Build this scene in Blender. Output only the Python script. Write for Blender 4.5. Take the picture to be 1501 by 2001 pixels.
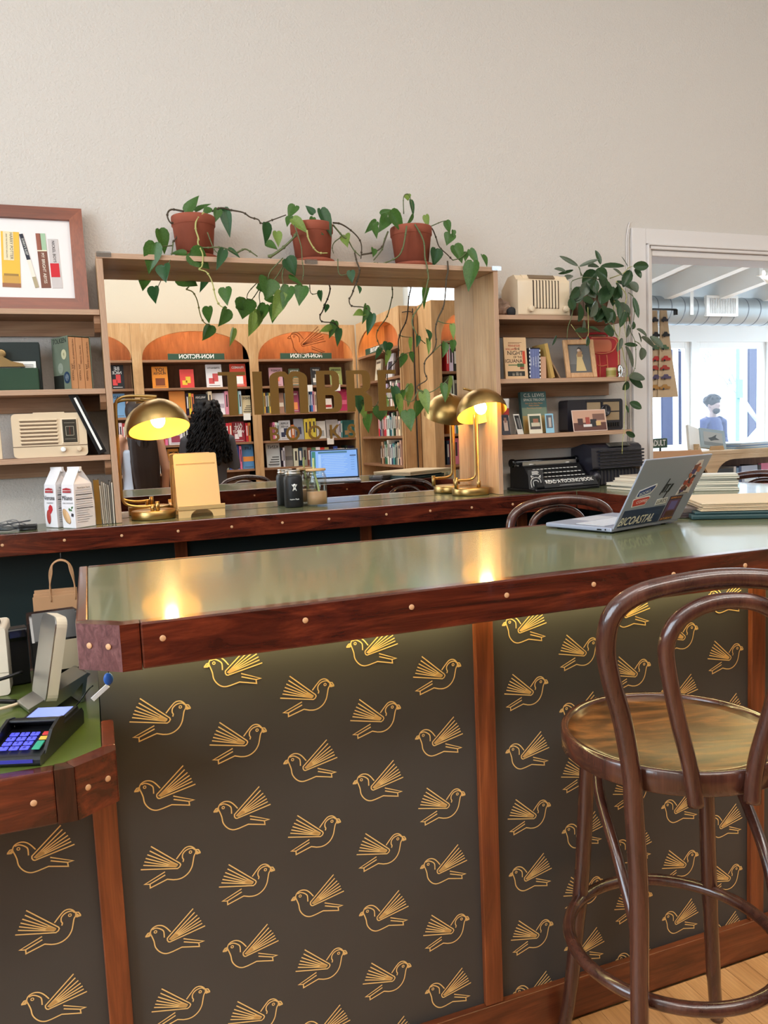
import bpy, math, random
from mathutils import Matrix, Vector
random.seed(11)
for o in list(bpy.data.objects): bpy.data.objects.remove(o)
SC = bpy.context.scene
COL = SC.collection
R = math.radians

# ------------------------------------------------------------------ camera
def make_camera():
    cd = bpy.data.cameras.new('camera'); co = bpy.data.objects.new('camera', cd); COL.objects.link(co)
    yaw, pit, rol = R(20.2515), R(5.7895), R(-2.3936)
    fw = Vector((math.sin(yaw)*math.cos(pit), math.cos(yaw)*math.cos(pit), -math.sin(pit)))
    ri = Vector((math.cos(yaw), -math.sin(yaw), 0)); up = ri.cross(fw)
    r2 = math.cos(rol)*ri + math.sin(rol)*up; u2 = -math.sin(rol)*ri + math.cos(rol)*up
    m = Matrix.Identity(4)
    for i in range(3):
        m[i][0], m[i][1], m[i][2] = r2[i], u2[i], -fw[i]
    m[2][3] = 1.345
    co.matrix_world = m
    cd.sensor_fit = 'VERTICAL'; cd.sensor_height = 36.0; cd.lens = 36.0*1547.57/2001.0
    cd.clip_start = 0.02; cd.clip_end = 200
    SC.camera = co
make_camera()

# ------------------------------------------------------------------ world, lights, exposure
SC.view_settings.view_transform = 'Standard'
SC.view_settings.look = 'None'
SC.view_settings.exposure = 0.0
SC.view_settings.gamma = 1.0
SC.view_settings.use_curve_mapping = False
W = bpy.data.worlds.new('sky'); SC.world = W; W.use_nodes = True
bg = W.node_tree.nodes['Background']
bg.inputs[0].default_value = (0.74, 0.88, 1.0, 1); bg.inputs[1].default_value = 9.0

def area(name, loc, rot, sx, sy, power, col, portal=False):
    l = bpy.data.lights.new(name, 'AREA'); l.shape = 'RECTANGLE'; l.size = sx; l.size_y = sy
    l.energy = power; l.color = col
    if portal: l.cycles.is_portal = True
    o = bpy.data.objects.new(name, l); COL.objects.link(o); o.location = loc; o.rotation_euler = rot
    return o
# the shop's linear ceiling lamps under its 4 m ceiling
area('ceiling_light_a', (-0.7, 0.5, 3.9), (0, 0, 0), 2.2, 1.0, 34, (1.0, 0.96, 0.91))
area('ceiling_light_b', (2.4, 0.5, 3.9), (0, 0, 0), 2.2, 1.0, 30, (1.0, 0.97, 0.93))
area('ceiling_light_c', (1.2, -0.8, 3.9), (0, 0, 0), 3.6, 0.7, 84, (1.0, 0.94, 0.86))
area('front_room_fill', (6.2, 5.3, 2.5), (0, 0, 0), 4.0, 1.6, 90, (0.92, 0.98, 1.0))  # broad fill added to brighten the front room beyond its spotlight
# sky portals in the window openings, the last one added for light
area('portal_left_window', (-2.62, 0.3, 2.2), (0, R(-90), 0), 2.2, 3.0, 1, (1, 1, 1), True)
area('portal_high_window', (4.0, -2.0, 2.9), (R(90), 0, 0), 1.4, 1.2, 1, (1, 1, 1), True)
area('portal_street_window', (6.9, 7.26, 1.6), (R(-90), 0, 0), 3.4, 1.2, 1, (1, 1, 1), True)
area('portal_added_window', (9.62, 5.2, 1.5), (0, R(90), 0), 2.2, 3.3, 1, (1, 1, 1), True)

# ------------------------------------------------------------------ materials
MATS = {}
def _nt(name):
    m = bpy.data.materials.new(name); m.use_nodes = True
    return m, m.node_tree, m.node_tree.nodes['Principled BSDF']
def lin(r, g, b):
    f = lambda c: (c/255/12.92) if c/255 <= .04045 else ((c/255+.055)/1.055)**2.4
    return (f(r), f(g), f(b))
def mat(name, rgb, rough=.5, metal=0., coat=0., spec=.5, emit=None, es=0., trans=0., ior=1.45, vary=0., bump=0., bscale=60, alpha=1, subs=0):
    """plain coloured surface; rgb is sRGB 0-255; vary adds a soft procedural mottling, bump a fine relief"""
    key = name
    if key in MATS: return MATS[key]
    m, t, p = _nt(name); c = lin(*rgb)
    p.inputs['Base Color'].default_value = (*c, 1); p.inputs['Roughness'].default_value = rough
    p.inputs['Metallic'].default_value = metal; p.inputs['Coat Weight'].default_value = coat
    p.inputs['Coat Roughness'].default_value = .08
    p.inputs['Specular IOR Level'].default_value = spec
    p.inputs['Transmission Weight'].default_value = trans; p.inputs['IOR'].default_value = ior
    if subs: p.inputs['Subsurface Weight'].default_value = subs
    if emit: p.inputs['Emission Color'].default_value = (*lin(*emit), 1); p.inputs['Emission Strength'].default_value = es
    if vary or bump:
        tc = t.nodes.new('ShaderNodeTexCoord')
        n = t.nodes.new('ShaderNodeTexNoise'); n.inputs['Scale'].default_value = bscale; n.inputs['Detail'].default_value = 4
        t.links.new(tc.outputs['Object'], n.inputs['Vector'])
        if vary:
            n2 = t.nodes.new('ShaderNodeTexNoise'); n2.inputs['Scale'].default_value = bscale*.2; n2.inputs['Detail'].default_value = 3
            t.links.new(tc.outputs['Object'], n2.inputs['Vector'])
            cr = t.nodes.new('ShaderNodeValToRGB')
            cr.color_ramp.elements[0].position = .3; cr.color_ramp.elements[1].position = .7
            cr.color_ramp.elements[0].color = (*[x*(1-vary) for x in c], 1); cr.color_ramp.elements[1].color = (*[min(1, x*(1+vary)) for x in c], 1)
            t.links.new(n2.outputs['Fac'], cr.inputs['Fac']); t.links.new(cr.outputs['Color'], p.inputs['Base Color'])
        if bump:
            b = t.nodes.new('ShaderNodeBump'); b.inputs['Strength'].default_value = bump; b.inputs['Distance'].default_value = .004
            t.links.new(n.outputs['Fac'], b.inputs['Height']); t.links.new(b.outputs['Normal'], p.inputs['Normal'])
    MATS[key] = m
    return m
def wood(name, dark, mid, light, axis='x', scale=9., stretch=14., rough=.35, coat=0., dist=1.2, ramp=(.28, .5, .72)):
    """grained wood: noise stretched along one axis, with fine pores"""
    if name in MATS: return MATS[name]
    m, t, p = _nt(name)
    tc = t.nodes.new('ShaderNodeTexCoord'); mp = t.nodes.new('ShaderNodeMapping')
    s = [scale]*3; s['xyz'.index(axis)] = scale/stretch
    mp.inputs['Scale'].default_value = s
    t.links.new(tc.outputs['Object'], mp.inputs['Vector'])
    n = t.nodes.new('ShaderNodeTexNoise'); n.inputs['Scale'].default_value = 2.2; n.inputs['Detail'].default_value = 7
    n.inputs['Roughness'].default_value = .62; n.inputs['Distortion'].default_value = dist
    t.links.new(mp.outputs['Vector'], n.inputs['Vector'])
    cr = t.nodes.new('ShaderNodeValToRGB'); e = cr.color_ramp.elements
    e[0].position = ramp[0]; e[0].color = (*lin(*dark), 1); e[1].position = ramp[2]; e[1].color = (*lin(*light), 1)
    k = e.new(ramp[1]); k.color = (*lin(*mid), 1)
    t.links.new(n.outputs['Fac'], cr.inputs['Fac'])
    mp2 = t.nodes.new('ShaderNodeMapping'); s2 = [scale*22]*3; s2['xyz'.index(axis)] = scale*.5
    mp2.inputs['Scale'].default_value = s2; t.links.new(tc.outputs['Object'], mp2.inputs['Vector'])
    n2 = t.nodes.new('ShaderNodeTexNoise'); n2.inputs['Scale'].default_value = 1.5; n2.inputs['Detail'].default_value = 2
    t.links.new(mp2.outputs['Vector'], n2.inputs['Vector'])
    mx = t.nodes.new('ShaderNodeMixRGB'); mx.blend_type = 'MULTIPLY'; mx.inputs[0].default_value = .35
    c2 = t.nodes.new('ShaderNodeValToRGB'); c2.color_ramp.elements[0].position = .3; c2.color_ramp.elements[0].color = (.45, .4, .38, 1); c2.color_ramp.elements[1].position = .6
    t.links.new(n2.outputs['Fac'], c2.inputs['Fac'])
    t.links.new(cr.outputs['Color'], mx.inputs[1]); t.links.new(c2.outputs['Color'], mx.inputs[2])
    t.links.new(mx.outputs['Color'], p.inputs['Base Color'])
    p.inputs['Roughness'].default_value = rough; p.inputs['Coat Weight'].default_value = coat; p.inputs['Coat Roughness'].default_value = .1
    b = t.nodes.new('ShaderNodeBump'); b.inputs['Strength'].default_value = .12; b.inputs['Distance'].default_value = .002
    t.links.new(n2.outputs['Fac'], b.inputs['Height']); t.links.new(b.outputs['Normal'], p.inputs['Normal'])
    MATS[name] = m
    return m
def ply_edge(name, axis, freq=230):
    """sawn edge of plywood: thin alternating layers across the board"""
    m, t, p = _nt(name)
    tc = t.nodes.new('ShaderNodeTexCoord')
    w = t.nodes.new('ShaderNodeTexWave'); w.bands_direction = axis; w.inputs['Scale'].default_value = freq/6.283*2; w.inputs['Distortion'].default_value = .6
    w.inputs['Detail'].default_value = 1; w.inputs['Detail Scale'].default_value = .3
    t.links.new(tc.outputs['Object'], w.inputs['Vector'])
    cr = t.nodes.new('ShaderNodeValToRGB'); cr.color_ramp.elements[0].color = (*lin(150, 108, 82), 1); cr.color_ramp.elements[1].color = (*lin(206, 172, 142), 1)
    t.links.new(w.outputs['Fac'], cr.inputs['Fac']); t.links.new(cr.outputs['Color'], p.inputs['Base Color']); p.inputs['Roughness'].default_value = .55
    MATS[name] = m
    return m

M_WALL = mat('wall_plaster', (203, 194, 185), .9, bump=.75, bscale=130)
M_WALLC = mat('cream_wall_paint', (196, 188, 172), .9, bump=.3, bscale=120)
M_TRIM = mat('white_trim_paint', (216, 208, 203), .45)
M_WHITE = mat('white_paint', (236, 240, 240), .6)
M_WALNUT = wood('walnut_edge', (34, 12, 9), (82, 32, 20), (122, 52, 30), 'x', 8, 6, .22, .5, 2.2)
M_WALNUT_Y = wood('walnut_edge_lengthwise', (40, 15, 10), (88, 36, 22), (124, 58, 36), 'y', 8, 9, .25, .4, 1.6)
M_WALNUT_V = wood('walnut_stile', (84, 40, 20), (128, 66, 36), (160, 88, 48), 'z', 9, 10, .3, .3, 1.2)
M_WALNUT_B = wood('walnut_base', (78, 36, 20), (116, 60, 34), (146, 82, 48), 'x', 8, 8, .32, .2, 1.4)
M_END_SHEEN = wood('walnut_end_sheen', (70, 34, 36), (104, 62, 62), (128, 86, 84), 'z', 40, 1.5, .3, .3, .8)  # end grain tinted purple-grey for the light reflected on the chamfer
M_PLUG = mat('maple_plug', (206, 158, 116), .5)
M_PLY = wood('plywood_face', (176, 132, 88), (198, 156, 110), (214, 176, 132), 'z', 5, 6, .42, .1, 1.0, (.25, .5, .75))
M_PLYX = wood('plywood_face_long', (170, 126, 84), (192, 150, 106), (210, 172, 128), 'x', 5, 6, .42, .1, 1.0, (.25, .5, .75))
M_PLYD = wood('shelf_plywood', (146, 104, 74), (166, 124, 92), (186, 146, 112), 'x', 6, 7, .5, 0, 1.0, (.25, .5, .75))
M_EDGE_X = ply_edge('plywood_edge_upright', 'X')
M_EDGE_Z = ply_edge('plywood_edge_flat', 'Z')
M_CASE = wood('bookcase_plywood', (172, 130, 86), (198, 156, 108), (216, 180, 134), 'z', 4, 5, .45, .1, 1.2, (.25, .5, .75))
M_CASEX = wood('bookcase_shelf_wood', (128, 90, 64), (150, 110, 80), (170, 130, 98), 'x', 4, 6, .5, 0, 1.0, (.25, .5, .75))
M_CASEB = wood('bookcase_back', (116, 78, 56), (138, 96, 70), (158, 114, 84), 'z', 6, 5, .6, 0, 1.0, (.25, .5, .75))
M_SEAT = wood('stool_seat_ply', (48, 26, 13), (88, 52, 26), (124, 78, 40), 'x', 5, 3.5, .3, .3, 3.0, (.34, .5, .64))
M_BENT = wood('bentwood_stain', (50, 27, 22), (74, 42, 33), (92, 54, 42), 'z', 14, 8, .22, .6, .6)
M_FLOOR = wood('floor_oak', (164, 112, 68), (190, 140, 92), (210, 164, 114), 'y', 6, 8, .4, .15, 1.0, (.25, .5, .75))
M_LINO = mat('green_counter_surface', (106, 110, 80), .27, coat=.4, vary=.07, bscale=9)
M_LINO2 = mat('green_counter_shaded', (76, 88, 36), .3, coat=.25, vary=.06, bscale=9)  # olive darkened for the shade beneath the bar
M_PANEL = mat('charcoal_panel_paper', (72, 70, 67), .42, vary=.05, bscale=30, spec=.4)
M_FOIL = mat('gold_foil_print', (244, 204, 132), .42)
M_MIRROR = mat('mirror_glass', (238, 236, 232), .0, metal=1)
M_GOLDV = mat('bronze_vinyl', (112, 80, 34), .5, spec=.2)
M_BRASS = mat('brushed_brass', (176, 144, 90), .34, metal=1, bump=.03, bscale=200)
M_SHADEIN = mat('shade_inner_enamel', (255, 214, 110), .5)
M_TERRA = mat('terracotta', (146, 74, 52), .8, vary=.14, bump=.25, bscale=60)
M_VINE = mat('vine_green', (92, 100, 62), .6)
M_VINEB = mat('vine_brown', (72, 60, 44), .7)
M_VINEY = mat('vine_pale', (170, 166, 100), .6)
M_CREAM = mat('cream_bakelite', (222, 198, 166), .32, coat=.3, vary=.03, bscale=20)
M_CREAMD = mat('cream_bakelite_groove', (120, 96, 74), .6)
M_BLK = mat('black_plastic', (20, 20, 22), .35)
M_BLKG = mat('black_gloss', (16, 16, 20), .16, coat=.4)
M_BAKE = mat('dark_bakelite', (38, 36, 44), .3, coat=.3)
M_PAPER = mat('book_pages', (226, 216, 196), .8)
M_WHT = mat('white_print', (240, 238, 232), .6)
M_CARD = mat('kraft_paper', (176, 134, 96), .8, vary=.05, bscale=40)
M_STEEL = mat('brushed_steel', (190, 188, 184), .32, metal=1)
M_COFFEE = mat('milky_coffee', (206, 158, 118), .4)
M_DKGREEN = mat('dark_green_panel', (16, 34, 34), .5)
M_SIGN = mat('green_sign_board', (52, 80, 62), .5)
M_GREENBOX = mat('green_cloth_box', (36, 62, 40), .7, vary=.06, bscale=60)
def thin_glass(name, tint, gloss=.08, edge=.6):
    m, t, p = _nt(name); t.nodes.remove(p)
    out = t.nodes['Material Output']; tr = t.nodes.new('ShaderNodeBsdfTransparent'); tr.inputs[0].default_value = (*lin(*tint), 1)
    gl = t.nodes.new('ShaderNodeBsdfGlossy'); gl.inputs['Roughness'].default_value = .03
    lw = t.nodes.new('ShaderNodeLayerWeight'); lw.inputs[0].default_value = .12
    ad = t.nodes.new('ShaderNodeMath'); ad.operation = 'MULTIPLY_ADD'; ad.inputs[1].default_value = edge; ad.inputs[2].default_value = gloss; t.links.new(lw.outputs['Facing'], ad.inputs[0])
    mx = t.nodes.new('ShaderNodeMixShader'); t.links.new(ad.outputs[0], mx.inputs[0]); t.links.new(tr.outputs[0], mx.inputs[1]); t.links.new(gl.outputs[0], mx.inputs[2])
    t.links.new(mx.outputs[0], out.inputs[0]); MATS[name] = m
    return m
M_PANE = thin_glass('window_pane', (250, 252, 255), .01, .08)
M_GLASS = thin_glass('drinking_glass_wall', (246, 248, 246), .02)
M_CLEAR = thin_glass('clear_acrylic_thin', (214, 216, 220), .1, .15)
def leaf_mat(name, rgb, rough, vary):
    m = mat(name, rgb, rough, vary=vary, bscale=90); t = m.node_tree; p = t.nodes['Principled BSDF']
    if t.nodes.get('Translucent BSDF'): return m
    tr = t.nodes.new('ShaderNodeBsdfTranslucent'); tr.inputs[0].default_value = (*[min(1, c*1.5) for c in lin(*rgb)], 1)
    mx = t.nodes.new('ShaderNodeMixShader'); mx.inputs[0].default_value = .35
    t.links.new(p.outputs[0], mx.inputs[1]); t.links.new(tr.outputs[0], mx.inputs[2]); t.links.new(mx.outputs[0], t.nodes['Material Output'].inputs[0])
    return m
M_LEAF = leaf_mat('pothos_leaf', (70, 106, 46), .36, .35)
M_LEAF2 = leaf_mat('pothos_leaf_pale', (122, 146, 68), .4, .3)
M_LEAF3 = leaf_mat('pothos_leaf_dark', (50, 88, 50), .34, .3)
M_HOYA = leaf_mat('hoya_leaf', (56, 80, 50), .25, .3)
M_HOYA2 = leaf_mat('hoya_leaf_grey', (96, 106, 88), .25, .2)
def cmat(rgb, rough=.5):
    return mat('paint_%d_%d_%d' % tuple(rgb), rgb, rough)

# ------------------------------------------------------------------ mesh helpers
class MB:
    def __init__(s): s.v = []; s.f = []; s.m = []; s.sm = []
    def add(s, vs, fs, m=0, smooth=False, X=None):
        b = len(s.v)
        s.v += [tuple(X @ Vector(p)) for p in vs] if X else [tuple(p) for p in vs]
        for f in fs: s.f.append([i+b for i in f]); s.m.append(m); s.sm.append(smooth)
        return s
    def box(s, x0, x1, y0, y1, z0, z1, m=0, front=None, top=None, X=None):
        v = [(x0,y0,z0),(x1,y0,z0),(x1,y1,z0),(x0,y1,z0),(x0,y0,z1),(x1,y0,z1),(x1,y1,z1),(x0,y1,z1)]
        fs = [(0,3,2,1),(4,5,6,7),(0,1,5,4),(1,2,6,5),(2,3,7,6),(3,0,4,7)]
        s.add(v, fs, m, False, X)
        if front is not None: s.m[-4] = front
        if top is not None: s.m[-5] = top
        return s
    def prism(s, poly, plane, a, b, m=0, X=None, smooth=False):
        """polygon in plane 'xy' / 'xz' / 'yz' extruded between a and b on the third axis"""
        n = len(poly)
        f = {'xy': lambda p, c: (p[0], p[1], c), 'xz': lambda p, c: (p[0], c, p[1]), 'yz': lambda p, c: (c, p[0], p[1])}[plane]
        v = [f(p, a) for p in poly] + [f(p, b) for p in poly]
        fs = [list(range(n))[::-1], list(range(n, 2*n))]
        s.add(v, fs, m, False, X)
        s.add(v, [(i, (i+1) % n, n+(i+1) % n, n+i) for i in range(n)], m, smooth, X)
        return s
    def lathe(s, prof, seg=24, c=(0,0,0), m=0, X=None, smooth=True, cap=True):
        v = []; fs = []
        for r, z in prof:
            for k in range(seg):
                a = 2*math.pi*k/seg; v.append((c[0]+r*math.cos(a), c[1]+r*math.sin(a), c[2]+z))
        for i in range(len(prof)-1):
            for k in range(seg):
                k2 = (k+1) % seg; fs.append((i*seg+k, i*seg+k2, (i+1)*seg+k2, (i+1)*seg+k))
        s.add(v, fs, m, smooth, X)
        if cap:
            b = len(s.v)-len(v)
            if prof[0][0] > 1e-6: s.f.append([b+k for k in range(seg)][::-1]); s.m.append(m); s.sm.append(False)
            if prof[-1][0] > 1e-6: s.f.append([b+(len(prof)-1)*seg+k for k in range(seg)]); s.m.append(m); s.sm.append(False)
        return s
    def tube(s, pts, r, seg=8, closed=False, m=0, X=None, flat=None, cap=True):
        pts = [Vector(p) for p in pts]; n = len(pts)
        rs = r if isinstance(r, (list, tuple)) else [r]*n
        tang = []
        for i in range(n):
            a = pts[(i-1) % n] if (closed or i > 0) else pts[0]
            b = pts[(i+1) % n] if (closed or i < n-1) else pts[-1]
            tang.append((b-a).normalized())
        up = Vector((0,0,1)) if abs(tang[0].z) < .9 else Vector((1,0,0))
        nrm = (up - tang[0]*up.dot(tang[0])).normalized()
        v = []
        for i in range(n):
            nrm = (nrm - tang[i]*nrm.dot(tang[i])).normalized(); bi = tang[i].cross(nrm)
            for k in range(seg):
                a = 2*math.pi*k/seg
                v.append(pts[i] + (nrm*math.cos(a) + bi*math.sin(a)*(flat or 1))*rs[i])
        fs = []
        for i in range(n if closed else n-1):
            j = (i+1) % n
            for k in range(seg):
                k2 = (k+1) % seg; fs.append((i*seg+k, i*seg+k2, j*seg+k2, j*seg+k))
        s.add(v, fs, m, True, X)
        if not closed and cap:
            b = len(s.v)-len(v)
            s.f.append([b+k for k in range(seg)][::-1]); s.m.append(m); s.sm.append(False)
            s.f.append([b+(n-1)*seg+k for k in range(seg)]); s.m.append(m); s.sm.append(False)
        return s
    def ball(s, c, rx, ry=None, rz=None, m=0, seg=16, rings=10, X=None):
        ry = ry or rx; rz = rz or rx
        v = [(c[0], c[1], c[2]-rz)]; fs = []
        for i in range(1, rings):
            t = -math.pi/2 + math.pi*i/rings
            for k in range(seg):
                a = 2*math.pi*k/seg; v.append((c[0]+rx*math.cos(t)*math.cos(a), c[1]+ry*math.cos(t)*math.sin(a), c[2]+rz*math.sin(t)))
        v.append((c[0], c[1], c[2]+rz)); T = len(v)-1
        for k in range(seg):
            k2 = (k+1) % seg; fs.append((0, 1+k2, 1+k)); fs.append((T, 1+(rings-2)*seg+k, 1+(rings-2)*seg+k2))
        for i in range(rings-2):
            for k in range(seg):
                k2 = (k+1) % seg; fs.append((1+i*seg+k, 1+i*seg+k2, 1+(i+1)*seg+k2, 1+(i+1)*seg+k))
        return s.add(v, fs, m, True, X)
    def mesh(s, name, mats):
        me = bpy.data.meshes.new(name); me.from_pydata(s.v, [], s.f)
        for mm in (mats if isinstance(mats, (list, tuple)) else [mats]): me.materials.append(mm)
        me.polygons.foreach_set('material_index', s.m); me.polygons.foreach_set('use_smooth', s.sm); me.update()
        return me
    def build(s, name, mats, parent=None, bevel=0, label=None, world=False, seg=2):
        o = bpy.data.objects.new(name, s.mesh(name, mats)); COL.objects.link(o)
        par(o, parent, world)
        if bevel:
            b = o.modifiers.new('bevel', 'BEVEL'); b.width = bevel; b.segments = seg; b.limit_method = 'ANGLE'; b.angle_limit = R(40)
            b.harden_normals = False
        if label: o['label'] = label
        return o
def par(o, parent, world=False):
    if parent is not None:
        o.parent = parent
        if world:
            o.matrix_parent_inverse = (parent.matrix_basis).inverted() if parent.parent is None else (parent.parent.matrix_basis @ parent.matrix_basis).inverted()
    return o
def tag(o, label, cat, group=None, kind=None):
    o['label'] = label; o['category'] = cat
    if group: o['group'] = group
    if kind: o['kind'] = kind
    return o
def struct(o, label=None):
    o['kind'] = 'structure'
    if label: o['label'] = label
    return o
def thing(name, loc, label, cat, rotz=0, group=None):
    o = bpy.data.objects.new(name, None); COL.objects.link(o); o.empty_display_size = .05
    o.location = loc; o.rotation_euler = (0, 0, rotz)
    o.matrix_basis = Matrix.Translation(loc) @ Matrix.Rotation(rotz, 4, 'Z')
    return tag(o, label, cat, group)
def copy_tree(o, parent=None):
    c = o.copy(); COL.objects.link(c)
    if parent is not None: c.parent = parent
    for ch in list(o.children): copy_tree(ch, c)
    return c
def place(o, loc, rotz=0):
    o.matrix_basis = Matrix.Translation(loc) @ Matrix.Rotation(rotz, 4, 'Z')
    return o
def text(body, size, X, m, parent, name='lettering', ext=.0006, align='CENTER', sx=1., shear=0, world=False, space=1., bold=0):
    cu = bpy.data.curves.new(name, 'FONT'); cu.body = body; cu.size = size; cu.extrude = ext; cu.align_x = align; cu.align_y = 'CENTER'
    cu.resolution_u = 3; cu.shear = shear; cu.space_character = space; cu.offset = bold
    tmp = bpy.data.objects.new('tmp', cu)
    me = bpy.data.meshes.new_from_object(tmp)
    bpy.data.objects.remove(tmp); bpy.data.curves.remove(cu)
    me.materials.clear(); me.materials.append(m)
    me.transform(X @ Matrix.Diagonal((sx, 1, 1, 1)))
    o = bpy.data.objects.new(name, me); COL.objects.link(o); par(o, parent, world)
    return o
FACE_N = Matrix.Rotation(R(90), 4, 'X')                       # text that reads from the -Y side
FACE_S = Matrix.Rotation(R(180), 4, 'Z') @ FACE_N            # text that reads from the +Y side
def T(x, y, z): return Matrix.Translation((x, y, z))
def smooth_path(pts, n=4, closed=False):
    """Catmull-Rom through points"""
    P = [Vector(p) for p in pts]; out = []
    m = len(P)
    for i in range(m if closed else m-1):
        p0 = P[(i-1) % m] if (closed or i > 0) else P[0]*2-P[1]
        p1 = P[i]; p2 = P[(i+1) % m]
        p3 = P[(i+2) % m] if (closed or i < m-2) else P[-1]*2-P[-2]
        for k in range(n):
            t = k/n
            out.append(.5*((2*p1) + (p2-p0)*t + (2*p0-5*p1+4*p2-p3)*t*t + (3*p1-p0-3*p2+p3)*t**3))
    if not closed: out.append(P[-1])
    return out
def rrect(x0, x1, z0, z1, r, n=4):
    out = []
    for cx, cz, a0 in ((x1-r, z0+r, -90), (x1-r, z1-r, 0), (x0+r, z1-r, 90), (x0+r, z0+r, 180)):
        for k in range(n+1):
            a = R(a0+90*k/n); out.append((cx+r*math.cos(a), cz+r*math.sin(a)))
    return out
LEAF_A=[(0.394,2.95,2.146,0.428,2.952,2.203,0.035),(0.426,2.98,2.16,0.472,2.969,2.186,0.022),(0.464,2.93,2.143,0.454,2.926,2.163,0.026),(0.503,2.95,2.164,0.49,2.937,2.124,0.024),(0.525,2.96,2.17,0.536,2.946,2.084,0.031),(0.29,2.93,2.079,0.308,2.939,2.012,0.044),(0.265,2.86,2.016,0.243,2.871,1.931,0.045),(0.289,2.85,1.94,0.286,2.827,1.892,0.04),(0.382,2.87,1.99,0.439,2.871,1.949,0.056),(0.371,2.88,1.986,0.326,2.882,1.991,0.026),(0.499,2.86,2.002,0.47,2.83,1.939,0.026),(0.517,2.88,2.009,0.553,2.872,1.985,0.021),(0.492,2.845,1.868,0.49,2.822,1.818,0.035),(0.495,2.845,1.796,0.471,2.837,1.743,0.042)]
LEAF_B=[(0.786,2.94,2.189,0.757,2.925,2.15,0.031),(0.864,2.97,2.172,0.84,2.976,2.2,0.021),(0.871,2.9,2.171,0.901,2.885,2.088,0.038),(0.76,2.89,2.129,0.8,2.866,2.084,0.03),(0.825,2.89,2.098,0.866,2.88,2.078,0.015),(0.84,2.9,2.14,0.825,2.881,2.103,0.018),(0.761,2.92,2.144,0.742,2.904,2.112,0.023),(0.667,2.93,2.119,0.671,2.939,2.056,0.037),(0.708,2.93,2.09,0.707,2.91,2.042,0.026),(0.664,2.92,2.043,0.697,2.907,2.029,0.031),(0.715,2.845,1.975,0.747,2.844,1.929,0.052),(0.723,2.845,1.909,0.777,2.856,1.888,0.029),(0.77,2.845,1.88,0.752,2.821,1.823,0.04),(0.959,2.845,1.941,0.958,2.837,1.903,0.023),(0.982,2.84,1.886,0.984,2.822,1.861,0.02),(0.645,2.84,1.902,0.636,2.815,1.84,0.065),(0.692,2.84,1.855,0.658,2.822,1.77,0.042),(0.723,2.85,1.879,0.693,2.823,1.814,0.038),(0.607,2.85,1.876,0.629,2.845,1.86,0.025),(0.589,2.84,1.784,0.577,2.818,1.726,0.021)]
LEAF_C=[(1.104,2.94,2.149,1.061,2.933,2.11,0.023),(1.082,2.92,2.13,1.084,2.893,2.084,0.023),(1.148,2.93,2.167,1.106,2.905,2.113,0.036),(1.149,2.9,2.179,1.197,2.908,2.113,0.038),(1.126,2.95,2.178,1.171,2.956,2.2,0.021),(1.248,2.97,2.268,1.252,2.973,2.248,0.021),(1.263,2.97,2.246,1.259,2.941,2.185,0.016),(1.251,2.93,2.18,1.227,2.924,2.141,0.018),(1.324,2.97,2.192,1.325,2.956,2.149,0.02),(1.408,2.96,2.172,1.421,2.959,2.131,0.023),(1.422,2.95,2.12,1.402,2.941,2.083,0.036),(1.43,2.94,2.132,1.427,2.936,2.107,0.015),(1.331,2.9,2.047,1.325,2.897,1.992,0.045),(1.421,2.92,2.068,1.446,2.907,2.011,0.041),(1.475,2.92,2.044,1.461,2.907,2.012,0.021),(1.48,2.9,2.05,1.498,2.874,1.993,0.023),(1.46,2.84,1.99,1.43,2.823,1.895,0.046),(1.534,2.9,2.031,1.54,2.873,1.989,0.023),(1.073,2.9,2.037,1.063,2.876,2.008,0.02),(0.971,2.93,2.09,0.965,2.9,2.05,0.031),(1.014,2.845,1.817,0.997,2.829,1.757,0.029),(1.036,2.845,1.786,1.018,2.85,1.72,0.026),(1.001,2.845,1.788,0.961,2.821,1.781,0.026),(1.251,2.84,1.728,1.257,2.811,1.692,0.034),(1.256,2.84,1.693,1.249,2.814,1.639,0.018),(1.362,2.84,1.75,1.361,2.828,1.697,0.017),(1.329,2.84,1.678,1.315,2.822,1.63,0.026),(1.363,2.84,1.688,1.363,2.843,1.646,0.02),(1.217,2.84,1.705,1.203,2.817,1.666,0.018),(1.106,2.84,1.513,1.114,2.828,1.442,0.04),(1.119,2.835,1.483,1.134,2.835,1.406,0.029),(1.202,2.835,1.457,1.204,2.844,1.399,0.05),(1.229,2.84,1.496,1.235,2.816,1.42,0.032),(1.156,2.83,1.421,1.154,2.8,1.358,0.041),(1.344,2.84,1.548,1.335,2.848,1.461,0.029),(1.316,2.84,1.521,1.311,2.818,1.463,0.023)]
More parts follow.
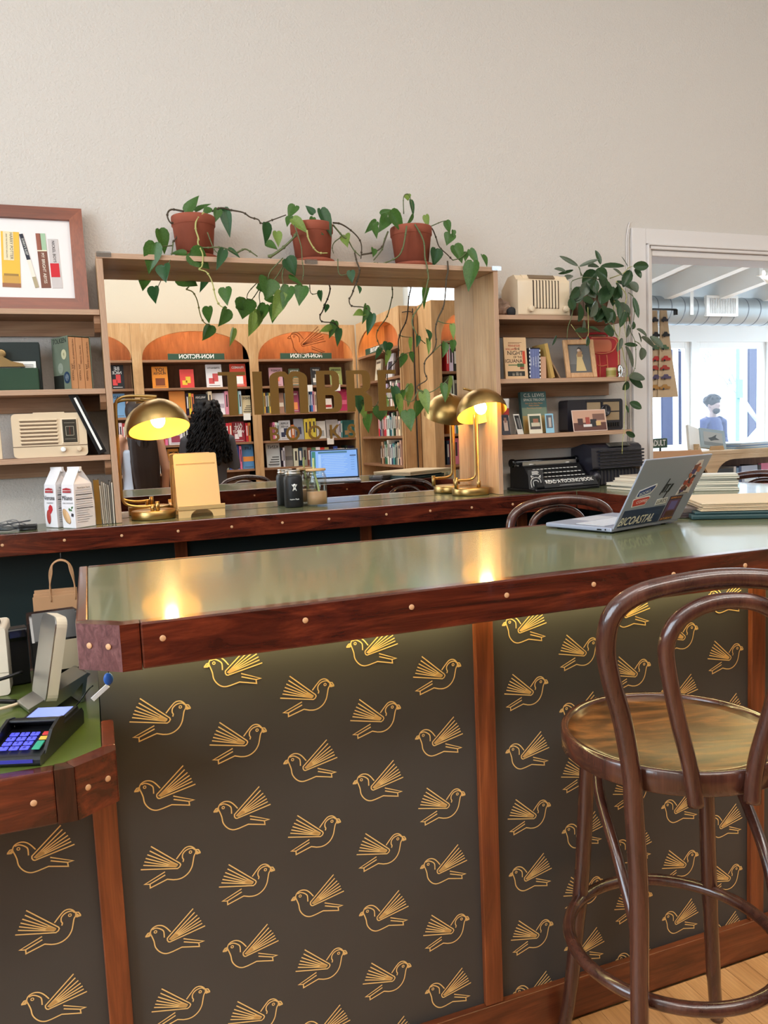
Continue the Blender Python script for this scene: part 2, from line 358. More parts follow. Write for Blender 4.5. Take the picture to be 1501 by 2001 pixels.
LEAF_H=[(1.995,2.917,2.006,1.927,2.923,2.038,0.013),(1.993,2.906,2.001,2.058,2.886,2.024,0.013),(2.138,2.959,2.025,2.126,2.969,2.076,0.018),(1.947,2.935,1.985,1.908,2.945,1.996,0.017),(1.991,2.945,1.995,1.929,2.943,1.98,0.01),(1.99,2.959,1.976,1.945,2.93,1.954,0.021),(2.101,2.925,2.011,2.042,2.896,2.003,0.023),(2.102,2.908,2.005,2.208,2.917,2.014,0.021),(2.097,2.934,1.991,2.049,2.945,1.953,0.037),(2.068,2.898,1.987,2.113,2.893,1.962,0.034),(2.11,2.935,1.962,2.15,2.94,1.929,0.035),(2.13,2.884,1.923,2.075,2.859,1.856,0.038),(2.163,2.908,1.924,2.141,2.88,1.854,0.021),(2.295,2.961,2.007,2.261,2.957,1.948,0.029),(2.278,2.921,2.016,2.339,2.912,2.016,0.025),(2.299,2.938,2.007,2.318,2.925,1.975,0.021),(2.265,2.93,1.947,2.292,2.916,1.915,0.031),(2.222,2.965,1.957,2.306,2.955,1.922,0.029),(2.225,2.919,1.97,2.172,2.901,1.991,0.015),(2.236,2.901,2.008,2.212,2.901,2.041,0.01),(1.959,2.859,1.902,1.917,2.849,1.87,0.028),(1.967,2.846,1.85,2.02,2.858,1.853,0.026),(1.946,2.842,1.84,1.937,2.83,1.778,0.036),(2.023,2.831,1.848,1.99,2.817,1.793,0.028),(2.059,2.849,1.835,2.103,2.858,1.778,0.026),(2.146,2.849,1.84,2.145,2.841,1.788,0.014),(2.137,2.85,1.858,2.143,2.848,1.828,0.014),(2.182,2.851,1.81,2.146,2.832,1.755,0.018),(2.179,2.831,1.805,2.196,2.84,1.765,0.015),(2.224,2.85,1.87,2.222,2.822,1.797,0.015),(2.213,2.838,1.768,2.204,2.83,1.74,0.018),(2.069,2.848,1.734,2.112,2.846,1.721,0.034),(2.189,2.841,1.754,2.182,2.84,1.711,0.016),(2.231,2.841,1.736,2.265,2.828,1.711,0.022),(2.24,2.839,1.721,2.249,2.835,1.688,0.013),(2.264,2.853,1.703,2.334,2.864,1.669,0.026),(2.304,2.847,1.705,2.347,2.828,1.665,0.024),(2.255,2.839,1.658,2.259,2.842,1.615,0.027),(2.177,2.854,1.673,2.235,2.856,1.67,0.012),(2.17,2.836,1.664,2.196,2.829,1.589,0.028),(2.164,2.851,1.7,2.149,2.859,1.654,0.015),(2.188,2.84,1.531,2.255,2.838,1.53,0.032),(2.202,2.855,1.528,2.255,2.849,1.496,0.023),(2.197,2.856,1.515,2.179,2.861,1.487,0.024),(2.19,2.84,1.425,2.23,2.825,1.404,0.022),(2.186,2.857,1.415,2.191,2.85,1.388,0.007),(2.167,2.837,1.301,2.212,2.844,1.282,0.015),(1.97,2.846,1.774,1.969,2.85,1.729,0.017),(1.995,2.854,1.732,1.929,2.831,1.725,0.017),(1.989,2.836,1.74,2.035,2.836,1.726,0.019),(1.995,2.854,1.707,1.979,2.839,1.673,0.017),(1.842,2.854,1.711,1.824,2.852,1.677,0.009),(1.897,2.834,1.857,1.91,2.834,1.818,0.021)]
VINE_A=[[(0.379,2.93,2.144),(0.336,2.93,2.148),(0.321,2.93,2.129),(0.329,2.93,2.104),(0.348,2.93,2.099),(0.35,2.93,2.06),(0.332,2.93,2.035)],[(0.441,2.885,2.132),(0.415,2.881,2.106),(0.408,2.877,2.073),(0.415,2.874,2.041),(0.412,2.87,2.021),(0.425,2.866,1.985),(0.42,2.862,1.945),(0.41,2.859,1.932),(0.433,2.855,1.922),(0.449,2.851,1.889),(0.457,2.847,1.838),(0.469,2.844,1.809),(0.491,2.84,1.795)],[(0.479,2.95,2.155),(0.513,2.95,2.169),(0.55,2.95,2.163),(0.592,2.95,2.157),(0.617,2.95,2.142),(0.646,2.95,2.135),(0.658,2.95,2.122),(0.698,2.95,2.136),(0.751,2.95,2.157)],[(0.392,2.88,1.999),(0.412,2.88,2.009),(0.448,2.88,2.011),(0.477,2.88,2.014),(0.509,2.88,2.011),(0.549,2.88,1.993)],[(0.448,2.88,2.064),(0.458,2.88,2.033),(0.468,2.88,2.006),(0.485,2.88,1.988)],[(0.549,2.9,2.001),(0.579,2.9,2.016),(0.599,2.9,2.009),(0.625,2.9,1.992)],[(0.331,2.9,2.028),(0.319,2.875,1.975),(0.301,2.85,1.938)],[(0.328,2.9,2.018),(0.276,2.87,2.005)]]
VINE_B=[[(0.661,2.89,1.992),(0.676,2.89,1.995),(0.721,2.89,2.026),(0.762,2.89,2.064),(0.771,2.89,2.081)],[(0.759,2.87,2.102),(0.77,2.865,2.063),(0.779,2.86,2.019),(0.778,2.855,1.975),(0.78,2.85,1.935),(0.772,2.845,1.9)],[(0.806,2.87,2.085),(0.81,2.87,2.056),(0.828,2.87,2.023),(0.848,2.87,2.007),(0.88,2.87,2.007)],[(0.931,2.95,2.138),(0.963,2.95,2.135),(1.001,2.95,2.114),(1.032,2.95,2.085),(1.042,2.95,2.055),(1.037,2.95,2.009)],[(0.921,2.92,2.123),(0.957,2.92,2.084),(0.978,2.92,2.07),(0.998,2.92,2.036),(1.024,2.92,2.012)],[(0.955,2.93,2.082),(0.927,2.93,2.061),(0.918,2.93,2.04),(0.922,2.93,2.02)],[(0.912,2.85,1.983),(0.912,2.85,1.939),(0.922,2.85,1.925),(0.948,2.85,1.93)],[(0.705,2.845,1.978),(0.658,2.845,1.931),(0.646,2.845,1.903)],[(0.714,2.845,1.962),(0.699,2.845,1.918),(0.7,2.845,1.885),(0.693,2.845,1.856)],[(0.715,2.85,1.963),(0.667,2.85,1.899),(0.647,2.85,1.904)]]
VINE_C=[[(0.982,2.86,2.01),(0.988,2.858,1.978),(0.997,2.857,1.948),(0.987,2.855,1.912),(0.974,2.853,1.886),(0.96,2.852,1.854),(0.949,2.85,1.837),(0.957,2.848,1.814),(1.005,2.847,1.809),(1.032,2.845,1.789)],[(1.146,2.93,2.111),(1.128,2.93,2.074),(1.118,2.93,2.043),(1.082,2.93,2.001)],[(1.199,2.87,2.119),(1.191,2.87,2.078),(1.178,2.87,2.032),(1.154,2.87,2.001),(1.092,2.87,1.976),(1.06,2.87,1.98)],[(1.233,2.87,2.128),(1.256,2.868,2.09),(1.267,2.865,2.055),(1.267,2.862,2.003),(1.273,2.86,1.972),(1.276,2.857,1.931),(1.271,2.855,1.908),(1.248,2.853,1.837),(1.209,2.85,1.788),(1.197,2.848,1.753),(1.21,2.845,1.717),(1.218,2.842,1.699),(1.246,2.84,1.675)],[(1.293,2.93,2.138),(1.328,2.93,2.135),(1.347,2.93,2.099),(1.36,2.93,2.063),(1.395,2.93,2.033),(1.418,2.93,2.012)],[(1.361,2.86,1.993),(1.361,2.858,1.954),(1.352,2.857,1.923),(1.338,2.855,1.827),(1.309,2.854,1.772),(1.296,2.852,1.73),(1.297,2.851,1.682),(1.282,2.849,1.646),(1.246,2.848,1.61),(1.241,2.846,1.568),(1.249,2.845,1.538),(1.208,2.843,1.515),(1.21,2.842,1.5),(1.228,2.84,1.484)],[(1.222,2.95,2.186),(1.224,2.95,2.248),(1.24,2.95,2.262),(1.254,2.95,2.245),(1.263,2.95,2.188)],[(1.023,2.9,2.013),(1.073,2.9,2.024),(1.107,2.9,2.046),(1.131,2.9,2.093)],[(1.302,2.84,1.761),(1.328,2.84,1.753),(1.362,2.84,1.75)],[(1.278,2.84,1.645),(1.319,2.84,1.675),(1.363,2.84,1.688)],[(1.209,2.84,1.499),(1.258,2.84,1.489),(1.316,2.84,1.521),(1.344,2.84,1.548)],[(1.209,2.84,1.499),(1.178,2.84,1.455),(1.121,2.84,1.481)],[(1.337,2.95,2.145),(1.379,2.95,2.163),(1.403,2.95,2.17)],[(1.408,2.91,2.008),(1.445,2.91,2.02),(1.482,2.91,2.053)]]
VINE_H=[[(1.924,2.85,1.825),(1.913,2.85,1.783),(1.895,2.85,1.741),(1.889,2.85,1.691)],[(1.994,2.85,1.826),(1.995,2.85,1.75),(1.992,2.85,1.708),(1.964,2.85,1.694),(1.91,2.85,1.754)],[(2.111,2.9,1.951),(2.171,2.885,1.86),(2.191,2.87,1.849),(2.2,2.855,1.812),(2.178,2.84,1.759)],[(2.173,2.9,1.944),(2.214,2.885,1.886),(2.196,2.87,1.84),(2.179,2.855,1.761),(2.177,2.84,1.699)],[(2.127,2.88,1.918),(2.166,2.872,1.789),(2.164,2.864,1.745),(2.152,2.856,1.701),(2.141,2.848,1.657),(2.139,2.84,1.584)],[(2.147,2.88,1.875),(2.142,2.876,1.746),(2.18,2.873,1.66),(2.187,2.869,1.616),(2.2,2.865,1.559),(2.189,2.862,1.529),(2.182,2.858,1.463),(2.182,2.855,1.415),(2.17,2.851,1.354),(2.167,2.847,1.302),(2.156,2.844,1.267),(2.149,2.84,1.206)],[(2.221,2.88,1.894),(2.243,2.875,1.876),(2.244,2.87,1.833),(2.234,2.865,1.771),(2.214,2.86,1.732),(2.231,2.855,1.692),(2.234,2.85,1.636),(2.224,2.845,1.57),(2.19,2.84,1.527)],[(2.095,2.95,1.96),(2.043,2.95,1.971),(2.018,2.95,2.013)],[(2.106,2.93,1.956),(2.034,2.915,1.96),(1.957,2.9,1.942),(1.937,2.885,1.914),(1.931,2.87,1.87)],[(2.147,2.95,1.961),(2.132,2.95,2.017)],[(2.179,2.95,1.966),(2.249,2.95,1.99),(2.276,2.95,2.013),(2.3,2.95,2.022)],[(2.219,2.84,1.686),(2.245,2.84,1.673),(2.256,2.84,1.656)],[(2.033,2.95,1.971),(2.023,2.95,2.011)],[(2.085,2.84,1.767),(2.115,2.84,1.729),(2.135,2.84,1.703)]]
BIRD_R=[[(-52.1,3.5),(12.7,-9.7),(16.7,-7.5),(18.8,-3.8),(17.7,-0.7),(-31.4,43.5)],[(-34.0,35.4),(13.7,-2.9)],[(-38.7,29.3),(13.1,-4.6)],[(-42.0,23.0),(11.9,-5.5)],[(-44.8,16.9),(10.8,-5.6)],[(-47.1,10.8),(10.3,-5.8)],[(11.8,8.9),(21.2,19.5),(29.3,26.8),(37.6,27.8),(43.9,23.9),(47.4,18.1),(47.1,12.9),(44.0,7.6),(41.6,-2.4),(38.8,-12.4),(32.7,-21.9),(23.5,-28.4),(13.5,-30.7),(3.8,-29.6),(-6.8,-26.0),(-37.9,-35.4),(-37.9,-27.9),(-9.9,-16.8)],[(-10.0,-10.8),(-47.3,-26.2),(-37.9,-28.1)],[(23.2,0.7),(24.6,5.1),(22.9,8.8),(23.7,15.6),(28.9,21.1),(35.7,23.5),(42.2,23.0),(45.8,19.5)],[(47.5,19.3),(52.4,18.1),(55.3,12.7),(55.2,11.0),(49.1,10.3),(47.1,12.9)]]
BIRD_L=[[(35.6,36.3),(-14.6,-9.2),(-14.8,-13.2),(-12.9,-16.6),(-10.2,-17.7),(55.3,-3.3)],[(37.8,28.2),(-11.5,-12.7)],[(42.4,21.7),(-10.5,-13.0)],[(45.9,15.4),(-10.0,-13.4)],[(48.8,9.2),(-9.4,-13.8)],[(50.3,3.0),(-8.4,-14.2)],[(-7.8,1.7),(-15.3,12.0),(-22.9,18.2),(-32.0,20.0),(-39.7,16.9),(-43.2,11.8),(-43.5,7.2),(-41.3,1.0),(-38.3,-9.0),(-36.9,-19.8),(-32.1,-28.9),(-25.0,-35.7),(-16.6,-38.7),(-6.7,-37.8),(10.5,-33.8),(42.2,-41.3),(41.6,-33.8),(14.5,-24.4)],[(14.3,-18.1),(50.9,-32.8),(41.6,-33.8)],[(-19.8,-6.4),(-19.7,2.4),(-21.0,7.9),(-27.1,13.2),(-33.8,16.0),(-39.8,14.6)],[(-43.4,10.1),(-48.2,9.3),(-52.0,4.9),(-52.1,3.8),(-46.5,3.2),(-42.6,5.3)]]
EYE_R=(37.9, 16.5)
EYE_L=(-34.6, 8.9)
BOOKS=[('F', 0, 2, 0.242, 0.364, 0.222, (26, 26, 30), 'black', 'BE NICE', (196, 60, 60)),
('F', 0, 3, 0.241, 0.358, 0.222, (110, 150, 186), 'light blue', 'READ', None),
('S', 0, 3, 0.366, 0.393, 0.159, 'tan'),
('S', 0, 3, 0.393, 0.42, 0.159, 'brown'),
('S', 0, 3, 0.42, 0.447, 0.159, 'orange'),
('S', 0, 4, 0.226, 0.255, 0.235, 'grey'),
('S', 0, 4, 0.255, 0.283, 0.235, 'navy'),
('S', 0, 4, 0.283, 0.312, 0.235, 'white'),
('S', 0, 4, 0.312, 0.34, 0.235, 'red'),
('S', 0, 4, 0.34, 0.369, 0.235, 'cream'),
('S', 0, 4, 0.369, 0.397, 0.235, 'brown'),
('F', 1, 2, 0.61, 0.756, 0.203, (222, 136, 44), 'orange', 'JOY HUNTER', (120, 60, 30)),
('F', 1, 2, 0.863, 0.996, 0.174, (214, 70, 64), 'red and yellow', '', (222, 184, 60)),
('F', 1, 2, 1.108, 1.261, 0.218, (226, 220, 220), 'white with red lines', 'STRENGTH', (196, 80, 80)),
('F', 1, 2, 1.337, 1.493, 0.221, (214, 74, 54), 'red and white', 'FRAMED', (236, 232, 228)),
('S', 1, 3, 0.617, 0.646, 0.148, 'red'),
('S', 1, 3, 0.646, 0.675, 0.148, 'white'),
('S', 1, 3, 0.675, 0.703, 0.148, 'grey'),
('S', 1, 3, 0.703, 0.732, 0.148, 'pink'),
('F', 1, 3, 0.752, 0.902, 0.233, (224, 138, 62), 'plain orange', '', None),
('S', 1, 3, 0.905, 0.93, 0.217, 'black'),
('S', 1, 3, 0.93, 0.954, 0.217, 'yellow'),
('S', 1, 3, 0.954, 0.978, 0.217, 'orange'),
('F', 1, 3, 0.978, 1.11, 0.199, (40, 44, 48), 'black floral', 'WILDER', (120, 140, 130)),
('S', 1, 3, 1.113, 1.149, 0.235, 'cream'),
('F', 1, 3, 1.153, 1.272, 0.206, (224, 220, 222), 'white text-covered', '', (170, 160, 170)),
('S', 1, 3, 1.272, 1.304, 0.228, 'pink'),
('S', 1, 3, 1.375, 1.403, 0.228, 'teal'),
('S', 1, 3, 1.403, 1.43, 0.228, 'pale'),
('F', 1, 3, 1.433, 1.537, 0.177, (214, 196, 156), 'cream hand-lettered', 'ENDS', (60, 50, 44)),
('S', 1, 4, 0.608, 0.635, 0.185, 'cream'),
('S', 1, 4, 0.635, 0.662, 0.185, 'yellow'),
('S', 1, 4, 0.662, 0.688, 0.185, 'red'),
('S', 1, 4, 0.688, 0.715, 0.185, 'pink'),
('F', 1, 4, 0.718, 0.857, 0.185, (222, 212, 216), 'white with red title', 'PEOPLE USE THINGS', (150, 60, 80)),
('S', 1, 4, 0.862, 0.898, 0.18, 'white'),
('S', 1, 4, 0.898, 0.934, 0.18, 'navy'),
('S', 1, 4, 0.934, 0.97, 0.18, 'grey'),
('S', 1, 4, 0.97, 1.006, 0.18, 'tan'),
('S', 1, 4, 1.006, 1.042, 0.18, 'brown'),
('S', 1, 4, 1.042, 1.078, 0.18, 'green'),
('S', 1, 4, 1.078, 1.114, 0.18, 'blue'),
('S', 1, 4, 1.114, 1.15, 0.18, 'cream'),
('F', 1, 4, 1.156, 1.249, 0.203, (44, 48, 74), 'navy blue', 'THE SEA', (190, 90, 100)),
('S', 1, 4, 1.262, 1.292, 0.191, 'red'),
('S', 1, 4, 1.292, 1.323, 0.191, 'red'),
('F', 1, 4, 1.327, 1.448, 0.198, (140, 36, 50), 'dark red lettered', 'ALL WE WANT', (226, 216, 216)),
('S', 1, 4, 1.453, 1.478, 0.185, 'red'),
('S', 1, 4, 1.478, 1.503, 0.185, 'orange'),
('F', 1, 5, 0.534, 0.632, 0.196, (214, 206, 198), 'white with number', 'NORTH #1', (60, 60, 70)),
('S', 1, 5, 0.656, 0.67, 0.185, 'black'),
('S', 1, 5, 0.67, 0.684, 0.185, 'white'),
('S', 1, 5, 0.684, 0.698, 0.185, 'black'),
('F', 1, 5, 0.703, 0.807, 0.228, (228, 150, 60), 'orange block-lettered', 'MOMS', (60, 50, 60)),
('S', 1, 5, 0.812, 0.85, 0.201, 'grey'),
('S', 1, 5, 0.85, 0.888, 0.201, 'blue'),
('S', 1, 5, 0.888, 0.927, 0.201, 'cream'),
('S', 1, 5, 0.927, 0.965, 0.201, 'red'),
('S', 1, 5, 0.965, 1.003, 0.201, 'black'),
('S', 1, 5, 1.003, 1.041, 0.201, 'tan'),
('S', 1, 5, 1.041, 1.08, 0.201, 'green'),
('S', 1, 5, 1.08, 1.118, 0.201, 'white'),
('S', 1, 5, 1.118, 1.156, 0.201, 'navy'),
('S', 1, 5, 1.156, 1.194, 0.201, 'brown'),
('S', 1, 5, 1.194, 1.233, 0.201, 'yellow'),
('S', 1, 5, 1.233, 1.271, 0.201, 'grey'),
('F', 1, 5, 1.276, 1.38, 0.24, (62, 96, 170), 'rainbow striped', 'HAPPY', (222, 120, 60)),
('S', 1, 5, 1.382, 1.402, 0.235, 'pink'),
('F', 1, 5, 1.406, 1.529, 0.238, (86, 140, 190), 'bright multicoloured', 'LIFE', (236, 150, 70)),
('F', 2, 2, 1.717, 1.855, 0.18, (196, 150, 160), 'pink', 'FOREST', (220, 120, 90)),
('F', 2, 2, 1.917, 2.027, 0.169, (84, 96, 72), 'dark green', 'EARTH', (206, 150, 96)),
('F', 2, 2, 2.143, 2.245, 0.18, (40, 40, 42), 'black and white', 'LIGHT', (220, 216, 206)),
('F', 2, 2, 2.342, 2.466, 0.178, (150, 160, 96), 'olive green', 'GARDEN', (226, 220, 180)),
('S', 2, 3, 1.629, 1.647, 0.206, 'teal'),
('S', 2, 3, 1.647, 1.664, 0.206, 'yellow'),
('S', 2, 3, 1.664, 1.682, 0.206, 'navy'),
('S', 2, 3, 1.682, 1.7, 0.206, 'green'),
('S', 2, 3, 1.7, 1.717, 0.206, 'yellow'),
('F', 2, 3, 1.765, 1.854, 0.196, (150, 110, 90), 'brown pictorial', '', (206, 190, 170)),
('S', 2, 3, 1.859, 1.88, 0.196, 'grey'),
('S', 2, 3, 1.88, 1.902, 0.196, 'pale'),
('S', 2, 3, 1.902, 1.923, 0.196, 'brown'),
('F', 2, 3, 1.927, 2.007, 0.212, (150, 60, 90), 'purple and red striped', 'RISE', (226, 140, 80)),
('S', 2, 3, 2.083, 2.103, 0.206, 'white'),
('S', 2, 3, 2.103, 2.122, 0.206, 'navy'),
('S', 2, 3, 2.122, 2.142, 0.206, 'blue'),
('S', 2, 3, 2.142, 2.162, 0.206, 'pink'),
('S', 2, 3, 2.162, 2.181, 0.206, 'cream'),
('F', 2, 3, 2.256, 2.347, 0.127, (226, 216, 206), 'white with red blot', '', (170, 50, 50)),
('F', 2, 3, 2.398, 2.512, 0.217, (176, 48, 92), 'magenta', '', (206, 100, 130)),
('S', 2, 4, 1.724, 1.744, 0.185, 'pink'),
('S', 2, 4, 1.744, 1.765, 0.185, 'white'),
('S', 2, 4, 1.765, 1.785, 0.185, 'pale'),
('F', 2, 4, 1.788, 1.907, 0.194, (206, 206, 210), 'white with navy title', 'SUPER RIVER', (40, 44, 70)),
('S', 2, 4, 1.91, 1.939, 0.153, 'orange'),
('F', 2, 4, 1.941, 2.041, 0.206, (150, 152, 160), 'grey with navy blob', '', (50, 54, 80)),
('S', 2, 4, 2.044, 2.083, 0.209, 'yellow'),
('S', 2, 4, 2.083, 2.123, 0.209, 'yellow'),
('S', 2, 4, 2.123, 2.162, 0.209, 'yellow'),
('F', 2, 4, 2.169, 2.269, 0.175, (210, 206, 200), 'off-white plain', '', (150, 150, 150)),
('F', 2, 4, 2.274, 2.402, 0.185, (170, 164, 160), 'grey ring-patterned', '', (84, 72, 62)),
('S', 2, 4, 2.404, 2.423, 0.175, 'pale'),
('S', 2, 4, 2.423, 2.442, 0.175, 'teal'),
('F', 2, 4, 2.446, 2.577, 0.175, (40, 92, 90), 'dark teal', '', (150, 120, 80)),
('F', 2, 5, 1.647, 1.788, 0.238, (196, 202, 204), 'pale grey botanical', 'KENT', (60, 60, 60)),
('S', 2, 5, 1.791, 1.81, 0.201, 'black'),
('S', 2, 5, 1.81, 1.83, 0.201, 'white'),
('F', 2, 5, 1.832, 1.913, 0.206, (128, 122, 116), 'mid grey', '', (90, 86, 84)),
('S', 2, 5, 1.919, 1.965, 0.185, 'cream'),
('S', 2, 5, 1.965, 2.011, 0.185, 'navy'),
('S', 2, 5, 2.011, 2.057, 0.185, 'grey'),
('S', 2, 5, 2.057, 2.103, 0.185, 'brown'),
('S', 2, 5, 2.103, 2.149, 0.185, 'green'),
('S', 2, 5, 2.149, 2.194, 0.185, 'white'),
('S', 2, 5, 2.194, 2.24, 0.185, 'red'),
('S', 2, 5, 2.24, 2.286, 0.185, 'tan'),
('S', 2, 5, 2.286, 2.332, 0.185, 'black'),
('S', 2, 5, 2.332, 2.378, 0.185, 'blue'),
('F', 2, 5, 2.381, 2.462, 0.159, (206, 200, 194), 'white slim', '', (160, 120, 120)),
('S', 2, 5, 2.463, 2.486, 0.185, 'black'),
('S', 2, 5, 2.486, 2.508, 0.185, 'black'),
('S', 2, 5, 2.508, 2.531, 0.185, 'black'),
('S', 2, 5, 2.531, 2.553, 0.185, 'black')]
# ================================================================== the setting
WY = 3.065      # face of the mirror wall
def wall(name, boxes, m, label=None):
    b = MB()
    for q in boxes: b.box(*q)
    return struct(b.build(name, m), label)
wall('wall_back', [(-2.6, 2.44, WY, 3.2, -.02, 4.0), (2.44, 4.0, WY, 3.2, 2.14, 4.0), (4.0, 4.84, WY, 3.2, -.02, 4.0)], M_WALL, 'warm white textured plaster wall')
wall('wall_left', [(-2.74, -2.6, -2.1, -1.2, -.02, 4.0), (-2.74, -2.6, 1.8, 3.2, -.02, 4.0), (-2.74, -2.6, -1.2, 1.8, -.02, 1.1), (-2.74, -2.6, -1.2, 1.8, 3.3, 4.0)], M_WALL)
wall('wall_front', [(-2.6, 3.3, -2.1, -1.98, -.02, 4.0), (3.3, 4.84, -2.1, -1.98, -.02, 2.3), (3.3, 4.84, -2.1, -1.98, 3.5, 4.0), (4.7, 4.84, -2.1, -1.98, 2.3, 3.5)], M_WALLC, 'cream painted wall above the bookcases')
wall('wall_right', [(4.84, 4.96, -2.1, 3.2, -.02, 4.0)], M_WALLC)
wall('ceiling', [(-2.74, 4.96, -2.1, 3.2, 4.0, 4.12)], M_WHITE)
fl = struct(MB().box(-2.74, 4.96, -2.1, 3.2, -.12, -.014).build('floor', M_FLOOR), 'light oak strip floor')
# floor boards near the bar, laid front to back
pl_mesh = {}
for i, L in enumerate((1.1, .8, .55)):
    pl_mesh[i] = MB().box(-.0296, .0296, 0, L, -.013, 0).mesh('floor_plank', wood('floor_oak_board_%d' % i, *(((150, 100, 60), (178, 128, 82), (200, 152, 104)), ((164, 112, 68), (190, 140, 92), (210, 164, 114)), ((172, 122, 76), (200, 150, 100), (220, 174, 124)))[i], 'y', 6, 8, .38, .15, 1.0, (.25, .5, .75)))
rr = random.Random(5)
x = -1.2
while x < 2.6:
    y = 1.435
    k = rr.randrange(3)
    while y > -.5:
        L = (1.1, .8, .55)[k]
        o = bpy.data.objects.new('floor_plank', pl_mesh[k]); COL.objects.link(o); o.parent = fl
        o.location = (x, y-L-.0007, rr.uniform(-.0004, .0002)); y -= L+.0012; k = rr.randrange(3)
    x += .0605
# doorway casing to the front room
tr = bpy.data.objects.new('trim_1', None)
COL.objects.link(tr); struct(tr, 'off-white moulded casing around the wide doorway')
b = MB(); b.box(2.375, 2.452, WY-.016, WY, 0, 2.215); b.build('casing_board', M_TRIM, tr, .003)
b = MB(); b.box(2.452, 4.1, WY-.016, WY, 2.148, 2.215); b.build('casing_board', M_TRIM, tr, .003)
b = MB(); b.box(2.452, 2.462, WY-.03, WY, 0, 2.148).box(2.462, 2.474, WY-.024, WY, 0, 2.138).box(2.474, 2.488, WY-.012, 3.2, 0, 2.128); b.build('moulding', M_TRIM, tr, .004)
b = MB(); b.box(2.452, 4.1, WY-.03, WY, 2.138, 2.148).box(2.462, 4.1, WY-.024, WY, 2.122, 2.138).box(2.488, 4.1, WY-.012, 3.2, 2.094, 2.122); b.build('moulding', M_TRIM, tr, .004)
b = MB(); b.tube([(2.352, WY-.004, 1.0), (2.353, WY-.004, 2.16), (2.36, WY-.006, 2.21), (2.37, WY-.006, 2.24)], .0035, 6); b.tube([(2.36, WY-.004, 1.0), (2.361, WY-.004, 2.16), (2.368, WY-.006, 2.215)], .003, 6)
tag(b.build('surface_cable', M_TRIM), 'pair of painted cables running up beside the doorway casing', 'cable')

# ------------------------------------------------------------------ front room seen through the doorway
FY = 7.2
wall('wall_street', [(2.2, 5.2, FY, FY+.14, -.1, 2.75), (5.2, 9.6, FY, FY+.14, -.1, 1.0), (5.2, 9.6, FY, FY+.14, 2.2, 2.75), (6.40, 6.47, FY, FY+.14, 1.0, 2.2), (7.5, 7.58, FY, FY+.14, 1.0, 2.2), (8.6, 9.6, FY, FY+.14, 1.0, 2.2)], M_WHITE, 'white street wall with windows')
wall('wall_front_room_left', [(2.06, 2.2, 3.2, FY+.14, -.1, 3.3)], M_WHITE)
wall('wall_front_room_right', [(9.6, 9.74, 3.2, 3.5, -.1, 3.3), (9.6, 9.74, 6.9, FY+.14, -.1, 3.3), (9.6, 9.74, 3.5, 6.9, -.1, .4), (9.6, 9.74, 3.5, 6.9, 2.6, 3.3)], M_WHITE)  # opening added out of view to let more daylight in
wall('wall_front_room_inner', [(4.84, 9.6, 3.08, 3.2, -.1, 3.3)], M_WHITE)
struct(MB().box(2.06, 9.74, 3.2, FY+.14, -.12, -.01).build('floor_front_room', M_FLOOR))
z_at = lambda y: 2.62 + .105*(FY-y)
b = MB(); b.add([(2.06, 3.2, z_at(3.2)), (9.74, 3.2, z_at(3.2)), (9.74, FY+.14, z_at(FY+.14)), (2.06, FY+.14, z_at(FY+.14)), (2.06, 3.2, z_at(3.2)+.1), (9.74, 3.2, z_at(3.2)+.1), (9.74, FY+.14, z_at(FY+.14)+.1), (2.06, FY+.14, z_at(FY+.14)+.1)], [(0,1,2,3),(7,6,5,4),(0,4,5,1),(1,5,6,2),(2,6,7,3),(3,7,4,0)])
ce = struct(b.build('ceiling_front_room', M_WHITE), 'white sloping ceiling of the front room')
for i in range(9):
    x0 = 3.5+.62*i
    b = MB(); zz = z_at(3.2); z2 = z_at(FY)
    b.add([(x0, 3.2, zz), (x0+.09, 3.2, zz), (x0+.09, FY, z2), (x0, FY, z2), (x0, 3.2, zz-.19), (x0+.09, 3.2, zz-.19), (x0+.09, FY, z2-.19), (x0, FY, z2-.19)], [(3,2,1,0),(4,5,6,7),(0,1,5,4),(1,2,6,5),(2,3,7,6),(3,0,4,7)])
    b.build('rafter', M_WHITE, ce)
MB().box(2.2, 9.6, 3.9, 4.02, z_at(3.9)-.26, z_at(3.9)).build('ridge_beam', M_WHITE, ce)
# windows of the street wall
def window(n, x0, x1, z0, z1):
    o = bpy.data.objects.new('window_%d' % n, None); COL.objects.link(o); struct(o, 'white framed street window')
    b = MB()
    for q in ((x0, x0+.07, z0, z1), (x1-.07, x1, z0, z1), (x0+.07, x1-.07, z1-.07, z1), (x0+.07, x1-.07, z0, z0+.06)): b.box(q[0], q[1], FY+.03, FY+.09, q[2], q[3])
    b.build('window_frame', M_WHITE, o, .004)
    MB().box(x0+.07, x1-.07, FY+.056, FY+.062, z0+.06, z1-.07).build('pane', M_PANE, o)
    MB().box(x0-.03, x1+.03, FY-.06, FY+.02, z0-.03, z0).build('window_sill', M_WHITE, o, .004)
window(1, 5.2, 6.40, 1.0, 2.2); window(2, 6.47, 7.5, 1.0, 2.2); window(3, 7.58, 8.6, 1.0, 2.2)
def side_window(n, fr, label):
    o = bpy.data.objects.new('window_%d' % n, None); COL.objects.link(o); struct(o, label)
    b = MB()
    for q in fr: b.box(*q)
    b.build('window_frame', M_WHITE, o)
side_window(4, [(-2.7, -2.64, -1.2, -1.13, 1.1, 3.3), (-2.7, -2.64, 1.73, 1.8, 1.1, 3.3), (-2.7, -2.64, .27, .33, 1.1, 3.3), (-2.7, -2.64, -1.13, 1.73, 1.1, 1.17), (-2.7, -2.64, -1.13, 1.73, 3.23, 3.3)], 'tall side window')
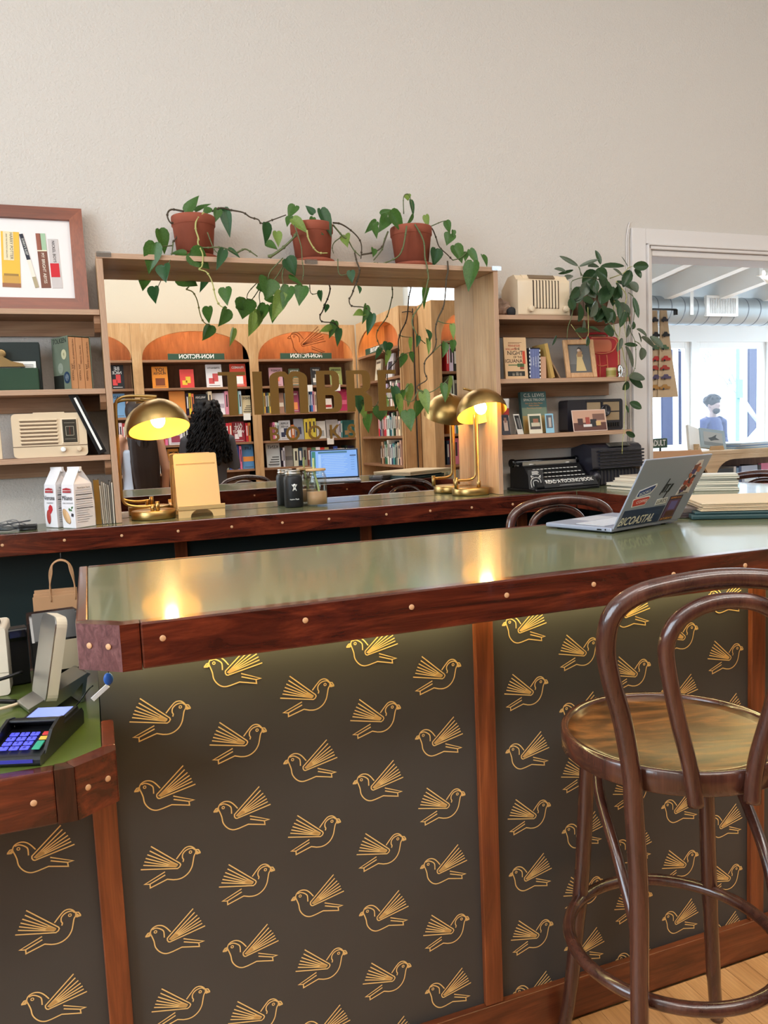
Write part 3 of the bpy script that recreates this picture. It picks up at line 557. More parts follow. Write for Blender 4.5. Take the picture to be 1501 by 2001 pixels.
side_window(5, [(3.3, 3.37, -2.06, -2.0, 2.3, 3.5), (4.63, 4.7, -2.06, -2.0, 2.3, 3.5), (3.37, 4.63, -2.06, -2.0, 2.3, 2.37), (3.37, 4.63, -2.06, -2.0, 3.43, 3.5)], 'high bright window above the bookcases')
side_window(6, [(9.64, 9.7, 3.5, 3.57, .4, 2.6), (9.64, 9.7, 6.83, 6.9, .4, 2.6), (9.64, 9.7, 5.17, 5.23, .4, 2.6), (9.64, 9.7, 3.57, 6.83, .4, .47), (9.64, 9.7, 3.57, 6.83, 2.53, 2.6)], 'unseen end window added to brighten the front room')  # added window, unseen, brightens the front room
# outside: pavement, white building opposite with dark bays, lamp post, bare tree, parked car, passer-by
struct(MB().box(-8, 30, FY+.14, 40, -.16, -.1).build('ground', mat('pale_pavement', (214, 214, 214), .9)), 'sunlit pale pavement')
struct(MB().box(9.75, 30, -9, FY+.14, -.16, -.1).build('ground_side', mat('pale_pavement', (214, 214, 214), .9)))
M_OUT = mat('white_render_facade', (236, 238, 242), .9)
M_OUTD = mat('blue_grey_opening', (34, 38, 62), .6)
t = thing('building', (13, 13.5, -.1), 'white building with dark blue-grey bays across the street', 'building')
MB().box(2, 28, 13.5, 14.5, -.1, 7).build('facade', M_OUT, t, world=True)
for x0, x1, z0, z1 in ((11.2, 11.45, -.1, 3.2), (11.65, 11.9, -.1, 3.2), (13.5, 14.0, 0.2, 3.2), (9.6, 10.2, .4, 3.0), (15.2, 16.0, .3, 3.0)):
    MB().box(x0, x1, 13.44, 13.52, z0, z1).build('bay', M_OUTD, t, world=True)
t = thing('street_pole', (10.0, 10.2, -.1), 'pale green street pole beyond the shop window', 'pole')
MB().lathe([(.08, 0), (.08, .1), (.035, .14), (.03, 4)], 12).build('pole_shaft', mat('pale_green_paint', (84, 122, 116), .6), t)
MB().box(-.05, .05, -.06, -.02, 1.75, 2.05).build('pole_box', mat('pale_green_paint', (84, 122, 116), .6), t)
t = thing('bare_tree', (12.2, 11.9, -.1), 'leafless street tree in front of the dark bay', 'tree')
b = MB(); rt = random.Random(8)
def branch(p, d, L, r, n):
    q = p + d*L; b.tube([p, (p+q)/2+Vector((rt.uniform(-.03, .03), rt.uniform(-.03, .03), 0)), q], [r, r*.85, r*.7], 5)
    if n:
        for k in range(3): branch(q, (d+Vector((rt.uniform(-.8, .8), rt.uniform(-.6, .6), rt.uniform(-.1, .5)))).normalized(), L*.72, r*.6, n-1)
branch(Vector((0, 0, 0)), Vector((0, 0, 1)), 1.3, .06, 4)
b.build('trunk_and_branches', mat('pale_bark', (150, 150, 156), .8), t)
t = thing('parked_car', (12.4, 10.6, -.1), 'white parked car cut off by the window edge', 'car', R(8))
b = MB(); prof = [(-2.1, .35), (-2.15, .62), (-1.9, .8), (-1.2, .9), (-.55, 1.35), (.8, 1.4), (1.5, .98), (2.1, .9), (2.2, .6), (2.15, .35)]
b.prism(prof, 'xz', -.85, .85); b.build('car_body', mat('white_car_paint', (236, 240, 242), .25, coat=.5), t, .08, seg=3)
b = MB(); b.prism([(-1.05, .92), (-.5, 1.29), (.1, 1.31), (.1, .94)], 'xz', -.862, .862); b.prism([(.18, .94), (.18, 1.31), (.78, 1.33), (1.3, .97)], 'xz', -.862, .862); b.build('car_window', mat('teal_car_glass', (60, 84, 84), .1), t)
for sx in (-1.35, 1.35):
    for sy in (-.8, .8):
        MB().lathe([(.0, -.1), (.2, -.1), (.32, -.08), (.32, .08), (.2, .1), (0, .1)], 20, X=T(sx, sy, .32) @ Matrix.Rotation(R(90), 4, 'X')).build('wheel', M_BLK, t)
# ================================================================== counters
BZ = 1.07
def plug_mesh():
    return MB().lathe([(.0048, 0), (.0048, .0012), (.004, .0017), (0, .0017)], 14, X=Matrix.Rotation(R(90), 4, 'X')).mesh('wood_plug', M_PLUG)
PLUG = plug_mesh()
def plugs(parent, pts, rz=0):
    inv = Matrix.Translation(-Vector(parent.location))
    for p in pts:
        o = bpy.data.objects.new('wood_plug', PLUG); COL.objects.link(o); o.parent = parent
        o.matrix_basis = inv @ T(*p) @ Matrix.Rotation(rz, 4, 'Z')
# front bar worktop
t = thing('front_bar_counter', (1.2, 1.58, 1.0), 'long green front bar worktop edged in dark walnut with pale plugs', 'counter')
surf = [(-.019, 1.886), (-.019, 1.314), (.031, 1.2735), (2.56, 1.2735), (2.56, 1.904), (1.89, 1.904), (1.89, 1.886)]
MB().prism(surf, 'xy', 1.0, BZ-.001).build('surface', M_LINO, t, world=True)
MB().box(.055, 2.58, 1.246, 1.273, .997, BZ).build('edge_board', M_WALNUT, t, .003, world=True)
cb = MB().prism([(-.038, 1.297), (.025, 1.246), (.0545, 1.246), (.0545, 1.273), (.031, 1.273), (-.0195, 1.3135), (-.038, 1.3135)], 'xy', .997, BZ)
cb.m[2] = 1; cb.m[8] = 1
cb.build('corner_block', [M_WALNUT, M_END_SHEEN], t, .004, world=True, label='reddish end-grain corner block with a painted purple-grey sheen')
MB().box(-.038, -.0195, 1.314, 1.904, .997, BZ).build('edge_board', M_WALNUT_Y, t, .003, world=True)
MB().box(-.019, 1.889, 1.8865, 1.904, .997, BZ).build('edge_board', M_WALNUT, t, .003, world=True)
MB().box(2.5605, 2.58, 1.2735, 1.904, .997, BZ).build('edge_board', M_WALNUT_Y, t, .003, world=True)
plugs(t, [(x, 1.246, 1.042) for x in (.087, .314, .503, .689, .875, 1.061, 1.242, 1.43, 1.62, 1.8, 1.99)])
ca = math.atan2(-.051, .062)
plugs(t, [(-.037+.062*k, 1.296-.051*k, 1.036) for k in (.28, .72)], ca)
plugs(t, [(x, 1.9041, 1.036) for x in (.271, .54, .815, 1.08, 1.333, 1.6)], R(180))
# return worktop joining bar and back counter
t = thing('return_counter_top', (2.2, 2.35, 1.0), 'green return worktop with orange-brown walnut edge on the right', 'counter')
MB().prism([(1.89, 1.9045), (2.56, 1.9045), (2.56, 2.79), (1.89, 2.79)], 'xy', 1.0, BZ-.001).build('surface', M_LINO, t, world=True)
MB().box(1.87, 1.8895, 1.905, 2.7695, .997, BZ).build('edge_board', M_WALNUT_Y, t, .003, world=True)
MB().box(2.5605, 2.58, 1.905, 2.79, .997, BZ).build('edge_board', M_WALNUT_Y, t, .003, world=True)
plugs(t, [(1.87, y, 1.034) for y in (2.68, 2.42, 2.16)], R(-90))
plugs(t, [(2.58, y, 1.034) for y in (2.68, 2.42, 2.16)], R(90))
# back counter under the mirror
t = thing('back_counter_top', (.8, 2.9, 1.0), 'narrow green back counter with walnut edge below the mirror', 'counter')
MB().prism([(-1.1, 2.79), (2.34, 2.79), (2.34, WY), (-1.1, WY)], 'xy', 1.0, BZ-.001).build('surface', M_LINO, t, world=True)
MB().box(-1.1, 1.8695, 2.77, 2.7895, .997, BZ).build('edge_board', M_WALNUT, t, .003, world=True)
plugs(t, [(x, 2.77, 1.036) for x in (-.46, -.277, -.093, .085, .269, .452, .633, .807, 1.031, 1.211, 1.388, 1.57, 1.75)])
# bar front: panels with printed birds, stiles and base rail
def ribbon(b, pts, w, y=0, m=0):
    n = len(pts); P = [Vector((p[0], 0, p[1])) for p in pts]; L = []; Rr = []
    for i in range(n):
        d0 = (P[i]-P[i-1]).normalized() if i else (P[1]-P[0]).normalized()
        d1 = (P[i+1]-P[i]).normalized() if i < n-1 else d0
        nn = Vector((-(d0.z+d1.z), 0, d0.x+d1.x))
        nn = nn.normalized() if nn.length > 1e-6 else Vector((-d0.z, 0, d0.x))
        k = max(.45, nn.dot(Vector((-d0.z, 0, d0.x))))
        L.append(P[i]+nn*w/2/k); Rr.append(P[i]-nn*w/2/k)
    v = [(p.x, y, p.z) for p in L] + [(p.x, y, p.z) for p in Rr]
    b.add(v, [(i, n+i, n+i+1, i+1) for i in range(n-1)], m)
def bird_mesh(name, strokes, eye, w, sc, m, fill, y=0):
    b = MB()
    for i, s in enumerate(strokes):
        pts = [(p[0]*sc/1000, p[1]*sc/1000) for p in s]
        if i in (6, 8): pts = [(q.x, q.z) for q in smooth_path([(p[0], 0, p[1]) for p in pts[:14]], 3)] + (pts[14:] if i == 6 else [])
        ribbon(b, pts, w, y)
    ex, ez = eye[0]*sc/1000, eye[1]*sc/1000
    ribbon(b, [(ex+.0024*sc*math.cos(a), ez+.0024*sc*math.sin(a)) for a in [k*math.pi/5 for k in range(11)]], w*.75, y)
    # solid wedge where the wing strokes meet
    if fill:
        tips = [s[0] for s in strokes[1:6]]; ends = [s[1] for s in strokes[1:6]]
        k = .74
        poly = [ends[0]] + [tuple(a*(1-k)+c*k for a, c in zip(p, q)) for p, q in ((tips[0], ends[0]), (tips[2], ends[2]), (tips[4], ends[4]))] + [ends[4]]
        v = [(p[0]*sc/1000, y, p[1]*sc/1000) for p in poly]; b.add(v, [list(range(len(v)))])
        bk = strokes[9]; v = [(p[0]*sc/1000, y, p[1]*sc/1000) for p in (bk[3], bk[4], bk[5], bk[0])]; b.add(v, [(0, 1, 2, 3)])
    return b.mesh(name, m)
BRD = {'R': bird_mesh('printed_bird', BIRD_R, EYE_R, .0022, 1, M_FOIL, True), 'L': bird_mesh('printed_bird', BIRD_L, EYE_L, .0022, 1, M_FOIL, True)}
t = thing('panelled_bar', (1.1, 1.6, 0), 'dark panelled bar front printed with rows of golden birds', 'bar')
def panel(x0, x1, z1, cols):
    p = MB().box(x0, x1, 1.456, 1.472, 0, z1).build('panel', M_PANEL, t, world=True)
    for cx, ty in cols:
        for k in range(-1, 5):
            for dz, d in ((.843, 'R'), (.712, 'L')):
                z = dz - .2795*k - (.068 if ty else 0)
                if .03 < z < z1-.02:
                    o = bpy.data.objects.new('printed_bird', BRD[d]); COL.objects.link(o); o.parent = p
                    o.location = (cx, 1.4552, z)
    return p
panel(-.0125, .74, .9965, [(.086+.1378*i, i % 2) for i in range(5)])
panel(.7405, 1.48, .9965, [(.845+.1363*i, (i+1) % 2) for i in range(5)])
panel(1.4805, 2.2, .9965, [(1.585+.1363*i, i % 2) for i in range(5)])
panel(-.8, -.013, .776, [(-.129, 1), (-.267, 0), (-.405, 1), (-.543, 0)])
for x0, x1, z1 in ((-.04, .001, .777), (.7215, .7635, .9965), (1.4605, 1.5025, .9965), (2.2, 2.24, .9965)):
    MB().box(x0, x1, 1.4415, 1.456, .0935, z1).build('stile', M_WALNUT_V, t, .002, world=True)
MB().box(-.8, 2.24, 1.4385, 1.456, 0, .093).build('base_rail', M_WALNUT_B, t, .002, world=True)
MB().box(-.0125, .003, 1.4725, 1.87, .0, .9965).build('end_panel', M_DKGREEN, t, world=True)
MB().box(.003, 2.24, 1.86, 1.872, 0, .9965).build('inner_panel', M_DKGREEN, t, world=True)
led = mat('led_strip_glow', (255, 244, 200), .5, emit=(255, 238, 170), es=48)
tag(MB().box(-.005, 2.2, 1.425, 1.437, .9925, .9965).build('led_strip', led), 'glowing strip light tucked under the bar overhang', 'strip light')
# dark cabinets below the other worktops
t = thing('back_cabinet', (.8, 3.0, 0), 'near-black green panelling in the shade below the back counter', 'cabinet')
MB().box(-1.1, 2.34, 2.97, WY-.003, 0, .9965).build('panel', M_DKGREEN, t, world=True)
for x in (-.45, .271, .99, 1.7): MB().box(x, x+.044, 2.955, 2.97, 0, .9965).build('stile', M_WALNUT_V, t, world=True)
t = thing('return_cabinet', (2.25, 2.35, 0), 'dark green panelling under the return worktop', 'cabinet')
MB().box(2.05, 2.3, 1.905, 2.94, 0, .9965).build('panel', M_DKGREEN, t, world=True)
# low register counter on the left
LZ = .862
t = thing('register_counter_top', (-.4, 1.5, .78), 'low green register counter with chamfered walnut corner', 'counter')
MB().prism([(-1.2, 1.2725), (-.074, 1.2725), (-.015, 1.312), (-.015, 1.84), (-1.2, 1.84)], 'xy', .79, LZ-.001).build('surface', M_LINO2, t, world=True)
MB().box(-1.2, -.0835, 1.246, 1.272, .778, LZ).build('edge_board', M_WALNUT, t, .003, world=True)
MB().prism([(-.083, 1.246), (-.055, 1.246), (-.055, 1.2465), (-.068, 1.272), (-.083, 1.272)], 'xy', .778, LZ).build('corner_block', wood('walnut_dark_block', (30, 12, 8), (54, 24, 16), (78, 38, 26), 'z', 14, 5, .3, .3), t, .002, world=True)
MB().prism([(-.0545, 1.2465), (.0065, 1.288), (.0065, 1.312), (-.0145, 1.312), (-.0675, 1.2725)], 'xy', .778, LZ).build('edge_board', M_WALNUT, t, .003, world=True)
MB().box(-.0145, .0065, 1.3125, 1.4405, .778, LZ).build('edge_board', M_WALNUT_Y, t, .003, world=True)
MB().box(-1.2, -.015, 1.8405, 1.86, .778, LZ).build('edge_board', M_WALNUT, t, .003, world=True)
plugs(t, [(-.114, 1.246, .818), (-.32, 1.246, .818)]); ca = math.atan2(.0415, .061)
plugs(t, [(-.0545+.061*k, 1.2463+.0415*k, .822) for k in (.27, .75)], ca)
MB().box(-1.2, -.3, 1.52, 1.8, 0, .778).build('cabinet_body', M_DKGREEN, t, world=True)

# ================================================================== mirror niche and shelves
NX0, NX1, NZ, NY = .073, 1.583, 1.978, 2.866
t = thing('mirror_niche', (.83, 2.96, BZ), 'deep box frame of pale plywood around the mirror', 'frame')
MB().box(NX0, NX0+.02, NY, WY, BZ, NZ-.0185, 0, 1).build('side_board', [M_PLY, M_EDGE_X], t, .001, world=True)
MB().box(NX1-.02, NX1, NY, WY, BZ, NZ-.0185, 0, 1).build('side_board', [M_PLY, M_EDGE_X], t, .001, world=True)
MB().box(NX0, NX1, NY, WY, NZ-.018, NZ, 0, 1).build('top_board', [M_PLYX, M_EDGE_Z], t, .001, world=True)
for x0, x1 in ((NX0+.001, .122), (1.556, 1.598), (.79, .838)):
    MB().prism(rrect(x0, x1, NZ-.014, NZ+.003, .004), 'xz', NY-.004, NY-.0005).build('corner_guard', M_CLEAR, t, .001, world=True, label='clear plastic edge guard')
MIR = tag(MB().box(NX0+.0205, NX1-.0205, 3.048, 3.054, BZ, NZ-.0185).build('mirror', M_MIRROR), 'large wall mirror reflecting the bookcases, inside the plywood frame', 'mirror')
# bronze lettering on the glass
t = thing('mirror_lettering', (.83, 3.047, 1.45), 'bronze shop lettering and bird outline applied to the mirror glass', 'lettering')
LY0, LY1 = 3.0465, 3.0479
z0, z1 = 1.430, 1.594
def bowl(x0, x1, za, zb, tx, tz, r):
    o = [(x0, za), (x1-r, za)] + [(x1-r+r*math.sin(a), za+r-r*math.cos(a)) for a in [k*math.pi/2/5 for k in range(1, 6)]] + [(x1-r+r*math.cos(a), zb-r+r*math.sin(a)) for a in [k*math.pi/2/5 for k in range(0, 6)]] + [(x0, zb)]
    xi, ri = x1-tx, max(.004, r-tx*.6)
    i = [(x0, zb-tz), (xi-ri, zb-tz)] + [(xi-ri+ri*math.sin(a), zb-tz-ri+ri*math.cos(a)) for a in [k*math.pi/2/4 for k in range(1, 5)]] + [(xi-ri+ri*math.cos(a), za+tz+ri-ri*math.sin(a)) for a in [k*math.pi/2/4 for k in range(0, 5)]] + [(x0, za+tz)]
    return o + i
def letter(polys):
    b = MB()
    for p in polys: b.prism(p, 'xz', LY0, LY1)
    return b.build('letter', M_GOLDV, t, world=True)
bx = lambda x0, x1, za, zb: [(x0, za), (x1, za), (x1, zb), (x0, zb)]
letter([bx(.480, .584, z1-.013, z1), bx(.515, .550, z0, z1-.013)])
letter([bx(.611, .647, z0, z1)])
# arched m
x0, x1 = .676, .826
def m_poly(xa, xb, tw, tz):
    xm = (xa+xb)/2; r = (xm-xa)/2+tw/4; n = 8
    c1, c2 = xa+r, xb-r; zc = z1-r*.6; dz = z1-zc; ri = r-tw; dzi = dz-tz; half = tw/2
    A = [k*math.pi/n for k in range(n+1)]
    o = [(xa, z0)] + [(c1-r*math.cos(a), zc+dz*math.sin(a)) for a in A if c1-r*math.cos(a) < xm-.001] + [(xm, z1-.014)]
    o += [(c2-r*math.cos(a), zc+dz*math.sin(a)) for a in A if c2-r*math.cos(a) > xm+.001] + [(xb, z0), (xb-tw, z0)]
    o += [(c2+(xb-tw-c2)*math.cos(a) if a < math.pi/2 else c2+(c2-xm-half)*math.cos(a), zc+dzi*math.sin(a)) for a in A] + [(xm+half, z0), (xm-half, z0)]
    o += [(c1+(xm-half-c1)*math.cos(a) if a < math.pi/2 else c1+(c1-xa-tw)*math.cos(a), zc+dzi*math.sin(a)) for a in A] + [(xa+tw, z0)]
    return o
letter([m_poly(x0, x1, .034, .02)])
letter([bx(.863, .897, z0, z1), bowl(.897, .957, z0+.083, z1, .030, .015, .028), bowl(.897, .965, z0, z0+.0835, .033, .015, .03)])
letter([bx(.987, 1.021, z0, z1), bowl(1.021, 1.088, z0+.078, z1, .033, .015, .028), [(1.021, z0+.078), (1.066, z0+.078), (1.092, z0+.055), (1.094, z0), (1.060, z0), (1.058, z0+.055), (1.048, z0+.064), (1.021, z0+.064)]])
letter([bx(1.121, 1.155, z0, z1), bx(1.155, 1.2, z1-.016, z1), bx(1.155, 1.192, z0+.072, z0+.088), bx(1.155, 1.2, z0, z0+.016)])
for ch, x in (('B', .683), ('O', .758), ('O', .848), ('K', .929), ('S', 1.0)):
    text(ch, .078, T(x, LY0, 1.350) @ FACE_N, M_GOLDV, t, 'letter', .0005, sx=.95, world=True, bold=.0012)
o = bpy.data.objects.new('bird_outline', bird_mesh('bird_outline', BIRD_L, EYE_L, .0024, 1.42, mat('bronze_vinyl_line', (120, 66, 34), .5, spec=.2), False)); COL.objects.link(o); o.parent = t
o.matrix_basis = T(-.83, -3.047, -1.45) @ T(.831, 3.0474, 1.714)

def shelf(x0, x1, z, label, side):
    t = thing('wall_shelf', ((x0+x1)/2, 2.97, z-.018), label, 'shelf', group=None)
    MB().box(x0, x1, 2.885, WY, z-.018, z, 0, 1).build('board', [M_PLYD, M_EDGE_Z], t, .001, world=True)
    MB().box(x0, x1, WY-.02, WY, z-.07, z-.0185).build('wall_cleat', M_PLYD, t, world=True)
    xa, xb = (x1-.02, x1) if side < 0 else (x0, x0+.02)
    MB().prism([(2.9, z-.0185), (WY-.021, z-.0185), (WY-.021, z-.07), (2.93, z-.07), (2.9, z-.045)], 'yz', xa, xb).build('side_cleat', M_PLYD, t, world=True)
for z, n in ((1.795, 'top'), (1.531, 'middle'), (1.306, 'bottom')):
    shelf(-1.1, NX0-.001, z, '%s plywood shelf on the wall left of the mirror' % n, -1)
for z, n in ((1.795, 'top'), (1.538, 'middle'), (1.310, 'bottom')):
    shelf(NX1+.001, 2.236, z, '%s plywood shelf on the wall right of the mirror' % n, 1)
# ================================================================== plants above the mirror
def leaf_mesh(name, m, kind='heart'):
    """a leaf of unit length along +Y, folded along the midrib and drooping; width is scaled per leaf"""
    if kind == 'heart': prof = [(-.05, .13), (-.03, .31), (.08, .45), (.26, .5), (.46, .42), (.66, .28), (.84, .13)]
    else: prof = [(.02, .10), (.1, .26), (.25, .42), (.45, .5), (.65, .46), (.82, .33), (.94, .15)]
    v = []; fs = []
    mid = [(.0 if i == 0 else y, 0) for i, (y, w) in enumerate(prof)]
    droop = lambda y: -.22*y*y if kind == 'heart' else -.08*y*y
    for i, (y, w) in enumerate(prof):
        ym = max(y, 0.0) if kind == 'heart' else y
        v += [(-w, y, droop(y)+.34*w), (-w*.5, (y+ym)/2, droop(y)+.07), (0, ym, droop(ym)-.06), (w*.5, (y+ym)/2, droop(y)+.07), (w, y, droop(y)+.34*w)]
    v.append((0, 1.0, droop(1.)-.02)); tip = len(v)-1
    for i in range(len(prof)-1):
        for k in range(4): fs.append((i*5+k, i*5+k+1, (i+1)*5+k+1, (i+1)*5+k))
    b = (len(prof)-1)*5
    for k in range(4): fs.append((b+k, b+k+1, tip))
    return MB().add(v, fs, 0, True).mesh(name, m)
LM = [leaf_mesh('leaf', M_LEAF), leaf_mesh('leaf', M_LEAF2), leaf_mesh('leaf', M_LEAF3)]
HM = [leaf_mesh('leaf', M_HOYA, 'oval'), leaf_mesh('leaf', M_HOYA2, 'oval')]
rl = random.Random(21)
CAMP = Vector((0, 0, 1.345))
def put_leaf(parent, q, meshes, weights, tilt=.85):
    B = Vector(q[0:3]); Tt = Vector(q[3:6]); w = q[6]
    d = Tt-B; L = d.length; d.normalize()
    n = (Vector((.15, -1, .35)) + Vector((rl.uniform(-1, 1), rl.uniform(-.2, .2), rl.uniform(-1, 1)))*tilt)
    n = (n - d*n.dot(d)).normalized(); s = d.cross(n)
    X = Matrix.Identity(4)
    for i in range(3): X[i][0], X[i][1], X[i][2], X[i][3] = s[i]*w*1.42, d[i]*L*1.2, n[i]*min(L, w*1.3), B[i]
    o = bpy.data.objects.new('leaf', rl.choices(meshes, weights)[0]); COL.objects.link(o); o.parent = parent
    o.matrix_basis = Matrix.Translation(-Vector(parent.location)) @ X
def vine_part(parent, pts, r, m):
    sp = smooth_path(pts, 4); n = len(sp)
    b = MB().tube(sp, [r*(1-.45*i/n) for i in range(n)], 6)
    for i in range(3, n-1, 5):                                   # leaf-scar nodes
        b.ball(sp[i], r*1.35, m=0, seg=6, rings=4)
    b.build('vine', m, parent, world=True)
def potted(name, x, yc, zb, r0, r1, h, label, leaves, vines, vm, grp):
    t = thing(name, (x, yc, zb), label, 'plant', group=grp)
    MB().lathe([(.0, .004), (r0*1.0, .004), (r0*1.08, .0), (r0*1.22, .002), (r0*1.27, .014), (r0*1.2, .016), (r0*1.12, .008), (0, .008)], 32, cap=False).build('saucer', M_TERRA, t)
    b = MB().lathe([(0, .010), (r0, .010), (r1*.985, h-.034), (r1*1.0, h-.033), (r1*1.035, h-.031), (r1*1.045, h-.004), (r1*1.03, h), (r1*.94, h), (r1*.92, h-.02), (0, h-.02)], 32, cap=False)
    b.build('pot', M_TERRA, t)
    MB().lathe([(r1*.93, h-.019), (r1*.5, h-.012), (0, h-.009)], 20, cap=False).build('soil', mat('potting_soil', (48, 36, 28), .95, bump=.5, bscale=90), t)
    for i, v in enumerate(vines): vine_part(t, v, vm[i][0], vm[i][1])
    for q in leaves: put_leaf(t, q, LM, (5, 1.1, 2.4))
    return t
g = 'trailing pothos in terracotta pots on the mirror frame'
th, tb, ty_, tt = (.0035, M_VINE), (.0034, M_VINEB), (.0034, M_VINEY), (.0022, M_VINE)
potted('potted_pothos', .412, 2.955, NZ+.0005, .062, .074, .152, 'left terracotta pot of trailing pothos on the mirror frame', LEAF_A, VINE_A, [tb, ty_, tb, th, tt, th, tt, tt], g)
potted('potted_pothos', .848, 2.955, NZ+.0005, .064, .077, .148, 'middle terracotta pot of trailing pothos on the mirror frame', LEAF_B, VINE_B, [(.0055, M_VINE), tt, ty_, tb, th, tt, tt, tt, tt, tt], g)
potted('potted_pothos', 1.252, 2.955, NZ+.0005, .064, .079, .156, 'right terracotta pot of pothos with the longest trailing vines', LEAF_C, VINE_C, [tb, th, th, (.0034, M_VINE), tb, tb, tt, tb, tt, tt, tt, tt, tt, tt], g)
# hoya on the right shelf
t = thing('potted_hoya', (2.08, 2.965, 1.7955), 'trailing glossy hoya in a ribbed pot on the top right shelf', 'plant')
b = MB(); n = 48
prof = [(.0, 0), (.058, 0), (.066, .012), (.078, .07), (.08, .10), (.076, .104), (.07, .1), (.066, .09), (0, .088)]
b.lathe(prof, n, cap=False)
for k in range(30):
    a = 2*math.pi*k/30
    b.tube([(.064*math.cos(a), .064*math.sin(a), .012), (.080*math.cos(a), .080*math.sin(a), .072), (.082*math.cos(a), .082*math.sin(a), .1)], .0035, 5)
b.build('pot', mat('ribbed_clay_pot', (150, 118, 96), .7, vary=.15, bscale=60), t)
for v in VINE_H: vine_part(t, v, .0021, M_VINE if rl.random() < .7 else M_VINEY)
def grow(q, a, b_): return (q[0], q[1], q[2], q[0]+(q[3]-q[0])*a, q[1]+(q[4]-q[1])*a, q[2]+(q[5]-q[2])*a, q[6]*b_)
for q in LEAF_H: put_leaf(t, grow(q, 1.05, 1.15), HM, (3, 1.2), .8)
for k in range(16):                                           # leaves crowding the rim and covering the pot
    a = rl.uniform(0, 6.28); cx, cz = 2.08+.11*math.cos(a), 1.885+.06*math.sin(a); d = rl.uniform(-2.6, -.5)
    put_leaf(t, (cx, 2.88-.02*rl.random(), cz, cx+.06*math.cos(d), 2.86, cz+.06*math.sin(d), .034), HM, (2, 1), .8)

# ================================================================== brass table lamps
def lamp(name, loc, label, arm_dir, shade_c, shade_tilt, shade_n, power):
    """disc base, bent tube stem rising behind and over, dome shade with glowing bulb"""
    t = thing(name, loc, label, 'lamp')
    MB().lathe([(0, 0), (.0755, 0), (.0775, .002), (.0775, .028), (.0755, .03), (0, .03)], 40).build('base', M_BRASS, t)
    return t
def dome(t, X, R0, H0):
    b = MB(); pr = [(R0*math.cos(a), H0*math.sin(a)) for a in [k*math.pi/2/12 for k in range(13)]]
    pr[-1] = (.004, H0)
    b.lathe(pr, 40, X=X, cap=False)
    b.lathe([(.004, H0), (.004, H0+.008), (0, H0+.009)], 12, X=X, cap=False)
    sh = b.build('shade', M_BRASS, t)
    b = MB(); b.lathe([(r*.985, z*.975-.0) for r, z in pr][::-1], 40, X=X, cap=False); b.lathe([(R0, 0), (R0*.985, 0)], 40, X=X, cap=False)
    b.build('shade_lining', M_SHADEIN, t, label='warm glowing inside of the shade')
    MB().lathe([(.013, H0-.012), (.013, H0-.045), (.011, H0-.05)], 14, X=X).build('socket', M_BRASS, t)
    MB().ball((0, 0, H0-.072), .025, .025, .03, X=X).build('bulb', mat('lit_bulb', (255, 240, 200), .3, emit=(255, 226, 160), es=28), t)
    return sh
def lamp_light(t, p, power):
    l = bpy.data.lights.new('lamp_glow', 'POINT'); l.energy = power; l.color = (1, .62, .22); l.shadow_soft_size = .02
    o = bpy.data.objects.new('lamp_glow', l); COL.objects.link(o); o.parent = t; o.location = p
# left lamp: shade seen from the side, tilted towards the room
t = lamp('table_lamp', (.205, 2.945, BZ), 'brass dome table lamp beside the yellow stand at the left of the mirror', None, None, 0, 0, 0)
sp = smooth_path([(.005, -.035, .048), (-.04, -.035, .046), (-.085, -.035, .055), (-.103, -.035, .075), (-.106, -.035, .12), (-.105, -.035, .30), (-.103, -.035, .40), (-.092, -.035, .425), (-.06, -.035, .434), (.0, -.04, .433), (.035, -.045, .43)], 5)
MB().tube(sp, .0052, 10).build('stem', M_BRASS, t)
MB().lathe([(.008, .03), (.008, .062)], 14, c=(.012, -.035, 0)).lathe([(.007, .03), (.007, .05)], 12, c=(-.005, -.035, 0)).build('stem_collar', M_BRASS, t)
MB().tube([(-.02, -.036, .424), (.03, -.045, .425)], .003, 8).build('arm_bracket', M_BRASS, t)
Xl = T(.037, -.048, .316) @ Matrix.Rotation(R(-5), 4, 'Y') @ Matrix.Rotation(R(-20), 4, 'X')
dome(t, Xl, .106, .108)
lamp_light(t, (.037, -.06, .345), 1.0)
# right lamp: stem behind, shade facing the room
t = lamp('table_lamp', (1.478, 2.955, BZ), 'brass dome table lamp against the right side of the mirror niche', None, None, 0, 0, 0)
sp = smooth_path([(-.075, -.02, .062), (-.055, -.02, .063), (-.01, -.02, .064), (.012, -.02, .078), (.016, -.02, .11), (.016, -.02, .25), (.016, -.02, .33)], 5)
MB().tube(sp, .0052, 10).build('stem', M_BRASS, t)
MB().lathe([(.008, .03), (.008, .075)], 14, c=(-.075, -.02, 0)).build('stem_collar', M_BRASS, t)
MB().lathe([(.0085, .03), (.0085, .055), (.005, .058), (.005, .34)], 14, c=(.028, -.02, 0)).build('stem_rod', M_BRASS, t)
MB().tube(smooth_path([(.028, -.02, .33), (.028, -.02, .405), (.01, -.02, .425), (-.03, -.02, .436)], 5), .0048, 8).build('arm_bracket', M_BRASS, t)
Xr = T(.024, -.075, .331) @ Matrix.Rotation(R(-24), 4, 'X')
dome(t, Xr, .103, .1)
lamp_light(t, (.024, -.09, .355), 1.0)
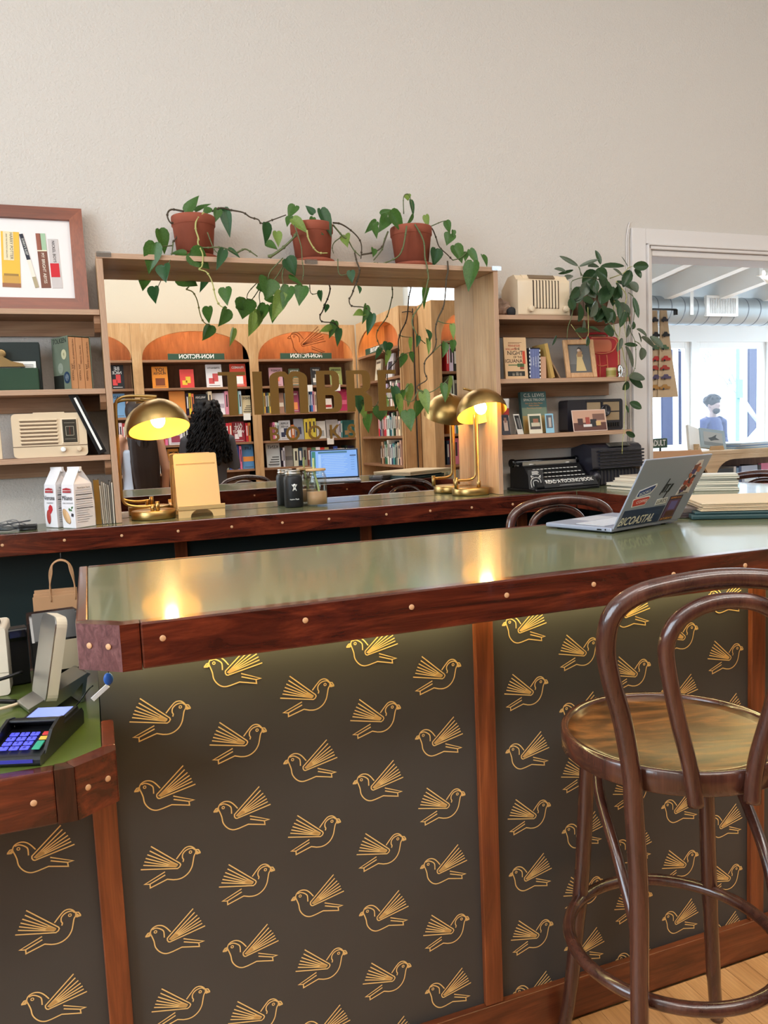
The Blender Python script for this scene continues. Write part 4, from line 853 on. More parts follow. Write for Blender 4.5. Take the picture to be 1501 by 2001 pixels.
# ================================================================== shelf contents
def book_mesh(th, h, d, cov, name='book', pages=None, mats=None):
    """closed book: two boards, a rounded spine and an inset page block; spine faces -Y, thickness along X"""
    b = MB(); c = min(.0025, th*.16)
    b.box(-th/2, -th/2+c, 0, d, 0, h); b.box(th/2-c, th/2, 0, d, 0, h); b.box(-th/2+c, th/2-c, 0, c, 0, h)
    b.box(-th/2+c, th/2-c, c, d-.004, .003, h-.003, 1)
    return b.mesh(name, [cov, pages or M_PAPER])
def book(label, loc, th, h, d, rgb, X=None, group=None, cat='book', cov=None, name='book'):
    o = bpy.data.objects.new(name, book_mesh(th, h, d, cov or cmat(rgb, .45), name)); COL.objects.link(o)
    o.matrix_basis = T(*loc) @ (X or Matrix.Identity(4))
    return tag(o, label, cat, group)
RX = lambda a: Matrix.Rotation(R(a), 4, 'X')
RYm = lambda a: Matrix.Rotation(R(a), 4, 'Y')
RZ = lambda a: Matrix.Rotation(R(a), 4, 'Z')
def flat(parent, x0, x1, z0, z1, y, m, name='print', th=.0004):
    return MB().box(x0, x1, y, y+th, z0, z1).build(name, m, parent)

# --- framed collage of book spines, leaning on the wall
t = thing('framed_collage', (-.24, 2.945, 1.7955), 'reddish wooden frame holding a collage of paper book spines, leaning on the wall', 'picture')
X = RX(-14)
fw = .043; x0, x1, hh = -.30, .281, .372
M_FR = wood('cherry_frame', (98, 46, 22), (130, 62, 32), (150, 78, 44), 'x', 6, 8, .4, .2)
M_FRV = wood('cherry_frame_upright', (98, 46, 22), (130, 62, 32), (150, 78, 44), 'z', 6, 8, .4, .2)
for q in ([(x0, 0), (x1, 0), (x1-fw, fw), (x0+fw, fw)], [(x0, hh), (x0+fw, hh-fw), (x1-fw, hh-fw), (x1, hh)]): MB().prism(q, 'xz', -.012, .012, X=X).build('frame_rail', M_FR, t, .0015)
for q in ([(x1, 0), (x1, hh), (x1-fw, hh-fw), (x1-fw, fw)], [(x0, 0), (x0+fw, fw), (x0+fw, hh-fw), (x0, hh)]): MB().prism(q, 'xz', -.012, .012, X=X).build('frame_stile', M_FRV, t, .0015)
MB().box(x0+fw-.003, x1-fw+.003, 0, .006, fw-.003, hh-fw+.003, X=X).build('mount', mat('white_mount', (228, 220, 216), .7), t)
def spine(x, z, w, h, ang, rgb, stripes=(), txt=None, tsz=.01, tcol=(40, 34, 30)):
    Y = X @ T(x, -.0015, z) @ RYm(ang)
    b = MB(); b.box(-w/2, w/2, 0, .001, 0, h, X=Y); o = b.build('paper_spine', cmat(rgb, .6), t)
    for za, zb, c, wa, wb in stripes: MB().box(-w/2+w*wa, -w/2+w*wb, -.0006, .0002, h*za, h*zb, X=Y).build('print', cmat(c, .6), o)
    for body, zf, sz, c, dx in (txt or []): text(body, sz, Y @ T(dx, -.0008, h*zf) @ FACE_N @ RZ(-90), cmat(c, .6), o, ext=.0001)
fx = lambda X_: X_+.24
spine(fx(-.197), .083, .056, .198, 1.5, (226, 176, 62), [(0, .07, (150, 98, 66), 0, 1), (.07, .2, (196, 150, 70), .05, .95), (.48, 1, (224, 206, 168), .12, .68), (.2, .24, (150, 116, 60), .1, .9)], [('HARRY POTTER', .74, .0135, (52, 44, 40), .003), ('AND THE DEATHLY HALLOWS', .74, .0062, (90, 74, 60), -.011)])
spine(fx(-.119), .083, .012, .195, -11.5, (226, 216, 200), [(.52, 1, (34, 36, 48), 0, 1), (0, .2, (168, 152, 120), 0, 1)], [("SORRY'S SLEEP", .76, .0095, (220, 216, 206), 0)])
spine(fx(-.0905), .083, .03, .196, -2, (118, 70, 52), [(.69, 1, (146, 84, 64), 0, .4), (.69, 1, (156, 184, 150), .5, 1), (.67, .69, (232, 220, 190), 0, 1)], [('MY BRIGHT ABYSS', .36, .0135, (236, 224, 206), 0)])
spine(fx(-.055), .083, .032, .178, -1.5, (196, 186, 182), [(.22, .5, (196, 24, 36), 0, .88)], [('NICKEL BOYS', .74, .013, (70, 62, 60), 0), ])
spine(fx(-.275), .083, .05, .2, -1, (214, 190, 150), [(.3, .8, (176, 120, 80), .1, .9)])

# --- middle left shelf
t = thing('green_file_box', (-.30, 2.915, 1.5315), 'dark green upright file holder with a brass bulldog clip on white papers', 'file box')
MB().box(-.18, .172, .03, .09, 0, .162).build('back_board', mat('very_dark_green', (22, 34, 32), .5), t, .002)
MB().box(-.18, .165, 0, .026, 0, .074).build('front_pocket', M_GREENBOX, t, .003)
MB().box(-.16, .158, .027, .0295, .002, .098).build('paper_sheet', M_WHT, t)
b = MB(); b.prism([(-.005, .078), (.125, .078), (.12, .088), (.085, .096), (.06, .112), (.052, .112), (.04, .096), (.0, .09)], 'xz', -.004, .026); b.lathe([(.0, -.004), (.013, -.004), (.016, 0), (.013, .004), (0, .004)], 18, X=T(.056, .01, .122) @ RX(90))
b.build('bulldog_clip', mat('aged_brass', (160, 136, 96), .35, metal=1), t, .002)
for k in range(3): flat(t, .11, .15, .086-.005*k, .0875-.005*k, .0262, cmat((120, 120, 120)))
t = thing('slipcase_set', (-.036, 2.893, 1.5315), 'green slipcase holding three tan paperbacks on the middle left shelf', 'book set', R(29))
M_SLIP = mat('slipcase_green', (110, 118, 98), .6, vary=.15, bscale=50)
b = MB(); b.box(0, .0015, 0, .112, 0, .178).box(.0795, .081, 0, .112, 0, .178).box(.0015, .0795, 0, .112, 0, .0015).box(.0015, .0795, 0, .112, .1765, .178).box(.0015, .0795, .1105, .112, .0015, .1765)
b.build('slipcase', M_SLIP, t)
SL = RZ(-90)      # left face of the case
text('TOLKIEN', .024, T(-.0004, .056, .164) @ SL @ FACE_N, cmat((30, 34, 30)), t, ext=.0002, sx=.95)
def ring(y, z, r, w, rgb): MB().lathe([(r-w, 0), (r-w, .0004), (r, .0004), (r, 0)], 20, X=T(-.0005, y, z) @ Matrix.Rotation(R(-90), 4, 'Y'), smooth=False).build('ornament', cmat(rgb), t)
ring(.032, .118, .017, .012, (196, 188, 150)); ring(.06, .073, .018, .016, (146, 150, 132)); ring(.022, .04, .02, .02, (38, 58, 84)); ring(.022, .04, .012, .012, (190, 200, 204))
MB().box(-.0006, 0, .045, .112, .0, .05).build('ornament', cmat((40, 42, 36)), t)
bs = []
for k, (z1_, ttl) in enumerate((('THE FELLOWSHIP OF THE RING', 0), ('THE TWO TOWERS', 0), ('THE RETURN OF THE KING', 0))):
    o = bpy.data.objects.new('paperback', book_mesh(.0235, .172, .104, cmat((206, 150, 104), .55), 'paperback')); COL.objects.link(o)
    o.matrix_basis = t.matrix_basis @ T(.0145+.0255*k, .002, .0018)
    tag(o, '%s of the three tan paperbacks in the green slipcase' % ('leftmost', 'middle', 'rightmost')[k], 'book', 'tan paperbacks in the slipcase')
    text(z1_, .0072, T(.003, -.0006, .115) @ FACE_N @ RZ(-90), cmat((90, 50, 36)), o, ext=.0001); text('J.R.R. TOLKIEN', .0085, T(-.004, -.0006, .055) @ FACE_N @ RZ(-90), cmat((70, 40, 30)), o, ext=.0001)

# --- cream radio with louvres
def knob(parent, x, y, z, r, m, name='knob', L=.012):
    MB().lathe([(r, 0), (r, L*.5), (r*.9, L), (0, L)], 20, X=T(x, y, z) @ RX(90)).build(name, m, parent, .0008)
t = thing('vintage_radio', (-.115, 2.905, 1.3065), 'cream vintage radio with horizontal louvres and square dial on the bottom left shelf', 'radio')
b = MB(); b.prism(rrect(-.116, .116, .0, .147, .014), 'xz', 0, .14); b.build('cabinet', M_CREAM, t, .006, seg=3)
MB().box(-.05, .05, .03, .11, .147, .1515).build('top_plate', M_CREAM, t, .002)
MB().box(-.1165, .1165, -.0012, .142, .036, .0385).build('trim_line', M_CREAMD, t)
for k in range(7):
    z = .128-.0125*k
    MB().prism([(0, z), (-.005, z-.002), (-.005, z-.0045), (0, z-.0065)], 'yz', -.092, .025).build('louvre', M_CREAM, t, .001)
    flat(t, -.09, .023, z-.0105, z-.0068, -.0004, M_CREAMD, 'louvre_gap')
MB().box(.036, .089, -.003, .002, .042, .128).build('dial_frame', M_CREAM, t, .002)
MB().box(.041, .085, -.0036, -.003, .047, .124).build('dial', mat('radio_dial_dark', (62, 58, 50), .2, coat=.5), t)
for q in ((.05, .076, .07, .0715), (.05, .076, .1, .1015), (.05, .0515, .07, .1015), (.0745, .076, .07, .1015), (.046, .08, .112, .113), (.046, .08, .058, .059)): flat(t, *q, -.0042, cmat((170, 160, 140)), 'dial_line')
MB().box(.0625, .0635, -.0046, -.004, .072, .1).build('dial_needle', cmat((150, 60, 40)), t)
knob(t, .038, 0, .024, .0085, M_WHT); knob(t, .089, 0, .024, .0085, M_CREAM)
o = tag(MB().box(-.012, .016, 0, .14, 0, .222).build('ring_binder', M_BLK, None, .001), 'thin black binder leaning diagonally beside the cream radio', 'binder')
o.matrix_basis = T(.046, 2.9, 1.3115) @ RYm(-22)
MB().box(-.001, .0065, -.0006, .0, .012, .205).build('spine_label', M_WHT, o)
t = thing('photo_stand', (-.33, 2.93, 1.3065), 'pale card frame at the left edge of the bottom left shelf', 'picture')
MB().box(-.06, .062, 0, .008, 0, .105).build('frame', M_CREAM, t, .001); flat(t, -.05, .052, .01, .095, -.0006, M_CARD)

# ================================================================== things on the back counter, left
rc = random.Random(4)
b = MB()
for k in range(5):
    pts = [(-.42+.24*rc.random(), 2.82+.1*rc.random(), BZ+.004+.03*rc.random()) for _ in range(6)]
    pts[0] = (pts[0][0], pts[0][1], BZ+.003); b.tube(smooth_path(pts, 5), .0022, 5)
tag(b.build('plastic_wrap', M_CLEAR), 'crumpled clear plastic at the left end of the back counter', 'plastic')
t = thing('charger_box', (-.205, 2.87, BZ), 'small black adapter lying beside the cookie bags', 'adapter')
MB().box(-.028, .028, -.02, .02, 0, .017).build('case', M_BLK, t, .003); MB().tube(smooth_path([(-.028, 0, .008), (-.06, -.01, .004), (-.1, .01, .004), (-.16, -.01, .003)], 4), .002, 6).build('cord', M_BLK, t)
def cookie_bag(loc, rz, label, word, hero):
    t = thing('cookie_bag', loc, label, 'bag', rz, 'white cookie bags')
    w, d, h, hs = .064, .082, .198, .145
    v = [(0,0,0),(w,0,0),(w,d,0),(0,d,0),(-.001,0,hs*.5),(w,-.001,hs*.5),(w+.001,d,hs*.5),(-.001,d,hs*.5),(.002,.004,hs),(w-.002,.004,hs),(w-.002,d-.004,hs),(.002,d-.004,hs),(.004,d*.42,h),(w-.004,d*.42,h),(w-.004,d*.50,h),(.004,d*.50,h),(w-.014,d*.45,hs+.028),(.014,d*.45,hs+.028)]
    f = [(3,2,1,0),(0,1,5,4),(1,2,6,5),(2,3,7,6),(3,0,4,7),(4,5,9,8),(5,6,10,9),(6,7,11,10),(7,4,8,11),(8,9,13,12),(10,11,15,14),(12,13,14,15),(9,16,13),(9,10,16),(10,14,16),(16,14,13),(11,17,15),(11,8,17),(8,12,17),(17,12,15)]
    MB().add(v, f).build('paper_bag', mat('white_bag_paper', (236, 230, 230), .45, bump=.12, bscale=40), t, .002)
    MB().box(.002, w-.002, d*.40, d*.52, h-.012, h+.004).build('fold_clip', mat('white_bag_paper', (236, 230, 230), .45), t, .001)
    red = cmat((170, 36, 44))
    MB().prism([(.012, .118), (.052, .118), (.05, .131), (.032, .134), (.014, .131)], 'xz', -.0012, -.0006).build('logo_banner', red, t)
    text('PEPPERIDGE FARM', .0052, T(.032, -.0014, .1245) @ FACE_N, M_WHT, t, ext=.0001)
    text(word, .022, T(.032, -.0012, .1) @ FACE_N, cmat((30, 30, 44)), t, ext=.0002, sx=.85)
    text('DARK CHOCOLATE' if hero == 'cookie' else 'STRAWBERRY', .0055, T(.034, -.0012, .083) @ FACE_N, cmat((60, 50, 60)), t, ext=.0001)
    if hero == 'cookie':
        for (cx, cz, rr_, rgb) in ((.022, .04, 1, (206, 160, 112)), (.027, .037, .93, (222, 180, 134))):
            MB().lathe([(0, 0), (.013*rr_, 0), (.011*rr_, .001), (0, .0014)], 22, X=T(cx, -.0012, cz) @ RYm(-28) @ Matrix.Diagonal((1, 1, 2.1, 1)) @ RX(90)).build('cookie_print', cmat(rgb), t)
        for dx, dz, a in ((0, 0, 30), (.006, .003, -30), (-.004, .005, 80)): MB().prism([(0, 0), (.005, .004), (.012, 0), (.005, -.004)], 'xz', -.002, -.001, X=T(.043+dx, 0, .063+dz) @ RYm(a)).build('leaf_print', cmat((70, 110, 60)), t)
        MB().box(-.005, .005, -.002, -.001, -.005, .005, X=T(.053, 0, .044) @ RYm(15)).build('chocolate_print', cmat((60, 52, 58)), t)
    else:
        MB().lathe([(0, 0), (.011, 0), (.009, .001), (0, .0014)], 20, X=T(.022, -.0012, .036) @ Matrix.Diagonal((1, 1, 2.2, 1)) @ RX(90)).build('cookie_print', cmat((170, 60, 50)), t)
        MB().prism([(.024, .058), (.034, .046), (.046, .06), (.044, .072), (.034, .078), (.026, .07)], 'xz', -.002, -.0012).build('berry_print', cmat((196, 40, 48)), t)
    SR = T(w+.0012, 0, 0)
    for k in range(15):
        z = .124-.0075*k; hh = .0022 if k in (2, 4, 8) else .0007
        MB().box(w+.0009, w+.0014, .008, .074 if k < 9 else .05+.02*rc.random(), z, z+hh).build('fine_print', cmat((50, 48, 54)), t)
    text('Nutrition Facts', .0085, T(w+.0014, .041, .133) @ RZ(90) @ FACE_N, cmat((40, 38, 44)), t, ext=.0001)
    return t
cookie_bag((-.096, 2.835, BZ), R(-50), 'white cookie bag printed with an oval cookie and mint leaves', 'Milano', 'cookie')
cookie_bag((-.152, 2.905, BZ), R(-52), 'white cookie bag with strawberry print, half hidden behind the other bag', 'Verona', 'berry')
o = book('gold metallic covered notebook standing beside the cookie bags', (.018, 2.87, BZ), .018, .152, .1, (0, 0, 0), cov=mat('gold_cover', (196, 156, 84), .35, metal=.9, bump=.1, bscale=30), name='notebook')
shades = ((196, 184, 166), (170, 156, 138), (206, 196, 180), (150, 138, 124), (188, 176, 158), (120, 112, 104), (200, 190, 174))
for k in range(7):
    o = bpy.data.objects.new('booklet', MB().box(0, .0046, 0, .11, 0, .132+.004*((k*3) % 4), 0).box(.0008, .0038, -.0006, .1, .001, .13).mesh('booklet', cmat(shades[k], .7))); COL.objects.link(o)
    o.matrix_basis = T(.0305+.0058*k, 2.865+.004*(k % 3), BZ) @ RYm(-1.5+.3*k)
    tag(o, '%s thin booklet counted from the gold notebook' % ('first', 'second', 'third', 'fourth', 'fifth', 'sixth', 'seventh')[k], 'booklet', 'thin booklets beside the mirror frame')

# --- folded stand glowing in the lamp light
t = thing('tablet_stand', (.366, 2.9, BZ), 'plain cream folded tablet stand glowing under the left lamp', 'stand')
M_ST = mat('cream_stand_ply', (216, 176, 118), .5, vary=.03, bscale=30)
Xs = T(0, .03, .026) @ RX(-14)
b = MB(); b.prism(rrect(-.0775, .0775, 0, .205, .008), 'xz', 0, .006, X=Xs); b.build('back_panel', M_ST, t, .001)
arch_ = [(-.082, 0), (-.04, 0)] + [(-.04*math.cos(a), .03*math.sin(a)) for a in [k*math.pi/12 for k in range(1, 12)]] + [(.04, 0), (.082, 0), (.082, .034), (-.082, .034)]
b = MB(); b.prism(arch_, 'xz', -.012, -.006, X=T(0, -.018, 0) @ RX(4)); b.build('front_foot', M_ST, t, .0008)
b = MB(); b.prism([(-.036, .027), (.04, .021), (.04, .027), (-.034, .033)], 'yz', -.082, .082); b.prism([(-.036, .027), (-.042, .042), (-.037, .044), (-.031, .03)], 'yz', -.082, .082); b.build('ledge', M_ST, t, .0008)
b = MB(); b.prism([(-.0775, 0), (.0775, 0), (.07, .195), (-.07, .195)], 'xz', 0, .006, X=T(0, .115, 0) @ RX(14)); b.build('rear_leg', M_ST, t, .001)
# --- drinks
t = thing('water_bottle', (.732, 2.985, BZ), 'matte black insulated bottle with steel neck in front of the mirror', 'bottle')
MB().lathe([(0, 0), (.034, 0), (.0365, .003), (.0365, .108), (.0345, .118), (.031, .123), (0, .123)], 36).build('body', mat('matte_black_coat', (24, 24, 26), .5, bump=.05, bscale=300), t)
MB().lathe([(.0285, .1232), (.0285, .127), (.031, .128), (.031, .131), (.0285, .132), (.0285, .137), (.0295, .138), (.0295, .142), (.0265, .143), (.0265, .125)], 36, cap=False).build('steel_neck', M_STEEL, t)
b = MB()
for a in (0,): b.lathe([(0, 0), (.006, 0), (.006, .0006), (0, .0006)], 14, X=T(-.004, -.0368, .085) @ RX(90))
for dx, dz, a in ((-.008, .072, 20), (.0, .072, -20), (-.0095, .082, -30), (.0015, .082, 30)): b.box(-.0012, .0012, -.0374, -.0366, -.008, .008, X=T(dx, 0, dz) @ RYm(a))
b.box(-.0055, -.0025, -.0374, -.0366, .068, .084); b.build('logo', M_WHT, t)
text('Hydro Flask', .0075, T(-.006, -.0374, .032) @ FACE_N, M_WHT, t, 'logo_text', ext=.0002)
t = thing('iced_coffee_glass', (.822, 2.975, BZ), 'glass of iced coffee with bamboo lid and straw', 'glass')
MB().lathe([(0, 0), (.036, 0), (.0405, .004), (.041, .09), (.0405, .11), (.037, .122), (.0345, .128), (.034, .135), (.032, .135), (.0325, .127), (.035, .12), (.0385, .109), (.039, .09), (.0385, .006), (0, .004)], 36, cap=False).build('glass_wall', M_GLASS, t)
MB().lathe([(0, .0045), (.038, .0065), (.0385, .055), (0, .055)], 32, cap=False).build('coffee', M_COFFEE, t)
MB().lathe([(0, .1352), (.038, .1352), (.039, .137), (.039, .142), (.038, .1435), (0, .1435)], 32).build('lid', wood('bamboo_lid', (196, 150, 96), (214, 170, 116), (226, 186, 136), 'x', 20, 6, .5), t)
MB().tube(smooth_path([(.012, -.004, .01), (.006, -.006, .07), (-.004, 0, .12), (-.008, 0, .15), (-.007, 0, .185)], 4), .0042, 10).build('straw', mat('pale_green_straw', (206, 220, 150), .2, trans=.3), t)
# ================================================================== right shelves
t = thing('geode_rock', (1.645, 2.96, 1.7955), 'rough brown rock at the left end of the top right shelf', 'rock')
b = MB(); b.ball((0, 0, .035), .042, .04, .036, seg=14, rings=10); rk = random.Random(3)
b.v = [(x*(1+rk.uniform(-.14, .14)), y*(1+rk.uniform(-.14, .14)), max(0, z*(1+rk.uniform(-.12, .12)))) for x, y, z in b.v]
b.sm = [False]*len(b.f); b.build('stone', mat('rough_rock', (150, 122, 104), .95, vary=.45, bump=.8, bscale=70), t)
MB().ball((.03, -.035, .018), .024, .012, .02, seg=8, rings=6).build('dark_crust', mat('rock_crust', (44, 44, 46), .9, bump=.6, bscale=80), t)
t = thing('vintage_radio', (1.812, 2.895, 1.7955), 'cream vintage radio with vertical grille slots on the top right shelf', 'radio')
b = MB()
pr = [(0, 0), (.135, 0), (.135, .12), (.08, .165), (.03, .168), (.012, .146), (0, .143)]
b.prism(pr, 'yz', -.123, .123); b.build('cabinet', M_CREAM, t, .008, seg=3)
b = MB(); b.prism([(.018, .158), (.03, .1695), (.075, .1665), (.09, .158), (.09, .15), (.018, .15)], 'yz', -.09, .09); b.build('top_hump', M_CREAM, t, .004)
MB().prism([(.0125, .151), (.0275, .1665), (.0265, .1685), (.0115, .153)], 'yz', -.062, .062).build('dial', mat('radio_dial_brown', (120, 98, 74), .25), t)
for k in range(9):
    x = -.05+.0148*k
    MB().box(x-.0025, x+.0025, -.0012, .003, .028, .142).build('grille_slot', mat('slot_shadow', (58, 40, 30), .8), t)
    MB().box(x+.0027, x+.012, -.004, .003, .03, .14).build('grille_bar', M_CREAM, t, .0015) if k < 8 else None
knob(t, -.066, -.001, .026, .013, M_CREAM, L=.015); knob(t, .1, -.001, .027, .013, M_CREAM, L=.015)
# middle right shelf
SZ = 1.5385
book('dark grey hardback at the left end of the middle right shelf', (1.615, 2.915, SZ), .02, .168, .11, (72, 68, 66))
t = book('tan paperback standing face out with hand-drawn black lettering', (1.69, 2.925, SZ), .014, .172, .106, (214, 176, 132), RX(-5) @ RZ(-90) @ T(0, -.053, 0))
XC = RZ(90)
def cover(o, d, th, u0, u1, z0, z1, rgb, name='print'):
    """print on the front board (+X side): u along Y from the spine"""
    MB().box(th/2+.0002, th/2+.0006, u0*d, u1*d, z0, z1).build(name, cmat(rgb), o)
def ctext(o, d, th, body, size, u, z, rgb, sx=1., rot=0):
    text(body, size, T(th/2+.0007, u*d, z) @ XC @ FACE_N @ RZ(rot), cmat(rgb), o, ext=.0001, sx=sx)
d, th = .106, .014
# the board facing the room
for body, sz, u, z, c in (('TENNESSEE', .0115, .45, .137, (178, 48, 36)), ('WILLIAMS', .0115, .3, .123, (178, 48, 36)), ('THE', .014, .58, .124, (36, 28, 26)), ('NIGHT', .024, .48, .107, (36, 28, 26)), ('OF THE', .012, .58, .09, (36, 28, 26)), ('IGUANA', .0215, .4, .074, (36, 28, 26))): ctext(t, d, th, body, sz, u, z, c)
for q in ((.15, .6, .056, .06, (84, 110, 66)), (.55, .85, .05, .064, (84, 110, 66)), (.8, .92, .062, .116, (196, 70, 40)), (.66, .84, .04, .062, (150, 70, 46)), (.1, .86, .012, .032, (40, 40, 34)), (.3, .4, .014, .026, (214, 200, 176)), (.46, .58, .014, .028, (214, 200, 176)), (.62, .72, .014, .026, (214, 200, 176)), (.2, .8, .15, .1515, (120, 84, 60)), (.2, .7, .146, .1475, (120, 84, 60))): cover(t, d, th, *q)
t = thing('slipcase_set', (1.777, 2.92, SZ), 'small slipcase with chequered border holding four blue paperbacks', 'book set')
b = MB(); b.box(-.025, -.0235, 0, .09, 0, .128).box(.0235, .025, 0, .09, 0, .128).box(-.0235, .0235, 0, .09, 0, .0015).box(-.0235, .0235, 0, .09, .1265, .128).box(-.0235, .0235, .0885, .09, .0015, .1265); b.build('slipcase', cmat((42, 40, 48)), t)
b = MB()
for k in range(16):
    for s in (-1, 1):
        if (k+(s > 0)) % 2: b.box(s*.0245-.002, s*.0245+.002, -.0008, 0, .008*k, .008*k+.008)
b.build('chequer', M_WHT, t)
for k in range(4):
    o = bpy.data.objects.new('paperback', book_mesh(.0108, .122, .082, cmat((108, 116, 158), .5), 'paperback')); COL.objects.link(o)
    o.matrix_basis = T(1.777-.0174+.0116*k, 2.922, SZ+.0018); tag(o, '%s of the four blue paperbacks in the chequered slipcase' % ('first', 'second', 'third', 'fourth')[k], 'book', 'blue paperbacks in the chequered slipcase')
    text('COLLECTED WORKS'[:9+k], .0062, T(0, -.0006, .07) @ FACE_N @ RZ(-90), M_WHT, o, ext=.0001)
book('short pink-tan paperback between the blue set and the leaning books', (1.821, 2.925, SZ), .026, .092, .08, (196, 152, 122))
book('mustard yellow book leaning left against the tan paperback', (1.862, 2.915, SZ+.003), .016, .146, .1, (190, 152, 84), RYm(-13))
book('thin grey-brown book leaning steeply beside the framed portrait', (1.902, 2.925, SZ+.0025), .006, .13, .1, (150, 118, 88), RYm(-31))
t = thing('framed_portrait', (2.003, 2.915, SZ), 'light wooden photo frame with a portrait of a woman in a long gown', 'picture', R(-8))
M_FW = wood('light_frame_wood', (176, 128, 84), (198, 150, 104), (214, 170, 124), 'z', 10, 6, .45)
Xf = RX(-12); b = MB()
for q in ((-.071, -.051, 0, .168), (.051, .071, 0, .168), (-.051, .051, 0, .022), (-.051, .051, .146, .168)): b.box(q[0], q[1], -.008, .006, q[2], q[3], X=Xf)
b.build('frame', M_FW, t, .003)
MB().box(-.052, .052, 0, .003, .02, .148, X=Xf).build('photo', cmat((88, 86, 84)), t)
b = MB(); b.box(-.049, .0, -.0006, .0, .06, .14, X=Xf); b.build('photo_backdrop', cmat((112, 108, 104)), t)
b = MB(); b.prism([(-.013, .085), (-.022, .03), (.026, .03), (.012, .085), (.016, .1), (.008, .112), (-.008, .112), (-.014, .1)], 'xz', -.0016, -.001, X=Xf); b.build('photo_gown', cmat((196, 168, 116)), t)
b = MB(); b.lathe([(0, 0), (.0085, 0), (.0085, .0006), (0, .0006)], 14, X=Xf @ T(0, -.0012, .12) @ RX(90)); b.build('photo_face', cmat((206, 178, 156)), t)
b = MB(); b.lathe([(0, 0), (.0095, 0), (.0095, .0004), (0, .0004)], 14, X=Xf @ T(.001, -.0008, .124) @ RX(90)); b.build('photo_hair', cmat((36, 32, 32)), t)
MB().box(-.01, .01, .03, .034, .0, .11, X=RX(8)).build('easel_leg', M_CARD, t)
t = thing('lunch_box', (2.165, 3.0, SZ), 'red moulded lunch box with raised orange outlines behind the framed portrait', 'lunch box')
RED = mat('red_plastic', (186, 44, 50), .4); ORG = mat('orange_moulding', (222, 126, 92), .45)
MB().prism(rrect(-.1, .1, 0, .185, .035, 6), 'xz', 0, .045).build('shell', RED, t, .005, seg=3)
def lip(pts, r=.003): MB().tube(smooth_path(pts, 3), r, 6).build('raised_outline', ORG, t)
lip([(-.09, -.001, .16), (-.07, -.001, .125), (0, -.001, .11), (.06, -.001, .122), (.085, -.001, .16)]); lip([(.085, -.001, .0), (.088, -.001, .1), (.085, -.001, .15), (.06, -.001, .178), (-.05, -.001, .18)])
for x in (-.03, -.01, .03): lip([(x, -.001, .005), (x+.002, -.001, .05), (x-.002, -.001, .105)])
lip([(-.02, -.001, .06), (.0, -.001, .055), (.03, -.001, .06)])
MB().prism(rrect(-.075, .055, .118, .172, .02), 'xz', -.0015, .0).build('upper_field', ORG, t)
MB().tube(smooth_path([(-.05, .02, .183), (-.045, .02, .2), (.04, .02, .2), (.045, .02, .183)], 4), .005, 8).build('handle', RED, t)
t = thing('tin_mug', (2.165, 2.93, SZ), 'small yellow tin beside the lunch box', 'tin')
MB().lathe([(0, 0), (.021, 0), (.022, .001), (.022, .04), (.021, .042), (.019, .04), (0, .039)], 24).build('tin', cmat((198, 174, 116)), t)
MB().lathe([(.0222, .008), (.0222, .03)], 24, cap=False).build('tin_label', cmat((156, 140, 70)), t)
t = thing('silver_figurine', (2.205, 2.925, SZ), 'tiny silver pitcher at the right end of the middle right shelf', 'pitcher')
MB().lathe([(0, 0), (.012, 0), (.013, .003), (.007, .01), (.011, .022), (.013, .034), (.008, .046), (.010, .052), (.008, .052), (0, .05)], 20).tube(smooth_path([(.011, 0, .042), (.024, 0, .038), (.022, 0, .02), (.011, 0, .016)], 3), .002, 6).build('pitcher_body', mat('polished_silver', (214, 218, 222), .15, metal=1), t)
# bottom right shelf
SZ = 1.3105
t = book('teal paperback with white and orange lettering standing face out', (1.803, 2.975, SZ), .02, .178, .125, (64, 98, 96), RX(-6) @ RZ(-90) @ T(0, -.0625, 0))
d, th = .125, .02
cover(t, d, th, .02, .98, .0, .075, (168, 140, 84)); cover(t, d, th, .02, .98, .075, .11, (120, 134, 112)); cover(t, d, th, .1, .5, .01, .06, (196, 150, 80)); cover(t, d, th, .3, .45, .02, .05, (52, 110, 128))
ctext(t, d, th, 'C.S. LEWIS', .022, .52, .162, (232, 228, 216)); ctext(t, d, th, 'SPACE TRILOGY', .0145, .52, .143, (232, 228, 216)); ctext(t, d, th, 'Out of the Silent Planet', .009, .5, .128, (206, 150, 96)); ctext(t, d, th, 'PERELANDRA', .0085, .5, .118, (206, 150, 96)); ctext(t, d, th, 'That Hideous Strength', .008, .5, .108, (206, 150, 96))
def photo_card(label, loc, w, h, rz, frame, layers, lean=-10, bevel=.0005):
    t = thing('photo_card', loc, label, 'photo', R(rz)); X = RX(lean)
    MB().box(-w/2, w/2, 0, .0015, 0, h, X=X).build('card', cmat(frame, .4), t)
    for i, (x0, x1, z0, z1, c) in enumerate(layers): MB().box(x0*w, x1*w, -.0004-.0002*i, .0002-.0002*i, z0*h, z1*h, X=X).build('picture_area', cmat(c, .4), t)
    MB().box(-w*.1, w*.1, .001, .002, 0, h*.7, X=T(0, .03, 0) @ RX(12)).build('card_strut', cmat(frame, .4), t)
    return t
photo_card('instant photo of a dark figure leaning at the left end of the bottom right shelf', (1.632, 2.915, SZ), .04, .085, 6, (60, 60, 70), [(-.45, .45, .2, .95, (44, 44, 56)), (-.2, .3, .2, .7, (196, 176, 164)), (-.1, .2, .6, .85, (150, 110, 96))])
photo_card('tilted white-bordered instant photo with black scene', (1.703, 2.92, SZ), .038, .088, 22, (226, 222, 214), [(-.4, .4, .25, .93, (42, 42, 46)), (-.1, .25, .3, .8, (120, 118, 116))], -16)
